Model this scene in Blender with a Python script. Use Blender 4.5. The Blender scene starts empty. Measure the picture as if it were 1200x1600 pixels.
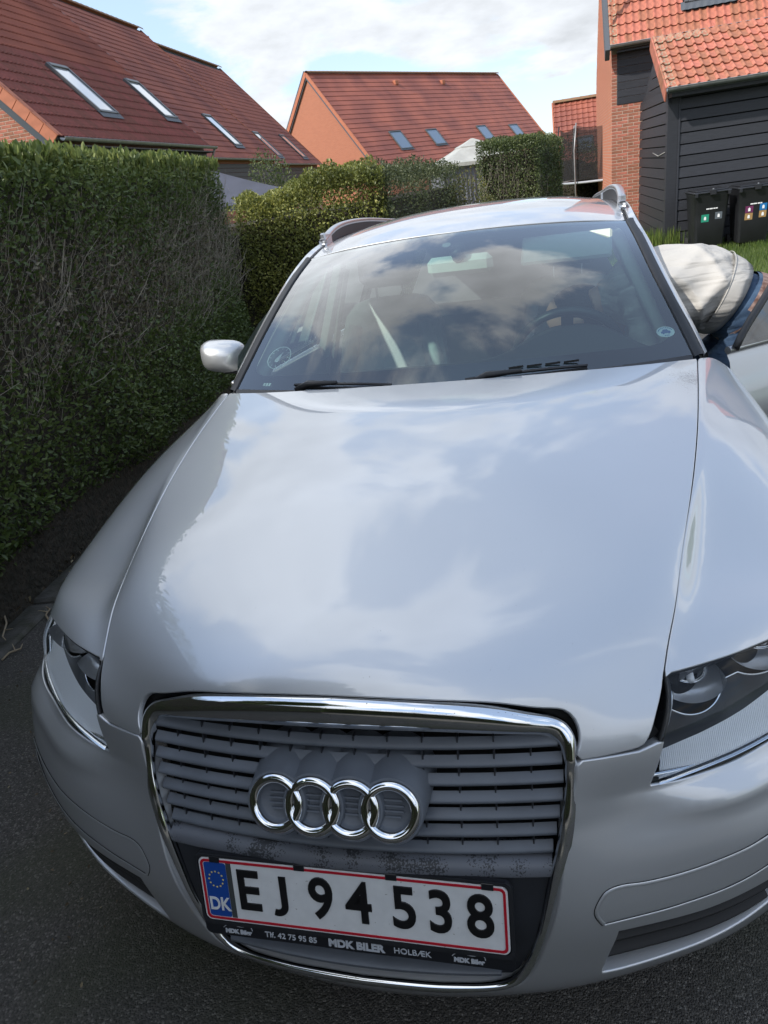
import bpy, math, random
import numpy as np
from mathutils import Vector, Matrix
from mathutils.geometry import delaunay_2d_cdt
random.seed(7); np.random.seed(7)
SC = bpy.context.scene
COL = SC.collection
PI = math.pi
SLOPE = math.radians(4.028)          # the driveway falls away from the photographer

# ------------------------------------------------------------------ camera
cam_d = bpy.data.cameras.new('camera'); cam = bpy.data.objects.new('camera', cam_d); COL.objects.link(cam)
SC.camera = cam
def cam_axes(yaw, pitch, roll):
    cy, sy, cp, sp = math.cos(yaw), math.sin(yaw), math.cos(pitch), math.sin(pitch)
    f = Vector((-sy*cp, cy*cp, -sp)); r0 = Vector((cy, sy, 0)); u0 = r0.cross(f)
    c, s = math.cos(roll), math.sin(roll)
    return c*r0+s*u0, -s*r0+c*u0, f
r_, u_, f_ = cam_axes(math.radians(15.27), math.radians(20.77), math.radians(-7.16))
TILT = Matrix.Rotation(-SLOPE, 4, 'X')
mcam = Matrix(((r_.x, u_.x, -f_.x, 0.350), (r_.y, u_.y, -f_.y, -0.797), (r_.z, u_.z, -f_.z, 1.410), (0, 0, 0, 1)))
cam.matrix_world = TILT @ mcam
cam_d.sensor_fit = 'VERTICAL'; cam_d.sensor_height = 36.0; cam_d.sensor_width = 27.0
cam_d.lens = 1118/1600*36.0
cam_d.clip_start = 0.05; cam_d.clip_end = 3000

# ------------------------------------------------------------------ sky and sun
SUN_AZ, SUN_EL = math.radians(-133), math.radians(41)
world = bpy.data.worlds.new('World'); SC.world = world; world.use_nodes = True
nt = world.node_tree; N = nt.nodes; L = nt.links
for n in list(N): N.remove(n)
out = N.new('ShaderNodeOutputWorld'); bg = N.new('ShaderNodeBackground'); bg.inputs[1].default_value = 0.13
sky = N.new('ShaderNodeTexSky'); sky.sky_type = 'NISHITA'; sky.sun_disc = False
sky.sun_elevation = SUN_EL; sky.sun_rotation = SUN_AZ; sky.air_density = 1.0; sky.dust_density = 0.6; sky.ozone_density = 1.4
tc = N.new('ShaderNodeTexCoord')
def wm(op, a, b=None, c=None):
    n = N.new('ShaderNodeMath'); n.operation = op
    for i, v in enumerate((a, b, c)):
        if v is None: continue
        if isinstance(v, (int, float)): n.inputs[i].default_value = v
        else: L.new(v, n.inputs[i])
    return n.outputs[0]
sep = N.new('ShaderNodeSeparateXYZ'); L.new(tc.outputs['Generated'], sep.inputs[0])
zz = wm('ADD', wm('MAXIMUM', sep.outputs[2], 0.0), 0.24)
cmb = N.new('ShaderNodeCombineXYZ')
L.new(wm('DIVIDE', sep.outputs[0], zz), cmb.inputs[0]); L.new(wm('DIVIDE', sep.outputs[1], zz), cmb.inputs[1])
mapn = N.new('ShaderNodeMapping'); L.new(cmb.outputs[0], mapn.inputs[0]); mapn.inputs[1].default_value = (25.308, -23.502, 0.0); mapn.inputs[2].default_value = (0, 0, 1.0927); mapn.inputs[3].default_value = (1.28, 1.28, 1)
n1 = N.new('ShaderNodeTexNoise'); n1.inputs['Scale'].default_value = 0.95; n1.inputs['Detail'].default_value = 9; n1.inputs['Roughness'].default_value = 0.56; n1.inputs['Distortion'].default_value = 0.25
L.new(mapn.outputs[0], n1.inputs[0])
n2 = N.new('ShaderNodeTexNoise'); n2.inputs['Scale'].default_value = 3.1; n2.inputs['Detail'].default_value = 6; n2.inputs['Roughness'].default_value = 0.55
L.new(mapn.outputs[0], n2.inputs[0])
cr = N.new('ShaderNodeMapRange'); cr.interpolation_type = 'SMOOTHSTEP'
# fewer clouds and deeper blue overhead than low down
lowc = N.new('ShaderNodeMapRange'); L.new(sep.outputs[2], lowc.inputs[0]); lowc.inputs[1].default_value = 0.30; lowc.inputs[2].default_value = 0.72; lowc.inputs[3].default_value = 0.050; lowc.inputs[4].default_value = -0.015
L.new(wm('ADD', n1.outputs[0], lowc.outputs[0]), cr.inputs[0]); cr.inputs[1].default_value = 0.48; cr.inputs[2].default_value = 0.56
# cloud brightness: thick middles greyer, thin edges whiter
cb = N.new('ShaderNodeMapRange'); L.new(wm('ADD', wm('MULTIPLY', n1.outputs[0], 0.6), wm('MULTIPLY', n2.outputs[0], 0.5)), cb.inputs[0])
cb.inputs[1].default_value = 0.46; cb.inputs[2].default_value = 0.72; cb.inputs[3].default_value = 9.0; cb.inputs[4].default_value = 5.6
cc = N.new('ShaderNodeMix'); cc.data_type = 'RGBA'; cc.blend_type = 'MULTIPLY'; cc.inputs[0].default_value = 1.0
el_ = N.new('ShaderNodeMapRange'); L.new(sep.outputs[2], el_.inputs[0]); el_.inputs[1].default_value = 0.22; el_.inputs[2].default_value = 0.55; el_.inputs[3].default_value = 0.64; el_.inputs[4].default_value = 1.0
cc.inputs[6].default_value = (0.94, 0.985, 1.045, 1); L.new(wm('MULTIPLY', cb.outputs[0], el_.outputs[0]), cc.inputs[7])
# whiten the blue a little near the horizon (thin high cloud)
veil = N.new('ShaderNodeMapRange'); L.new(sep.outputs[2], veil.inputs[0]); veil.inputs[1].default_value = 0.0; veil.inputs[2].default_value = 0.55
veil.inputs[3].default_value = 0.55; veil.inputs[4].default_value = 0.50
mv = N.new('ShaderNodeMix'); mv.data_type = 'RGBA'; L.new(veil.outputs[0], mv.inputs[0]); L.new(sky.outputs[0], mv.inputs[6]); mv.inputs[7].default_value = (3.9, 5.0, 6.9, 1)
mx = N.new('ShaderNodeMix'); mx.data_type = 'RGBA'; L.new(cr.outputs[0], mx.inputs[0]); L.new(mv.outputs[2], mx.inputs[6]); L.new(cc.outputs[2], mx.inputs[7])
L.new(mx.outputs[2], bg.inputs[0]); L.new(bg.outputs[0], out.inputs[0])

sun_d = bpy.data.lights.new('sun', 'SUN'); sun = bpy.data.objects.new('sun', sun_d); COL.objects.link(sun)
sun_d.energy = 3.2; sun_d.angle = math.radians(1.2); sun_d.color = (1.0, 0.95, 0.87)
sdir = Vector((math.sin(SUN_AZ)*math.cos(SUN_EL), math.cos(SUN_AZ)*math.cos(SUN_EL), math.sin(SUN_EL)))
sun.rotation_euler = sdir.to_track_quat('Z', 'Y').to_euler()
sun.location = (0, 0, 30)
SC.view_settings.view_transform = 'Standard'; SC.view_settings.look = 'None'
SC.view_settings.exposure = 0.62; SC.view_settings.gamma = 1.0; SC.view_settings.use_curve_mapping = False
# ------------------------------------------------------------------ materials
def mat(name, color, rough=0.6, metal=0.0, spec=0.5, coat=0.0, coat_r=0.03, var=0.0, vscale=20.0, bump=0.0, bscale=60.0, bdist=0.01, color2=None, detail=4.0, coord='Object', stretch=None, extra=None):
    m = bpy.data.materials.new(name); m.use_nodes = True; t = m.node_tree; b = t.nodes['Principled BSDF']
    b.inputs['Base Color'].default_value = (*color, 1); b.inputs['Roughness'].default_value = rough; b.inputs['Metallic'].default_value = metal
    b.inputs['Specular IOR Level'].default_value = spec; b.inputs['Coat Weight'].default_value = coat; b.inputs['Coat Roughness'].default_value = coat_r
    tcn = t.nodes.new('ShaderNodeTexCoord'); vec = tcn.outputs[coord]
    if stretch:
        mp = t.nodes.new('ShaderNodeMapping'); mp.inputs[3].default_value = stretch; t.links.new(vec, mp.inputs[0]); vec = mp.outputs[0]
    if var or color2:
        n = t.nodes.new('ShaderNodeTexNoise'); n.inputs['Scale'].default_value = vscale; n.inputs['Detail'].default_value = detail; t.links.new(vec, n.inputs[0])
        r = t.nodes.new('ShaderNodeMapRange'); t.links.new(n.outputs[0], r.inputs[0]); r.inputs[1].default_value = 0.32; r.inputs[2].default_value = 0.68
        mxn = t.nodes.new('ShaderNodeMix'); mxn.data_type = 'RGBA'; t.links.new(r.outputs[0], mxn.inputs[0])
        if color2: mxn.inputs[6].default_value = (*color, 1); mxn.inputs[7].default_value = (*color2, 1)
        else:
            mxn.inputs[6].default_value = (*[c*(1-var) for c in color], 1); mxn.inputs[7].default_value = (*[min(1, c*(1+var)) for c in color], 1)
        t.links.new(mxn.outputs[2], b.inputs['Base Color'])
    if bump:
        n = t.nodes.new('ShaderNodeTexNoise'); n.inputs['Scale'].default_value = bscale; n.inputs['Detail'].default_value = 5; t.links.new(vec, n.inputs[0])
        bn = t.nodes.new('ShaderNodeBump'); bn.inputs['Strength'].default_value = bump; bn.inputs['Distance'].default_value = bdist
        t.links.new(n.outputs[0], bn.inputs['Height']); t.links.new(bn.outputs[0], b.inputs['Normal'])
    if extra: extra(m, t, b, vec)
    return m
def nd(t, kind, **kw):
    n = t.nodes.new(kind)
    for k, v in kw.items(): setattr(n, k, v)
    return n
def attr_tint(m, t, b, vec, amount=0.25, hue=0.0):
    """multiply base colour by a per-piece random brightness (object info random)"""
    oi = nd(t, 'ShaderNodeObjectInfo'); mr = nd(t, 'ShaderNodeMapRange'); t.links.new(oi.outputs['Random'], mr.inputs[0])
    mr.inputs[3].default_value = 1-amount; mr.inputs[4].default_value = 1+amount*0.8
    hv = nd(t, 'ShaderNodeHueSaturation'); t.links.new(mr.outputs[0], hv.inputs['Value'])
    mr2 = nd(t, 'ShaderNodeMapRange'); t.links.new(oi.outputs['Random'], mr2.inputs[0]); mr2.inputs[3].default_value = 0.5+hue; mr2.inputs[4].default_value = 0.5-hue
    t.links.new(mr2.outputs[0], hv.inputs['Hue'])
    inp = b.inputs['Base Color']
    if inp.links: src = inp.links[0].from_socket; t.links.new(src, hv.inputs['Color'])
    else: hv.inputs['Color'].default_value = inp.default_value
    t.links.new(hv.outputs[0], inp)
def glass_mat(name, tint, ior=1.5, gloss=1.0, rough=0.0):
    m = bpy.data.materials.new(name); m.use_nodes = True; t = m.node_tree
    for n in list(t.nodes): t.nodes.remove(n)
    o = nd(t, 'ShaderNodeOutputMaterial'); ms = nd(t, 'ShaderNodeMixShader'); tr = nd(t, 'ShaderNodeBsdfTransparent'); gl = nd(t, 'ShaderNodeBsdfGlossy')
    fr = nd(t, 'ShaderNodeFresnel'); fr.inputs[0].default_value = ior; mu = nd(t, 'ShaderNodeMath', operation='MULTIPLY'); mu.use_clamp = True
    t.links.new(fr.outputs[0], mu.inputs[0]); mu.inputs[1].default_value = gloss
    tr.inputs[0].default_value = (*tint, 1); gl.inputs['Roughness'].default_value = rough; gl.inputs[0].default_value = (1, 1, 1, 1)
    t.links.new(mu.outputs[0], ms.inputs[0]); t.links.new(tr.outputs[0], ms.inputs[1]); t.links.new(gl.outputs[0], ms.inputs[2]); t.links.new(ms.outputs[0], o.inputs[0])
    return m
def add_specks(scale, thr, col, mask_lo=None):
    def f(m, t, b, vec):
        v = nd(t, 'ShaderNodeTexNoise'); v.inputs['Scale'].default_value = scale; v.inputs['Detail'].default_value = 2; t.links.new(vec, v.inputs[0])
        g = nd(t, 'ShaderNodeMath', operation='GREATER_THAN'); t.links.new(v.outputs[0], g.inputs[0]); g.inputs[1].default_value = thr
        fac = g.outputs[0]
        if mask_lo:
            w = nd(t, 'ShaderNodeTexNoise'); w.inputs['Scale'].default_value = mask_lo[0]; t.links.new(vec, w.inputs[0])
            h = nd(t, 'ShaderNodeMath', operation='GREATER_THAN'); t.links.new(w.outputs[0], h.inputs[0]); h.inputs[1].default_value = mask_lo[1]
            k = nd(t, 'ShaderNodeMath', operation='MULTIPLY'); t.links.new(fac, k.inputs[0]); t.links.new(h.outputs[0], k.inputs[1]); fac = k.outputs[0]
        mxn = nd(t, 'ShaderNodeMix', data_type='RGBA'); t.links.new(fac, mxn.inputs[0])
        inp = b.inputs['Base Color']
        if inp.links: t.links.new(inp.links[0].from_socket, mxn.inputs[6])
        else: mxn.inputs[6].default_value = inp.default_value
        mxn.inputs[7].default_value = (*col, 1); t.links.new(mxn.outputs[2], inp)
    return f

# ------------------------------------------------------------------ object helpers
def tag(o, label=None, cat=None, group=None, kind=None):
    if label: o['label'] = label
    if cat: o['category'] = cat
    if group: o['group'] = group
    if kind: o['kind'] = kind
    return o
def empty(name, loc=(0, 0, 0), rot=(0, 0, 0), label=None, cat=None, group=None):
    o = bpy.data.objects.new(name, None); COL.objects.link(o); o.location = loc; o.rotation_euler = rot
    return tag(o, label, cat, group)
def mesh_data(name, verts, faces, m=None, smooth=False, normals=None):
    me = bpy.data.meshes.new(name)
    if isinstance(verts, np.ndarray): verts = verts.tolist()
    if isinstance(faces, np.ndarray): faces = faces.tolist()
    me.from_pydata(verts, [], faces)
    if m: me.materials.append(m)
    if smooth: me.polygons.foreach_set('use_smooth', [True]*len(me.polygons))
    me.update()
    if normals is not None:
        me.normals_split_custom_set_from_vertices([tuple(n) for n in normals])
    return me
def link(name, me, parent=None, loc=None, rot=None):
    o = bpy.data.objects.new(name, me); COL.objects.link(o)
    if parent: o.parent = parent
    if loc is not None: o.location = loc
    if rot is not None: o.rotation_euler = rot
    return o
def obj(name, verts, faces, m, parent=None, smooth=False, normals=None, loc=None, rot=None):
    return link(name, mesh_data(name, verts, faces, m, smooth, normals), parent, loc, rot)
class MB:
    """collects simple shapes into one mesh"""
    def __init__(s): s.v = []; s.f = []
    def add(s, v, f):
        b = len(s.v); s.v += [tuple(p) for p in v]; s.f += [tuple(b+i for i in q) for q in f]; return s
    def box(s, lo, hi, M=None, bev=0.0):
        (a, b, c), (d, e, g) = lo, hi
        if bev > 0:
            w = min(bev, (d-a)/2.01, (e-b)/2.01, (g-c)/2.01); pts = []
            idx = {}
            v = []
            for sx in (0, 1):
                for sy in (0, 1):
                    for sz in (0, 1):
                        P = [(a, d)[sx], (b, e)[sy], (c, g)[sz]]; S = [(1, -1)[sx], (1, -1)[sy], (1, -1)[sz]]
                        for k in range(3):
                            q = list(P)
                            for j in range(3):
                                if j != k: q[j] += S[j]*w
                            idx[(sx, sy, sz, k)] = len(v); v.append(tuple(q))
            f = []
            for k in range(3):
                i, j = [(1, 2), (2, 0), (0, 1)][k]
                for sk in (0, 1):
                    loop = [(0, 0), (1, 0), (1, 1), (0, 1)]
                    if sk == 0: loop = loop[::-1]
                    q = []
                    for (si, sj) in loop:
                        c3 = [0, 0, 0]; c3[i] = si; c3[j] = sj; c3[k] = sk; q.append(idx[(*c3, k)])
                    f.append(q)
            for k in range(3):   # edges along k
                i, j = [(1, 2), (2, 0), (0, 1)][k]
                for si in (0, 1):
                    for sj in (0, 1):
                        c0 = [0, 0, 0]; c1 = [0, 0, 0]; c0[i] = c1[i] = si; c0[j] = c1[j] = sj; c1[k] = 1
                        q = [idx[(*c0, i)], idx[(*c1, i)], idx[(*c1, j)], idx[(*c0, j)]]
                        if (si+sj) % 2 == 1: q = q[::-1]
                        f.append(q)
            for sx in (0, 1):
                for sy in (0, 1):
                    for sz in (0, 1):
                        q = [idx[(sx, sy, sz, k)] for k in range(3)]
                        if (sx+sy+sz) % 2 == 0: q = q[::-1]
                        f.append(q)
        else:
            v = [(a, b, c), (d, b, c), (d, e, c), (a, e, c), (a, b, g), (d, b, g), (d, e, g), (a, e, g)]
            f = [(0, 3, 2, 1), (4, 5, 6, 7), (0, 1, 5, 4), (1, 2, 6, 5), (2, 3, 7, 6), (3, 0, 4, 7)]
        if M is not None: v = [tuple(M @ Vector(p)) for p in v]
        return s.add(v, f)
    def tube(s, pts, r, n=8, cap=True, closed=False):
        P = [Vector(p) for p in pts]; m = len(P); R = r if isinstance(r, (list, tuple)) else [r]*m
        v = []; prev = None
        for i, p in enumerate(P):
            if closed: t = P[(i+1) % m]-P[i-1]
            else: t = P[min(i+1, m-1)]-P[max(i-1, 0)]
            t.normalize()
            if prev is None:
                a = Vector((0, 0, 1)) if abs(t.z) < 0.9 else Vector((1, 0, 0)); x = t.cross(a).normalized()
            else: x = (prev-t*prev.dot(t)).normalized()
            prev = x; y = t.cross(x)
            for k in range(n):
                a = 2*PI*k/n; v.append(p+(x*math.cos(a)+y*math.sin(a))*R[i])
        f = []
        for i in range(m if closed else m-1):
            j = (i+1) % m
            for k in range(n): f.append((i*n+k, i*n+(k+1) % n, j*n+(k+1) % n, j*n+k))
        if cap and not closed: f += [tuple(range(n))[::-1], tuple((m-1)*n+k for k in range(n))]
        return s.add(v, f)
    def prism(s, poly, z0, z1, M=None):
        n = len(poly); v = [(x, y, z0) for x, y in poly]+[(x, y, z1) for x, y in poly]
        f = [tuple(range(n))[::-1], tuple(range(n, 2*n))]+[(i, (i+1) % n, n+(i+1) % n, n+i) for i in range(n)]
        if M is not None: v = [tuple(M @ Vector(p)) for p in v]
        return s.add(v, f)
    def build(s, name, m, parent=None, smooth=False, loc=None, rot=None):
        o = obj(name, s.v, s.f, m, parent, smooth, loc=loc, rot=rot)
        return o
def autosmooth(o, deg=35):
    me = o.data; me.polygons.foreach_set('use_smooth', [True]*len(me.polygons))
    me.set_sharp_from_angle(angle=math.radians(deg)); return o
def bevel(o, w=0.005, seg=2, sub=0):
    b = o.modifiers.new('bevel', 'BEVEL'); b.width = w; b.segments = seg; b.limit_method = 'ANGLE'; b.angle_limit = math.radians(35)
    autosmooth(o, 40); return o
def grid_faces(nr, nc, closed_c=False):
    f = []
    for i in range(nr-1):
        for j in range(nc if closed_c else nc-1):
            k = (j+1) % nc; f.append((i*nc+j, i*nc+k, (i+1)*nc+k, (i+1)*nc+j))
    return f
# natural cubic spline basis: values at tt as a matrix acting on knot values
def sbasis(t, tt):
    t = np.asarray(t, float); tt = np.atleast_1d(np.asarray(tt, float)); n = len(t); h = np.diff(t)
    A = np.zeros((n, n)); B = np.zeros((n, n)); A[0, 0] = A[-1, -1] = 1
    for i in range(1, n-1):
        A[i, i-1] = h[i-1]; A[i, i] = 2*(h[i-1]+h[i]); A[i, i+1] = h[i]
        B[i, i-1] = 6/h[i-1]; B[i, i+1] = 6/h[i]; B[i, i] = -6/h[i-1]-6/h[i]
    Mx = np.linalg.solve(A, B)
    k = np.clip(np.searchsorted(t, tt, side='right')-1, 0, n-2); H = h[k]; a = (t[k+1]-tt)/H; b = (tt-t[k])/H
    I = np.eye(n)
    return a[:, None]*I[k]+b[:, None]*I[k+1]+(((a**3-a)*H**2/6)[:, None]*Mx[k]+((b**3-b)*H**2/6)[:, None]*Mx[k+1])
def spl(pts, n, closed=False):
    """smooth polyline through points, n samples, chord parameter"""
    P = np.array(pts, float)
    d = np.r_[0, np.cumsum(np.sqrt(np.linalg.norm(np.diff(P, axis=0), axis=1)))]
    return sbasis(d, np.linspace(0, d[-1], n)) @ P
def resample(P, step):
    P = np.asarray(P, float); s = np.r_[0, np.cumsum(np.linalg.norm(np.diff(P, axis=0), axis=1))]
    n = max(2, int(round(s[-1]/step))+1); t = np.linspace(0, s[-1], n)
    return np.stack([np.interp(t, s, P[:, k]) for k in range(P.shape[1])], 1)
class Surf:
    """smooth surface through a grid of control points C[v][u]; param knots from mean sqrt-chord length"""
    def __init__(s, C, mirror=True):
        C = np.array(C, float)
        if mirror: C = np.concatenate([C[:, :0:-1]*[-1, 1, 1], C], 1)
        s.C = C
        du = np.linalg.norm(np.diff(C, axis=1), axis=2).mean(0); dv = np.linalg.norm(np.diff(C, axis=0), axis=2).mean(1)
        s.ku = np.r_[0, np.cumsum(du)]; s.kv = np.r_[0, np.cumsum(dv)]
        if mirror: s.ku -= s.ku[-1]/2
        g = 90; s.gu = np.linspace(s.ku[0], s.ku[-1], 2*g); s.gv = np.linspace(s.kv[0], s.kv[-1], g)
        Bu, Bv = sbasis(s.ku, s.gu), sbasis(s.kv, s.gv); s.G = np.einsum('vi,ijk,uj->vuk', Bv, C, Bu)
    def P(s, uv):
        uv = np.atleast_2d(uv); Bu, Bv = sbasis(s.ku, uv[:, 0]), sbasis(s.kv, uv[:, 1])
        return np.einsum('ni,ijk,nj->nk', Bv, s.C, Bu)
    def Nrm(s, uv):
        e = 2e-3; uv = np.atleast_2d(uv)
        a = s.P(uv+[e, 0])-s.P(uv-[e, 0]); b = s.P(uv+[0, e])-s.P(uv-[0, e])
        n = np.cross(b, a); n /= np.linalg.norm(n, axis=1)[:, None]+1e-12
        return n
    def uv(s, pts):
        pts = np.atleast_2d(np.asarray(pts, float)); G = s.G.reshape(-1, 3); q = np.zeros((len(pts), 2)); nu = len(s.gu)
        for c in range(0, len(pts), 64):
            d = ((pts[c:c+64, None, :]-G[None])**2).sum(2).argmin(1); q[c:c+64, 0] = s.gu[d % nu]; q[c:c+64, 1] = s.gv[d//nu]
        e = 1e-3
        for _ in range(8):
            r = s.P(q)-pts
            a = (s.P(q+[e, 0])-s.P(q-[e, 0]))/(2*e); b = (s.P(q+[0, e])-s.P(q-[0, e]))/(2*e)
            aa, ab, bb = (a*a).sum(1), (a*b).sum(1), (b*b).sum(1); ra, rb = (a*r).sum(1), (b*r).sum(1); det = aa*bb-ab*ab+1e-12
            dq = np.stack([-(bb*ra-ab*rb)/det, -(aa*rb-ab*ra)/det], 1); q = q+np.clip(dq, -.05, .05)
            q[:, 0] = np.clip(q[:, 0], s.ku[0], s.ku[-1]); q[:, 1] = np.clip(q[:, 1], s.kv[0], s.kv[-1])
        return q
def inside(poly, q):
    x, y = q[:, 0], q[:, 1]; c = np.zeros(len(q), bool); n = len(poly)
    for i in range(n):
        (x1, y1), (x2, y2) = poly[i], poly[(i+1) % n]
        if y1 == y2: continue
        m = ((y1 > y) != (y2 > y)) & (x < (x2-x1)*(y-y1)/(y2-y1)+x1); c ^= m
    return c
def segdist(loop, q):
    d = np.full(len(q), 1e9); n = len(loop)
    for i in range(n):
        a, b = loop[i], loop[(i+1) % n]; e = b-a; L2 = e@e+1e-12; t = np.clip(((q-a)@e)/L2, 0, 1)
        d = np.minimum(d, np.linalg.norm(q-(a+t[:, None]*e), axis=1))
    return d
def trimmed(S, loop3, holes3=(), step=0.02, bstep=0.012, off=0.0, flange=0.012, rnd=0.0015, flip=False, uvloop=None):
    """panel cut from surface S along 3D loops; returns verts, faces, normals (world of the car)"""
    loops = []
    for lp in [loop3]+list(holes3):
        lp = resample(np.vstack([lp, lp[:1]]), bstep)[:-1]; loops.append(S.uv(lp))
    o = loops[0]
    lo, hi = o.min(0), o.max(0)
    gx = np.arange(lo[0]+step/2, hi[0], step); gy = np.arange(lo[1]+step/2, hi[1], step*0.9)
    q = np.array([(x+(step/2 if k % 2 else 0), y) for k, y in enumerate(gy) for x in gx])
    ok = inside(o, q)
    for h in loops[1:]: ok &= ~inside(h, q)
    q = q[ok]
    for l in loops: q = q[segdist(l, q) > bstep*0.6]
    pts = [Vector(p) for l in loops for p in l]+[Vector(p) for p in q]
    edges = []; b = 0
    for l in loops:
        n = len(l); edges += [(b+i, b+(i+1) % n) for i in range(n)]; b += n
    res = delaunay_2d_cdt(pts, edges, [], 1, 1e-6)
    V = np.array([tuple(p) for p in res[0]]); F = [tuple(f) for f in res[2]]
    cen = np.array([V[list(f)].mean(0) for f in F]); ok = inside(o, cen)
    for h in loops[1:]: ok &= ~inside(h, cen)
    F = [f for f, k in zip(F, ok) if k]
    P3 = S.P(V); N3 = S.Nrm(V); P3 = P3+N3*off
    # orientation
    F2 = []
    for f in F:
        a, b_, c = P3[f[0]], P3[f[1]], P3[f[2]]; nn = np.cross(b_-a, c-a)
        F2.append(f if nn@N3[f[0]] > 0 else f[::-1])
    F = F2
    if flange > 0:
        # boundary edges of the triangulation (directed)
        from collections import Counter
        ed = {}
        for f in F:
            for i in range(len(f)): ed[(f[i], f[(i+1) % len(f)])] = 1
        bd = [e for e in ed if (e[1], e[0]) not in ed]
        tan = {}
        for a, b_ in bd:
            d = P3[b_]-P3[a]; tan[a] = tan.get(a, 0)+d; tan[b_] = tan.get(b_, 0)+d
        ids = list(tan); base = len(P3); m1 = {}; newP = []; newN = []
        for k in ids:
            t_ = tan[k]; t_ = t_/(np.linalg.norm(t_)+1e-12); outw = np.cross(t_, N3[k]); outw /= np.linalg.norm(outw)+1e-12
            m1[k] = base+len(newP)
            newP += [P3[k]+outw*rnd*.7-N3[k]*rnd*.3, P3[k]+outw*rnd-N3[k]*rnd*1.3, P3[k]+outw*rnd-N3[k]*flange]
            newN += [(N3[k]+outw)/1.414, outw, outw]
        P3 = np.vstack([P3, newP]); N3 = np.vstack([N3, newN])
        for a, b_ in bd:
            x, y = m1[a], m1[b_]
            F += [(b_, a, x, y), (y, x, x+1, y+1), (y+1, x+1, x+2, y+2)]
    return P3, F, N3
def mirrored(P3, F, N3):
    return P3*[-1, 1, 1], [f[::-1] for f in F], N3*[-1, 1, 1]

M_BLK = mat('black_plastic', (0.014, 0.015, 0.018), 0.5, var=0.15, vscale=20)
M_TYRE = mat('tyre_rubber', (0.018, 0.018, 0.018), 0.8, bump=0.3, bscale=80)

def rrect(w, h, r, n=8, cx=0, cy=0):
    p = []
    for (sx, sy, a0) in ((1, -1, -PI/2), (1, 1, 0), (-1, 1, PI/2), (-1, -1, PI)):
        for k in range(n+1):
            a = a0+PI/2*k/n; p.append((cx+sx*(w-r)+r*math.cos(a), cy+sy*(h-r)+r*math.sin(a)))
    return p
# ================================================================== GROUND
TS = math.tan(SLOPE)
def smooth(a, b, x): t = np.clip((x-a)/(b-a), 0, 1); return t*t*(3-2*t)
def hgt(x, y):
    x = np.asarray(x, float); y = np.asarray(y, float)
    d = -TS*y-.03; far = -.43+.018*np.clip(y-14, 0, 60)
    w = smooth(10.2, 13.4, y); g = d*(1-w)+far*w
    g = np.where(y < -20, TS*20-.03, g)
    return g+.0*x
def terrain(name, xs, ys, m, dz=0.0, f=hgt, **kw):
    X, Y = np.meshgrid(xs, ys); Z = f(X, Y)+dz
    o = obj(name, np.stack([X, Y, Z], 2).reshape(-1, 3), grid_faces(len(ys), len(xs)), m, None, True); tag(o, kind='structure', **kw); return o
def grass_extra(m, t, b, vec):
    n = nd(t, 'ShaderNodeTexNoise'); n.inputs['Scale'].default_value = 1.1; t.links.new(vec, n.inputs[0])
    mx_ = nd(t, 'ShaderNodeMix', data_type='RGBA'); t.links.new(n.outputs[0], mx_.inputs[0]); inp = b.inputs['Base Color']; t.links.new(inp.links[0].from_socket, mx_.inputs[6]); mx_.inputs[7].default_value = (.10, .12, .028, 1); t.links.new(mx_.outputs[2], inp)
M_LAWN = mat('lawn_green', (.045, .085, .018), .9, color2=(.085, .13, .03), vscale=9, bump=.6, bscale=60, bdist=.03, extra=grass_extra)
def asph_extra(m, t, b, vec):
    v = nd(t, 'ShaderNodeTexVoronoi'); v.inputs['Scale'].default_value = 240; t.links.new(vec, v.inputs[0])
    cr_ = nd(t, 'ShaderNodeValToRGB'); cr_.color_ramp.elements[0].position = .0; cr_.color_ramp.elements[0].color = (.027, .025, .022, 1)
    cr_.color_ramp.elements[1].position = .86; cr_.color_ramp.elements[1].color = (.074, .068, .060, 1)
    e = cr_.color_ramp.elements.new(.97); e.color = (.15, .14, .125, 1)
    sepc = nd(t, 'ShaderNodeSeparateColor'); t.links.new(v.outputs['Color'], sepc.inputs[0]); t.links.new(sepc.outputs[0], cr_.inputs[0])
    w = nd(t, 'ShaderNodeTexNoise'); w.inputs['Scale'].default_value = 1.7; w.inputs['Detail'].default_value = 5; t.links.new(vec, w.inputs[0])
    mr = nd(t, 'ShaderNodeMapRange'); t.links.new(w.outputs[0], mr.inputs[0]); mr.inputs[1].default_value = .46; mr.inputs[2].default_value = .68; mr.inputs[3].default_value = 0; mr.inputs[4].default_value = .62
    mx_ = nd(t, 'ShaderNodeMix', data_type='RGBA'); t.links.new(mr.outputs[0], mx_.inputs[0]); t.links.new(cr_.outputs[0], mx_.inputs[6]); mx_.inputs[7].default_value = (.034, .040, .016, 1)
    t.links.new(mx_.outputs[2], b.inputs['Base Color'])
    bn = nd(t, 'ShaderNodeBump'); bn.inputs['Strength'].default_value = .9; bn.inputs['Distance'].default_value = .004; bn.invert = True; t.links.new(v.outputs['Distance'], bn.inputs['Height']); t.links.new(bn.outputs[0], b.inputs['Normal'])
M_ASPH = mat('driveway_asphalt', (.04, .04, .04), .82, extra=asph_extra)
M_SOIL = mat('bare_soil', (.03, .023, .018), .95, color2=(.085, .062, .045), vscale=25, bump=1.0, bscale=35, bdist=.03)
M_GRAVEL = mat('gravel', (.16, .13, .10), .95, color2=(.30, .26, .21), vscale=60, bump=1.0, bscale=90, bdist=.02)
far = np.r_[-300, -120, -60, -30, np.linspace(-16, 24, 60), 35, 60, 120, 300]; fy = np.r_[-300, -120, -50, np.linspace(-16, 30, 80), 45, 70, 120, 250, 600]
terrain('lawn', far, fy, M_LAWN)
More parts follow.
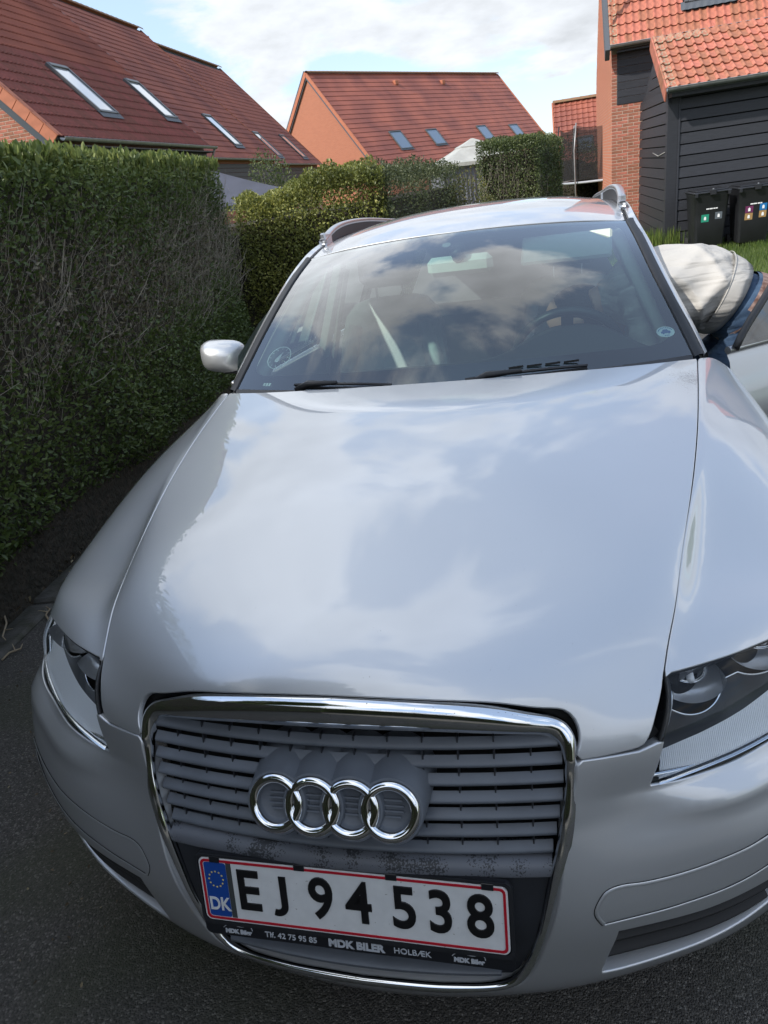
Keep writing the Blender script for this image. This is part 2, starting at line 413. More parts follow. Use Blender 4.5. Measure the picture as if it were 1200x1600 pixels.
terrain('driveway', np.linspace(-2.9, 7.5, 24), np.linspace(-14, 10.9, 40), M_ASPH, 0, lambda x, y: -TS*y)
def soil_h(x, y): return -TS*y-.012+.025*np.sin(x*9+y*3)*np.sin(y*7)+.03*smooth(-2.0, -2.4, x)
so = terrain('soil_bed', np.linspace(-3.6, -2.02, 40), np.linspace(-6, 7.2, 190), M_SOIL, .035, soil_h)
for v_ in so.data.vertices: v_.co.x += -.17*(v_.co.y-1.3)-.02
terrain('gravel_strip', np.linspace(2.2, 9, 12), np.linspace(10.6, 11.5, 6), M_GRAVEL, .012, lambda x, y: np.maximum(hgt(x, y), -TS*y*0-9))
# kerb stones between soil and asphalt: set a little unevenly
M_KERB = mat('kerb_stone', (.085, .080, .072), .9, color2=(.035, .035, .022), vscale=16, bump=.8, bscale=60, bdist=.006)
kb = empty('garden_kerb', (-2.0, 0, 0), label='low mossy dark kerb between the driveway and the soil under the near hedge', cat='kerb')
for k in range(17):
    y = -2.6+k*.62; ln = .60
    b = MB(); b.box((-.15, 0, -.12), (.0, ln, .045), bev=.014); o = b.build('kerb_stone', M_KERB, kb)
    o.location = (2.0-1.90-.17*(y-1.3)+random.uniform(-.006, .006), y, -TS*(y+.3)+random.uniform(-.008, .004)); o.rotation_euler = (-SLOPE+random.uniform(-.012, .012), random.uniform(-.04, .04), .168+random.uniform(-.01, .01))

# ================================================================== HEDGES AND SHRUBS
def leaf_mat(name, c1, c2, c3, rough=.45, trans=.34):
    m = bpy.data.materials.new(name); m.use_nodes = True; t = m.node_tree; b = t.nodes['Principled BSDF']
    at = nd(t, 'ShaderNodeAttribute'); at.attribute_name = 'tint'
    cr_ = nd(t, 'ShaderNodeValToRGB'); el = cr_.color_ramp.elements; el[0].position = 0; el[0].color = (*c1, 1); el[1].position = 1; el[1].color = (*c3, 1); e = el.new(.5); e.color = (*c2, 1)
    t.links.new(at.outputs['Fac'], cr_.inputs[0]); t.links.new(cr_.outputs[0], b.inputs['Base Color']); b.inputs['Roughness'].default_value = rough
    tr = nd(t, 'ShaderNodeBsdfTranslucent'); t.links.new(cr_.outputs[0], tr.inputs[0]); ms = nd(t, 'ShaderNodeMixShader'); ms.inputs[0].default_value = trans
    o = t.nodes['Material Output']; t.links.new(b.outputs[0], ms.inputs[1]); t.links.new(tr.outputs[0], ms.inputs[2]); t.links.new(ms.outputs[0], o.inputs[0])
    return m
def leaves(name, pts, nrm, size, m, parent, tint, aspect=.46, upbias=.35, rnd=.9, seed=1):
    rg = np.random.default_rng(seed); n = len(pts)
    d = nrm*.8+rg.normal(size=(n, 3))*rnd+np.array([0, 0, upbias]); d /= np.linalg.norm(d, axis=1)[:, None]     # leaf axis
    f = nrm*1.0+rg.normal(size=(n, 3))*.7+np.array([0, 0, .5]); s = np.cross(d, f); s /= np.linalg.norm(s, axis=1)[:, None]+1e-9; up = np.cross(s, d)
    L_ = (size*rg.uniform(.65, 1.25, n))[:, None]; W_ = L_*aspect*.5; fold = W_*.45
    # pointed oval with a raised fold: tip, base and two shoulders each side
    P = np.stack([pts, pts+d*L_*.33+s*W_+up*fold, pts+d*L_*.72+s*W_*.75+up*fold*.8, pts+d*L_, pts+d*L_*.72-s*W_*.75+up*fold*.8, pts+d*L_*.33-s*W_+up*fold], 1)
    V = P.reshape(-1, 3); me = bpy.data.meshes.new(name)
    me.vertices.add(n*6); me.vertices.foreach_set('co', V.ravel())
    idx = np.arange(n)[:, None]*6
    F = np.concatenate([idx+[0, 1, 2, 3], idx+[0, 3, 4, 5]], 1).reshape(-1, 4)
    me.loops.add(F.size); me.loops.foreach_set('vertex_index', F.ravel()); me.polygons.add(len(F)); me.polygons.foreach_set('loop_start', np.arange(len(F))*4); me.polygons.foreach_set('loop_total', np.full(len(F), 4))
    me.materials.append(m); me.update(calc_edges=True)
    a = me.attributes.new('tint', 'FLOAT', 'POINT'); a.data.foreach_set('value', np.repeat(np.clip(tint, 0, 1), 6).astype(np.float32))
    o = link(name, me, parent); o['kind'] = 'stuff'; return o
def twigs(name, P0, P1, r, m, parent, bend=.03, seed=3, nseg=4):
    rg = np.random.default_rng(seed); n = len(P0); k = nseg+1; tt = np.linspace(0, 1, k)
    ax = P1-P0; L_ = np.linalg.norm(ax, axis=1)[:, None]; u = np.cross(ax, [0.3, .5, .8]); u /= np.linalg.norm(u, axis=1)[:, None]; w = np.cross(ax/L_, u)
    off1 = rg.normal(size=(n, 2))*bend; jit = rg.normal(size=(n, k, 2))*bend*.25
    V = []
    for j, t in enumerate(tt):
        c = P0+ax*t+(u*(off1[:, :1]*4*t*(1-t)+jit[:, j, :1]*(0 < t < 1))+w*(off1[:, 1:]*4*t*(1-t)+jit[:, j, 1:]*(0 < t < 1)))*L_
        rr = (r*(1-.6*t))[:, None] if isinstance(r, np.ndarray) else r*(1-.6*t)
        for q in range(3): a = 2*PI*q/3; V.append(c+(u*math.cos(a)+w*math.sin(a))*rr)
    V = np.stack(V, 1).reshape(-1, 3); F = []
    base = np.arange(n)[:, None]*(3*k)
    fl = [[3*j+q, 3*j+(q+1) % 3, 3*(j+1)+(q+1) % 3, 3*(j+1)+q] for j in range(nseg) for q in range(3)]
    F = np.concatenate([base+np.array(f) for f in fl], 0)
    me = bpy.data.meshes.new(name); me.vertices.add(len(V)); me.vertices.foreach_set('co', V.ravel()); me.loops.add(F.size); me.loops.foreach_set('vertex_index', F.ravel())
    me.polygons.add(len(F)); me.polygons.foreach_set('loop_start', np.arange(len(F))*4); me.polygons.foreach_set('loop_total', np.full(len(F), 4)); me.materials.append(m); me.update(calc_edges=True)
    o = link(name, me, parent); o['kind'] = 'stuff'; return o
def lump(x, y, z, f=1.0, ph=0.0):
    return (np.sin(x*1.7*f+ph)*np.sin(y*2.1*f+1.3+ph)+np.sin(z*2.9*f+x*1.1+ph)*.8+np.sin(y*4.3*f+z*3.1)*.45+np.sin((x+y)*7.7*f+z*6.1+ph)*.22)/2.2
M_CORE = mat('hedge_dark_core', (.030, .028, .018), 1.0, color2=(.06, .05, .035), vscale=18, bump=1, bscale=40, bdist=.04)  # dark colour of a solid core added to block light behind the leaves
M_TWIG = mat('hedge_twigs', (.20, .175, .135), .85, color2=(.33, .30, .24), vscale=12)
def hedge_face(p0, p1, zb, zt, n, depth=.16, seed=0, bulge=.06, round_top=.12):
    """points and outward normals on a vertical face from p0 to p1 (outside on the right-hand side of the walk)"""
    rg = np.random.default_rng(seed); a = rg.random(n); h = rg.random(n); p0 = np.array(p0); p1 = np.array(p1); e = p1-p0; nn = np.array([e[1], -e[0]])/np.linalg.norm(e)
    xy = p0+e*a[:, None]; zz0 = zb(xy[:, 0], xy[:, 1]) if callable(zb) else zb; z = zz0+(zt(xy[:, 0], xy[:, 1])-zz0)*h if callable(zt) else zz0+(zt-zz0)*h
    o_ = lump(xy[:, 0], xy[:, 1], z, 1.0, seed)*bulge-rg.random(n)**1.5*depth-round_top*np.clip((h-.9)/.1, 0, 1)**2
    P = np.c_[xy+nn*o_[:, None], z]; N = np.tile([nn[0], nn[1], .15], (n, 1)); return P, N, a, h
def hedge_top(poly_a, poly_b, zt, n, depth=.12, seed=0, bulge=.05):
    """top between two parallel edges a (front) and b (back), each (p0,p1)"""
    rg = np.random.default_rng(seed); u = rg.random(n)[:, None]; v = rg.random(n)[:, None]
    A = np.array(poly_a[0])+(np.array(poly_a[1])-np.array(poly_a[0]))*u; B = np.array(poly_b[0])+(np.array(poly_b[1])-np.array(poly_b[0]))*u; xy = A+(B-A)*v
    z = (zt(xy[:, 0], xy[:, 1]) if callable(zt) else np.full(n, zt))+lump(xy[:, 0], xy[:, 1], xy[:, 0]*0, 1.5, seed)*bulge-rg.random(n)**1.5*depth
    return np.c_[xy, z], np.tile([0, 0, 1.0], (n, 1)), u[:, 0], v[:, 0]
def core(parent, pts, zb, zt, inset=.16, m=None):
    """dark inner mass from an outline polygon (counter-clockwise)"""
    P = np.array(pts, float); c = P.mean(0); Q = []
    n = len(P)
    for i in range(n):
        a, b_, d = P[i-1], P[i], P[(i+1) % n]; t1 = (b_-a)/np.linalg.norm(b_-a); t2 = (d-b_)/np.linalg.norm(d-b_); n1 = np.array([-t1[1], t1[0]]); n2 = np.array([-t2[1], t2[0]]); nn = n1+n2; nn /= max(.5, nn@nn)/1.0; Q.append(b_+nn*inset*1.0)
    b = MB(); b.prism([tuple(q) for q in Q], zb, zt-inset); return b.build('dark_core', m or M_CORE, parent)
rg = np.random.default_rng(5)
# ---- near hedge along the driveway
ZA = 1.845
hA = empty('privet_hedge', (0, 0, 0), label='tall clipped privet hedge along the driveway with a bare twiggy band below its green top', cat='hedge')
M_LA = leaf_mat('privet_leaves', (.055, .085, .022), (.110, .155, .042), (.27, .30, .085))
fA = lambda y: -2.03-.16*(y-1.5)
a0, a1 = (fA(-3.2)*.85, -3.2), (fA(6.5), 6.5); ab = (fA(6.5)-1.35, 6.7); ab0 = (a0[0]-1.35, -3.2)
zbA = lambda x, y: -TS*y+.15
def bare(y, z):   # how bare the band is
    zz_ = z+0*y; c = 1.20+.10*np.sin(y*1.3)-.04*(y-2); w = .50-.03*y
    return np.clip(1-np.abs((zz_-c)/w)**3, 0, 1)*np.clip(1.15-.06*y+.25*np.sin(y*3.1+z*2.3)+.25*np.sin(y*7.3-z*5.1), 0.15, 1)
P, Nn, a, h = hedge_face(a0, a1, zbA, ZA, 115000, .22, 11, .07)
vis = (P[:, 1] > .9) | (rg.random(len(P)) < .35); P, Nn = P[vis], Nn[vis]
bb = bare(P[:, 1], P[:, 2]); keep = rg.random(len(P)) > bb*.80; P, Nn, bb = P[keep], Nn[keep], bb[keep]
tint = .30+.16*lump(P[:, 0], P[:, 1], P[:, 2], 2.2)+rg.normal(size=len(P))*.13+.30*smooth(1.55, 1.85, P[:, 2])-.06*bb  # tint rises towards the top: sunlight put into the leaf colour
P[:, 0] -= .22*np.clip((.40-(P[:, 2]+TS*P[:, 1]))/.25, 0, 1)
leaves('leaves', P, Nn, .033, M_LA, hA, tint, seed=1)
M_LBRN = leaf_mat('browned_leaves', (.06, .05, .03), (.12, .105, .06), (.20, .18, .11), trans=.15)
P, Nn, a, h = hedge_face(a0, a1, zbA, ZA, 60000, .16, 17, .06)
vis = (P[:, 1] > .9) & (rg.random(len(P)) < bare(P[:, 1], P[:, 2])*.55); P, Nn = P[vis], Nn[vis]
leaves('browned_leaves', P, Nn, .030, M_LBRN, hA, rg.random(len(P)), seed=18)
P, Nn, u, v = hedge_top((a0, a1), ((a0[0]-1.3, a0[1]), (a1[0]-1.3, a1[1])), ZA, 26000, .16, 12, .035)
vis = (P[:, 1] > 1.2) | (rg.random(len(P)) < .3); P, Nn = P[vis], Nn[vis]
leaves('leaves', P, Nn, .050, M_LA, hA, .55+.2*lump(P[:, 0], P[:, 1], P[:, 2], 2)+rg.normal(size=len(P))*.16, upbias=1.0, rnd=.6, seed=2)  # top leaves tinted lighter, with the sun on them in the colour
# clipped fringe standing up along the top edge, sunlight put into its lighter tint
n = 5200; y = rg.uniform(1.5, 6.55, n); P = np.c_[np.array([fA(q) for q in y])-rg.random(n)**1.3*.30, y, np.full(n, ZA-.045)+rg.normal(size=n)*.018]
leaves('fringe_leaves', P, np.tile([.25, -.1, 1.0], (n, 1)), .056, M_LA, hA, .66+rg.normal(size=n)*.18, aspect=.36, upbias=1.5, rnd=.45, seed=4)
P, Nn, a, h = hedge_face(a1, ab, lambda x, y: x*0-.5, ZA, 9000, .2, 13, .06)
leaves('leaves', P, Nn, .044, M_LA, hA, .4+rg.normal(size=len(P))*.15, seed=3)
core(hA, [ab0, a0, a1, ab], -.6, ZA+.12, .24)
n = 7500; y = rg.uniform(.3, 6.6, n); z0 = rg.uniform(.50, 1.40, n)-.0*y; inw = rg.random(n)**1.3*.26-.01
P0 = np.c_[np.array([fA(q) for q in y])-inw-.05, y, z0]; L_ = rg.uniform(.10, .46, n); ang = rg.normal(0, .62, n)
P1 = P0+np.c_[rg.uniform(.0, .14, n), np.sin(ang)*L_, np.cos(ang)*L_]; P1[:, 2] = np.minimum(P1[:, 2], ZA-.03)
twigs('twigs', P0, P1, rg.uniform(.0012, .0030, n), M_TWIG, hA, .09, 4, 3)
n = 10; y = rg.uniform(1.0, 4.4, n); P0 = np.c_[np.array([fA(q) for q in y])-rg.uniform(.10, .35, n), y, -TS*y]; P1 = P0+np.c_[rg.uniform(0, .25, n), rg.normal(0, .3, n), rg.uniform(1.0, 1.6, n)]
twigs('stems', P0, P1, rg.uniform(.003, .006, n), M_TWIG, hA, .05, 6, 8)

# ---- an unseen small tree and a hedge added behind the photographer: their shade and reflections lie on the car's nose
tr_ = empty('added_shade_tree', (-2.75, -2.85, -TS*-2.85), label='small round-headed tree behind the left shoulder of the photographer, added out of view to shade the car', cat='tree')
n = 15000; dd = rg.normal(size=(n, 3)); dd /= np.linalg.norm(dd, axis=1)[:, None]; rr = (1-.65*rg.random(n)**1.6)*(1+.18*lump(dd[:, 0]*3, dd[:, 1]*3, dd[:, 2]*3))
Pt = dd*rr[:, None]*np.array([1.75, 1.75, 1.5])+np.array([0, 0, 3.85]); leaves('crown', Pt, dd, .13, M_LA, tr_, .4+rg.normal(size=n)*.2, aspect=.6, seed=14)
MB().tube([(0, 0, -.2), (.05, .02, 1.2), (-.03, .05, 2.5), (0, 0, 4.3)], [.13, .10, .085, .04], 10).build('trunk', M_TWIG, tr_, True)
n2 = 40; P0 = np.c_[rg.normal(0, .03, n2), rg.normal(0, .03, n2), rg.uniform(2.2, 4, n2)]; dv = rg.normal(size=(n2, 3)); dv[:, 2] = np.abs(dv[:, 2])*.8+.2; dv /= np.linalg.norm(dv, axis=1)[:, None]
twigs('limbs', P0, P0+dv*1.5, rg.uniform(.015, .035, n2), M_TWIG, tr_, .05, 16)
hG = empty('garden_hedge', (0, 0, 0), label='ragged green hedge behind the photographer, seen only as a reflection in the chrome', cat='hedge')
P, Nn, a, h = hedge_face((7, -4.9), (-3.2, -4.9), lambda x, y: x*0+.2, lambda x, y: 2.55+.22*np.sin(x*1.3)+.15*np.sin(x*4.1), 17000, .4, 73, .15)
leaves('leaves', P, Nn*[-1, -1, 1]*-1, .075, M_LA, hG, .3+rg.normal(size=len(P))*.2, seed=15)
core(hG, [(-3.2, -5.9), (7, -5.9), (7, -4.9), (-3.2, -4.9)], .1, 2.5, .25)

# ---- mid hedge, sunlit and yellow-green
hB = empty('yellow_green_hedge', (0, 0, 0), label='bushy yellow-green hedge behind the car bonnet, in full sun beyond the near hedge', cat='hedge')
M_LB = leaf_mat('sunny_leaves', (.09, .11, .025), (.19, .21, .05), (.36, .35, .09), trans=.3)
b0, b1, b2 = (-4.3, 7.1), (-2.95, 6.95), (-1.38, 7.30)
zB = lambda x, y: 1.45+.17*smooth(-2.8, -1.9, x)+.05*np.sin(x*7)*np.sin(y*5)+.035*np.sin(x*19+y*13)
P, Nn, a, h = hedge_face(b1, b2, lambda x, y: x*0-.55, zB, 30000, .25, 21, .13); P2, N2, *_ = hedge_face(b0, b1, lambda x, y: x*0-.3, zB, 6000, .2, 22, .1); P3, N3, *_ = hedge_top((b1, b2), ((-3.3, 8.4), (-1.9, 8.6)), zB, 14000, .15, 23, .06)
P = np.vstack([P, P2, P3]); Nn = np.vstack([Nn, N2, N3]); leaves('leaves', P, Nn, .030, M_LB, hB, .42+.30*lump(P[:, 0], P[:, 1], P[:, 2], 2.6)+rg.normal(size=len(P))*.20, aspect=.6, upbias=.4, seed=5)
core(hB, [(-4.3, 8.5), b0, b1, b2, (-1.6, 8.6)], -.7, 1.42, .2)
hB2 = empty('olive_hedge', (0, 0, 0), label='dull dark olive hedge between the yellow-green hedge and the pale garden pavilion', cat='hedge')
M_LB2 = leaf_mat('olive_leaves', (.050, .065, .028), (.095, .115, .05), (.18, .20, .085))
c0, c1 = (-1.36, 7.36), (-.98, 10.9)
zB2 = lambda x, y: 1.60-.10*smooth(9.2, 10.9, y)+.05*np.sin(x*9)*np.sin(y*6)+.03*np.sin(x*23+y*11)
P, Nn, a, h = hedge_face(c0, c1, lambda x, y: x*0-.7, zB2, 17000, .22, 31, .12); P2, N2, *_ = hedge_face((-1.6, 7.35), c0, lambda x, y: x*0-.2, zB2, 5000, .2, 34, .1); P3, N3, *_ = hedge_top((c0, c1), ((-2.3, 8.2), (-1.9, 11.3)), zB2, 9000, .15, 33, .06)
P = np.vstack([P, P2, P3]); Nn = np.vstack([Nn, N2, N3]); leaves('leaves', P, Nn, .028, M_LB2, hB2, .45+.3*lump(P[:, 0], P[:, 1], P[:, 2], 2.6)+rg.normal(size=len(P))*.2, aspect=.6, seed=6)
core(hB2, [(-2.2, 8.7), (-1.7, 7.6), c0, c1, (-1.9, 11.2)], -.8, 1.45, .2)
# ---- round shrub in front of the pavilion
def blob_shrub(name, c, r, n, m, label, size=.03, seed=0, cat='shrub', aspect=.55, tint0=.45, flat=1.0, group=None):
    rgs = np.random.default_rng(seed); t = empty(name, tuple(c), label=label, cat=cat, group=group)
    d = rgs.normal(size=(n, 3)); d[:, 2] = np.abs(d[:, 2])*1.0-.25*rgs.random(n); d /= np.linalg.norm(d, axis=1)[:, None]
    rr = 1+.16*lump(d[:, 0]*3, d[:, 1]*3, d[:, 2]*3, 1.3, seed)-.28*rgs.random(n)**2
    P = d*rr[:, None]*np.array(r); leaves('leaves', P, d, size, m, t, tint0+.3*lump(P[:, 0]*2, P[:, 1]*2, P[:, 2]*2, 2, seed)+rgs.normal(size=n)*.18, aspect=aspect, seed=seed)
    V = []; 
    for i in range(7):
        ph = PI/2*i/6
        for k in range(12): a = 2*PI*k/12; V.append((math.cos(a)*math.cos(ph)*r[0]*.72, math.sin(a)*math.cos(ph)*r[1]*.72, math.sin(ph)*r[2]*.74-.0))
    obj('dark_core', V, grid_faces(7, 12, True), M_CORE, t)
    n2 = 60; P0 = np.c_[rgs.normal(0, .05, n2), rgs.normal(0, .05, n2), np.zeros(n2)]; dd = rgs.normal(size=(n2, 3)); dd[:, 2] = np.abs(dd[:, 2])+.4; dd /= np.linalg.norm(dd, axis=1)[:, None]
    twigs('stems', P0, P0+dd*np.array(r)*.95, rgs.uniform(.004, .009, n2), M_TWIG, t, .05, seed); return t
M_LBR = leaf_mat('bronze_leaves', (.075, .08, .024), (.14, .14, .042), (.25, .23, .07))
blob_shrub('round_shrub', (-.92, 10.45, -.72), (.72, .62, 1.98), 15000, M_LBR, 'rounded brownish green shrub in front of the pale pavilion, just above the car roof', .028, 41, tint0=.4)
# ---- box-shaped hedge to the right of the pavilion
hC = empty('boxy_hedge', (0, 0, 0), label='square-cut dark green hedge block between the pavilion and the trampoline', cat='hedge')
M_LC = leaf_mat('box_leaves', (.048, .070, .024), (.095, .125, .042), (.20, .22, .07))
d0, d1, d2 = (-.92, 12.35), (.09, 12.28), (.50, 14.9)
zC = lambda x, y: 1.80+.03*np.sin(x*8)*np.sin(y*6)-.05*smooth(12.3, 14.9, y)
P, Nn, a, h = hedge_face(d0, d1, lambda x, y: x*0-.75, zC, 15000, .2, 51, .07); P2, N2, *_ = hedge_face(d1, d2, lambda x, y: x*0-.75, zC, 17000, .2, 52, .07); P3, N3, *_ = hedge_top((d0, d1), ((-.5, 15), (.5, 14.9)), zC, 9000, .14, 53, .05); P4, N4, *_ = hedge_face((-.55, 15), d0, lambda x, y: x*0-.4, zC, 6000, .2, 54, .06)
P = np.vstack([P, P2, P3, P4]); Nn = np.vstack([Nn, N2, N3, N4]); leaves('leaves', P, Nn, .034, M_LC, hC, .42+.3*lump(P[:, 0], P[:, 1], P[:, 2], 2.6)+rg.normal(size=len(P))*.2, aspect=.55, seed=8)
core(hC, [(-.5, 15), d0, d1, d2], -.8, 1.78, .18)
n = 500; y = rg.uniform(0, 1, n); P0 = np.c_[-.92+1.0*y, 12.36+rg.random(n)*.1, rg.uniform(-.4, 1.2, n)]; P1 = P0+np.c_[rg.normal(0, .09, n), -rg.random(n)*.08, rg.uniform(.2, .5, n)]
twigs('twigs', P0, P1, rg.uniform(.002, .0045, n), M_TWIG, hC, .06, 9)
blob_shrub('dark_shrub', (.85, 25.5, -.35), (1.5, .9, 2.2), 9000, M_LC, 'dark green shrub behind the trampoline net, right of the square hedge', .06, 61, tint0=.2)
blob_shrub('dark_shrub', (-5.0, 13.9, -.4), (.75, .7, 2.65), 9000, M_LC, 'loose dark green shrub against the black wall beside the grey canopy', .045, 62, tint0=.35, group=None)
blob_shrub('feathery_shrub', (-3.3, 10.9, -.5), (.8, .6, 2.05), 9000, M_LB2, 'feathery shrub top showing behind the yellow-green hedge near the far gable', .03, 63, tint0=.55)

# ---- lawn grass blades and the small litter on the soil
M_GR = leaf_mat('grass_blades', (.05, .085, .018), (.095, .15, .03), (.20, .24, .06), trans=.3)
n = 26000; x = rg.uniform(1.2, 5.0, n); y = rg.uniform(11.35, 17.6, n); P = np.c_[x, y, hgt(x, y)]
g = leaves('grass', P, np.tile([0, 0, 1.0], (n, 1)), .09, M_GR, None, .45+.3*lump(x, y, x*0, 1.5)+rg.normal(size=n)*.2, aspect=.09, upbias=2.2, rnd=.5, seed=10); g['kind'] = 'stuff'; g['label'] = 'bright green lawn grass in front of the black shed'; g['category'] = 'grass'
n = 420; x = rg.choice([1.95, 2.2, 2.34, 2.5], n)+rg.normal(0, .08, n); y = rg.uniform(14.2, 15.2, n); P = np.c_[x, y, hgt(x, y)]
g = leaves('tall_grass', P, np.tile([0, 0, 1.0], (n, 1)), .34, M_GR, None, .6+rg.normal(size=n)*.2, aspect=.03, upbias=3, rnd=.35, seed=11); g['kind'] = 'stuff'; g['label'] = 'tall dry grass tufts at the foot of the black shed'; g['category'] = 'grass'
M_DRY = leaf_mat('dead_leaves', (.05, .035, .02), (.12, .085, .045), (.30, .25, .14), trans=.05)
n = 4200; y = rg.uniform(.6, 4.5, n); x = rg.uniform(-2.9, -2.04, n)+rg.normal(0, .06, n)-.17*(y-1.3); P = np.c_[x, y, -TS*y+.05+.012*rg.random(n)]
lt = leaves('leaf_litter', P, np.tile([0, 0, .2], (n, 1)), .030, M_DRY, None, rg.random(n)**2, upbias=-.1, rnd=1.0, seed=12); lt['label'] = 'dead leaves and crumbs scattered on the soil under the near hedge'; lt['category'] = 'leaf litter'
n = 520; x = rg.uniform(-2.0, 1.6, n); y = rg.uniform(-.4, 2.4, n); x = np.minimum(x, -1.15+rg.normal(0, .25, n)); P = np.c_[x, y, -TS*y+.004]
lt = leaves('fallen_leaves', P, np.tile([0, 0, .1], (n, 1)), .012, M_DRY, None, rg.random(n)**1.5, upbias=-.02, rnd=.6, seed=13); lt['label'] = 'tiny dry bits of leaf scattered over the dark asphalt beside the car'; lt['category'] = 'leaf litter'
for (x, y, rz, L_, lab) in ((-1.99, 1.42, -.9, .26, 'longest dry stick lying across the kerb beside the car'), (-1.93, 1.62, 2.2, .13, 'short broken twig on the asphalt just beyond the longest stick'), (-1.86, 1.30, 1.2, .10, 'small bent twig on the asphalt nearest the headlight')):
    b = MB(); b.tube([(-L_/2, 0, .010), (-L_*.1, .012, .016), (L_*.3, -.004, .012), (L_/2, .01, .020)], [.0045, .004, .0035, .002], 6); b.tube([(L_*.1, .002, .014), (L_*.25, .04, .03)], [.003, .001], 5)
    o = autosmooth(b.build('dry_twig', mat('dry_wood', (.30, .24, .16), .8), None), 60); o.location = (x, y, -TS*y+(.045 if x < -1.95 else 0)); o.rotation_euler = (-SLOPE, 0, rz); tag(o, lab, 'twig')
b = MB(); v = [(0, 0, 0), (.009, .012, .004), (.011, .028, .006), (.002, .048, .002), (-.008, .030, .005), (-.008, .012, .003)]; b.add(v, [(0, 1, 2, 3), (0, 3, 4, 5)])
o = b.build('fallen_leaf', mat('dry_leaf', (.42, .36, .24), .7), None); o.location = (-.578, -.074, .012); o.rotation_euler = (.05, .1, -.5); tag(o, 'single pale dry leaf lying on the asphalt in the bottom left corner', 'leaf')
# ================================================================== HOUSES
def brick_mat(name, c1, c2, mortar, scale_mm=(240, 66.7), rough=.85):
    m = bpy.data.materials.new(name); m.use_nodes = True; t = m.node_tree; b = t.nodes['Principled BSDF']; b.inputs['Roughness'].default_value = rough
    tcn = nd(t, 'ShaderNodeTexCoord'); sp = nd(t, 'ShaderNodeSeparateXYZ'); t.links.new(tcn.outputs['Object'], sp.inputs[0])
    ad = nd(t, 'ShaderNodeMath', operation='ADD'); t.links.new(sp.outputs[0], ad.inputs[0]); t.links.new(sp.outputs[1], ad.inputs[1]); cb_ = nd(t, 'ShaderNodeCombineXYZ'); t.links.new(ad.outputs[0], cb_.inputs[0]); t.links.new(sp.outputs[2], cb_.inputs[1])
    br = nd(t, 'ShaderNodeTexBrick'); br.inputs['Scale'].default_value = 1; br.inputs['Brick Width'].default_value = .24; br.inputs['Row Height'].default_value = .0667; br.inputs['Mortar Size'].default_value = .006
    br.inputs['Color1'].default_value = (*c1, 1); br.inputs['Color2'].default_value = (*c2, 1); br.inputs['Mortar'].default_value = (*mortar, 1); t.links.new(cb_.outputs[0], br.inputs[0])
    t.links.new(br.outputs[0], b.inputs['Base Color']); bn = nd(t, 'ShaderNodeBump'); bn.inputs['Strength'].default_value = .7; bn.inputs['Distance'].default_value = .01; bn.invert = True; t.links.new(br.outputs['Fac'], bn.inputs['Height']); t.links.new(bn.outputs[0], b.inputs['Normal'])
    return m
M_BRK = brick_mat('brick_courses', (.40, .130, .070), (.33, .105, .058), (.36, .24, .17))
M_BRICK = mat('red_brick', (.34, .122, .078), .85, var=.18, vscale=9, bump=.5, bscale=60, bdist=.004, extra=lambda m, t, b, v: attr_tint(m, t, b, v, .24, .006))
M_MORT = mat('mortar', (.46, .36, .29), .95, var=.1, vscale=30)
M_CLAD = mat('black_painted_board', (.022, .024, .031), .55, var=.18, vscale=6, stretch=(1, 1, 12), bump=.25, bscale=30, bdist=.004, extra=lambda m, t, b, v: attr_tint(m, t, b, v, .22))
M_ZINC = mat('zinc_gutter', (.30, .31, .32), .45, .6, var=.15, vscale=8)
def lichen(m, t, b, vec):
    attr_tint(m, t, b, vec, .20, .008); add_specks(22, .64, (.26, .27, .19))(m, t, b, vec)
M_TILE_O = mat('orange_clay_tile', (.38, .135, .082), .7, var=.2, vscale=11, bump=.3, bscale=50, extra=lambda m, t, b, v: attr_tint(m, t, b, v, .20, .008))
M_TILE_OL = mat('lichened_clay_tile', (.37, .145, .088), .75, var=.2, vscale=11, bump=.4, bscale=50, extra=add_specks(24, .56, (.30, .29, .20)))
M_TILE_D = mat('dark_red_concrete_tile', (.185, .056, .042), .55, spec=.35, var=.25, vscale=5, bump=.3, bscale=60, extra=lambda m, t, b, v: attr_tint(m, t, b, v, .16, .005))
M_TILE_DS = mat('dark_red_tile_roof', (.175, .054, .040), .55, spec=.35, color2=(.30, .095, .060), vscale=.55, detail=6, bump=.3, bscale=60)
M_TILE_F = mat('red_tile_roof', (.20, .058, .040), .6, color2=(.36, .105, .062), vscale=.5, detail=7)
M_VERGE = mat('verge_tile_orange', (.42, .145, .080), .75, var=.1, vscale=8)
M_FRAME = mat('roof_window_frame', (.10, .105, .11), .4, .3); M_FLASH = mat('lead_flashing', (.075, .085, .10), .6)
M_RGLASS = mat('roof_window_glass', (.10, .14, .19), .05, spec=.9, coat=1.0, coat_r=.01)
M_RIDGE = mat('mossy_ridge_tile', (.15, .13, .065), .9, color2=(.28, .12, .07), vscale=6)
M_WFRAME = mat('white_window_frame', (.7, .7, .7), .5)
M_NIGHT = mat('dark_window_glass', (.03, .035, .045), .06, spec=.9)

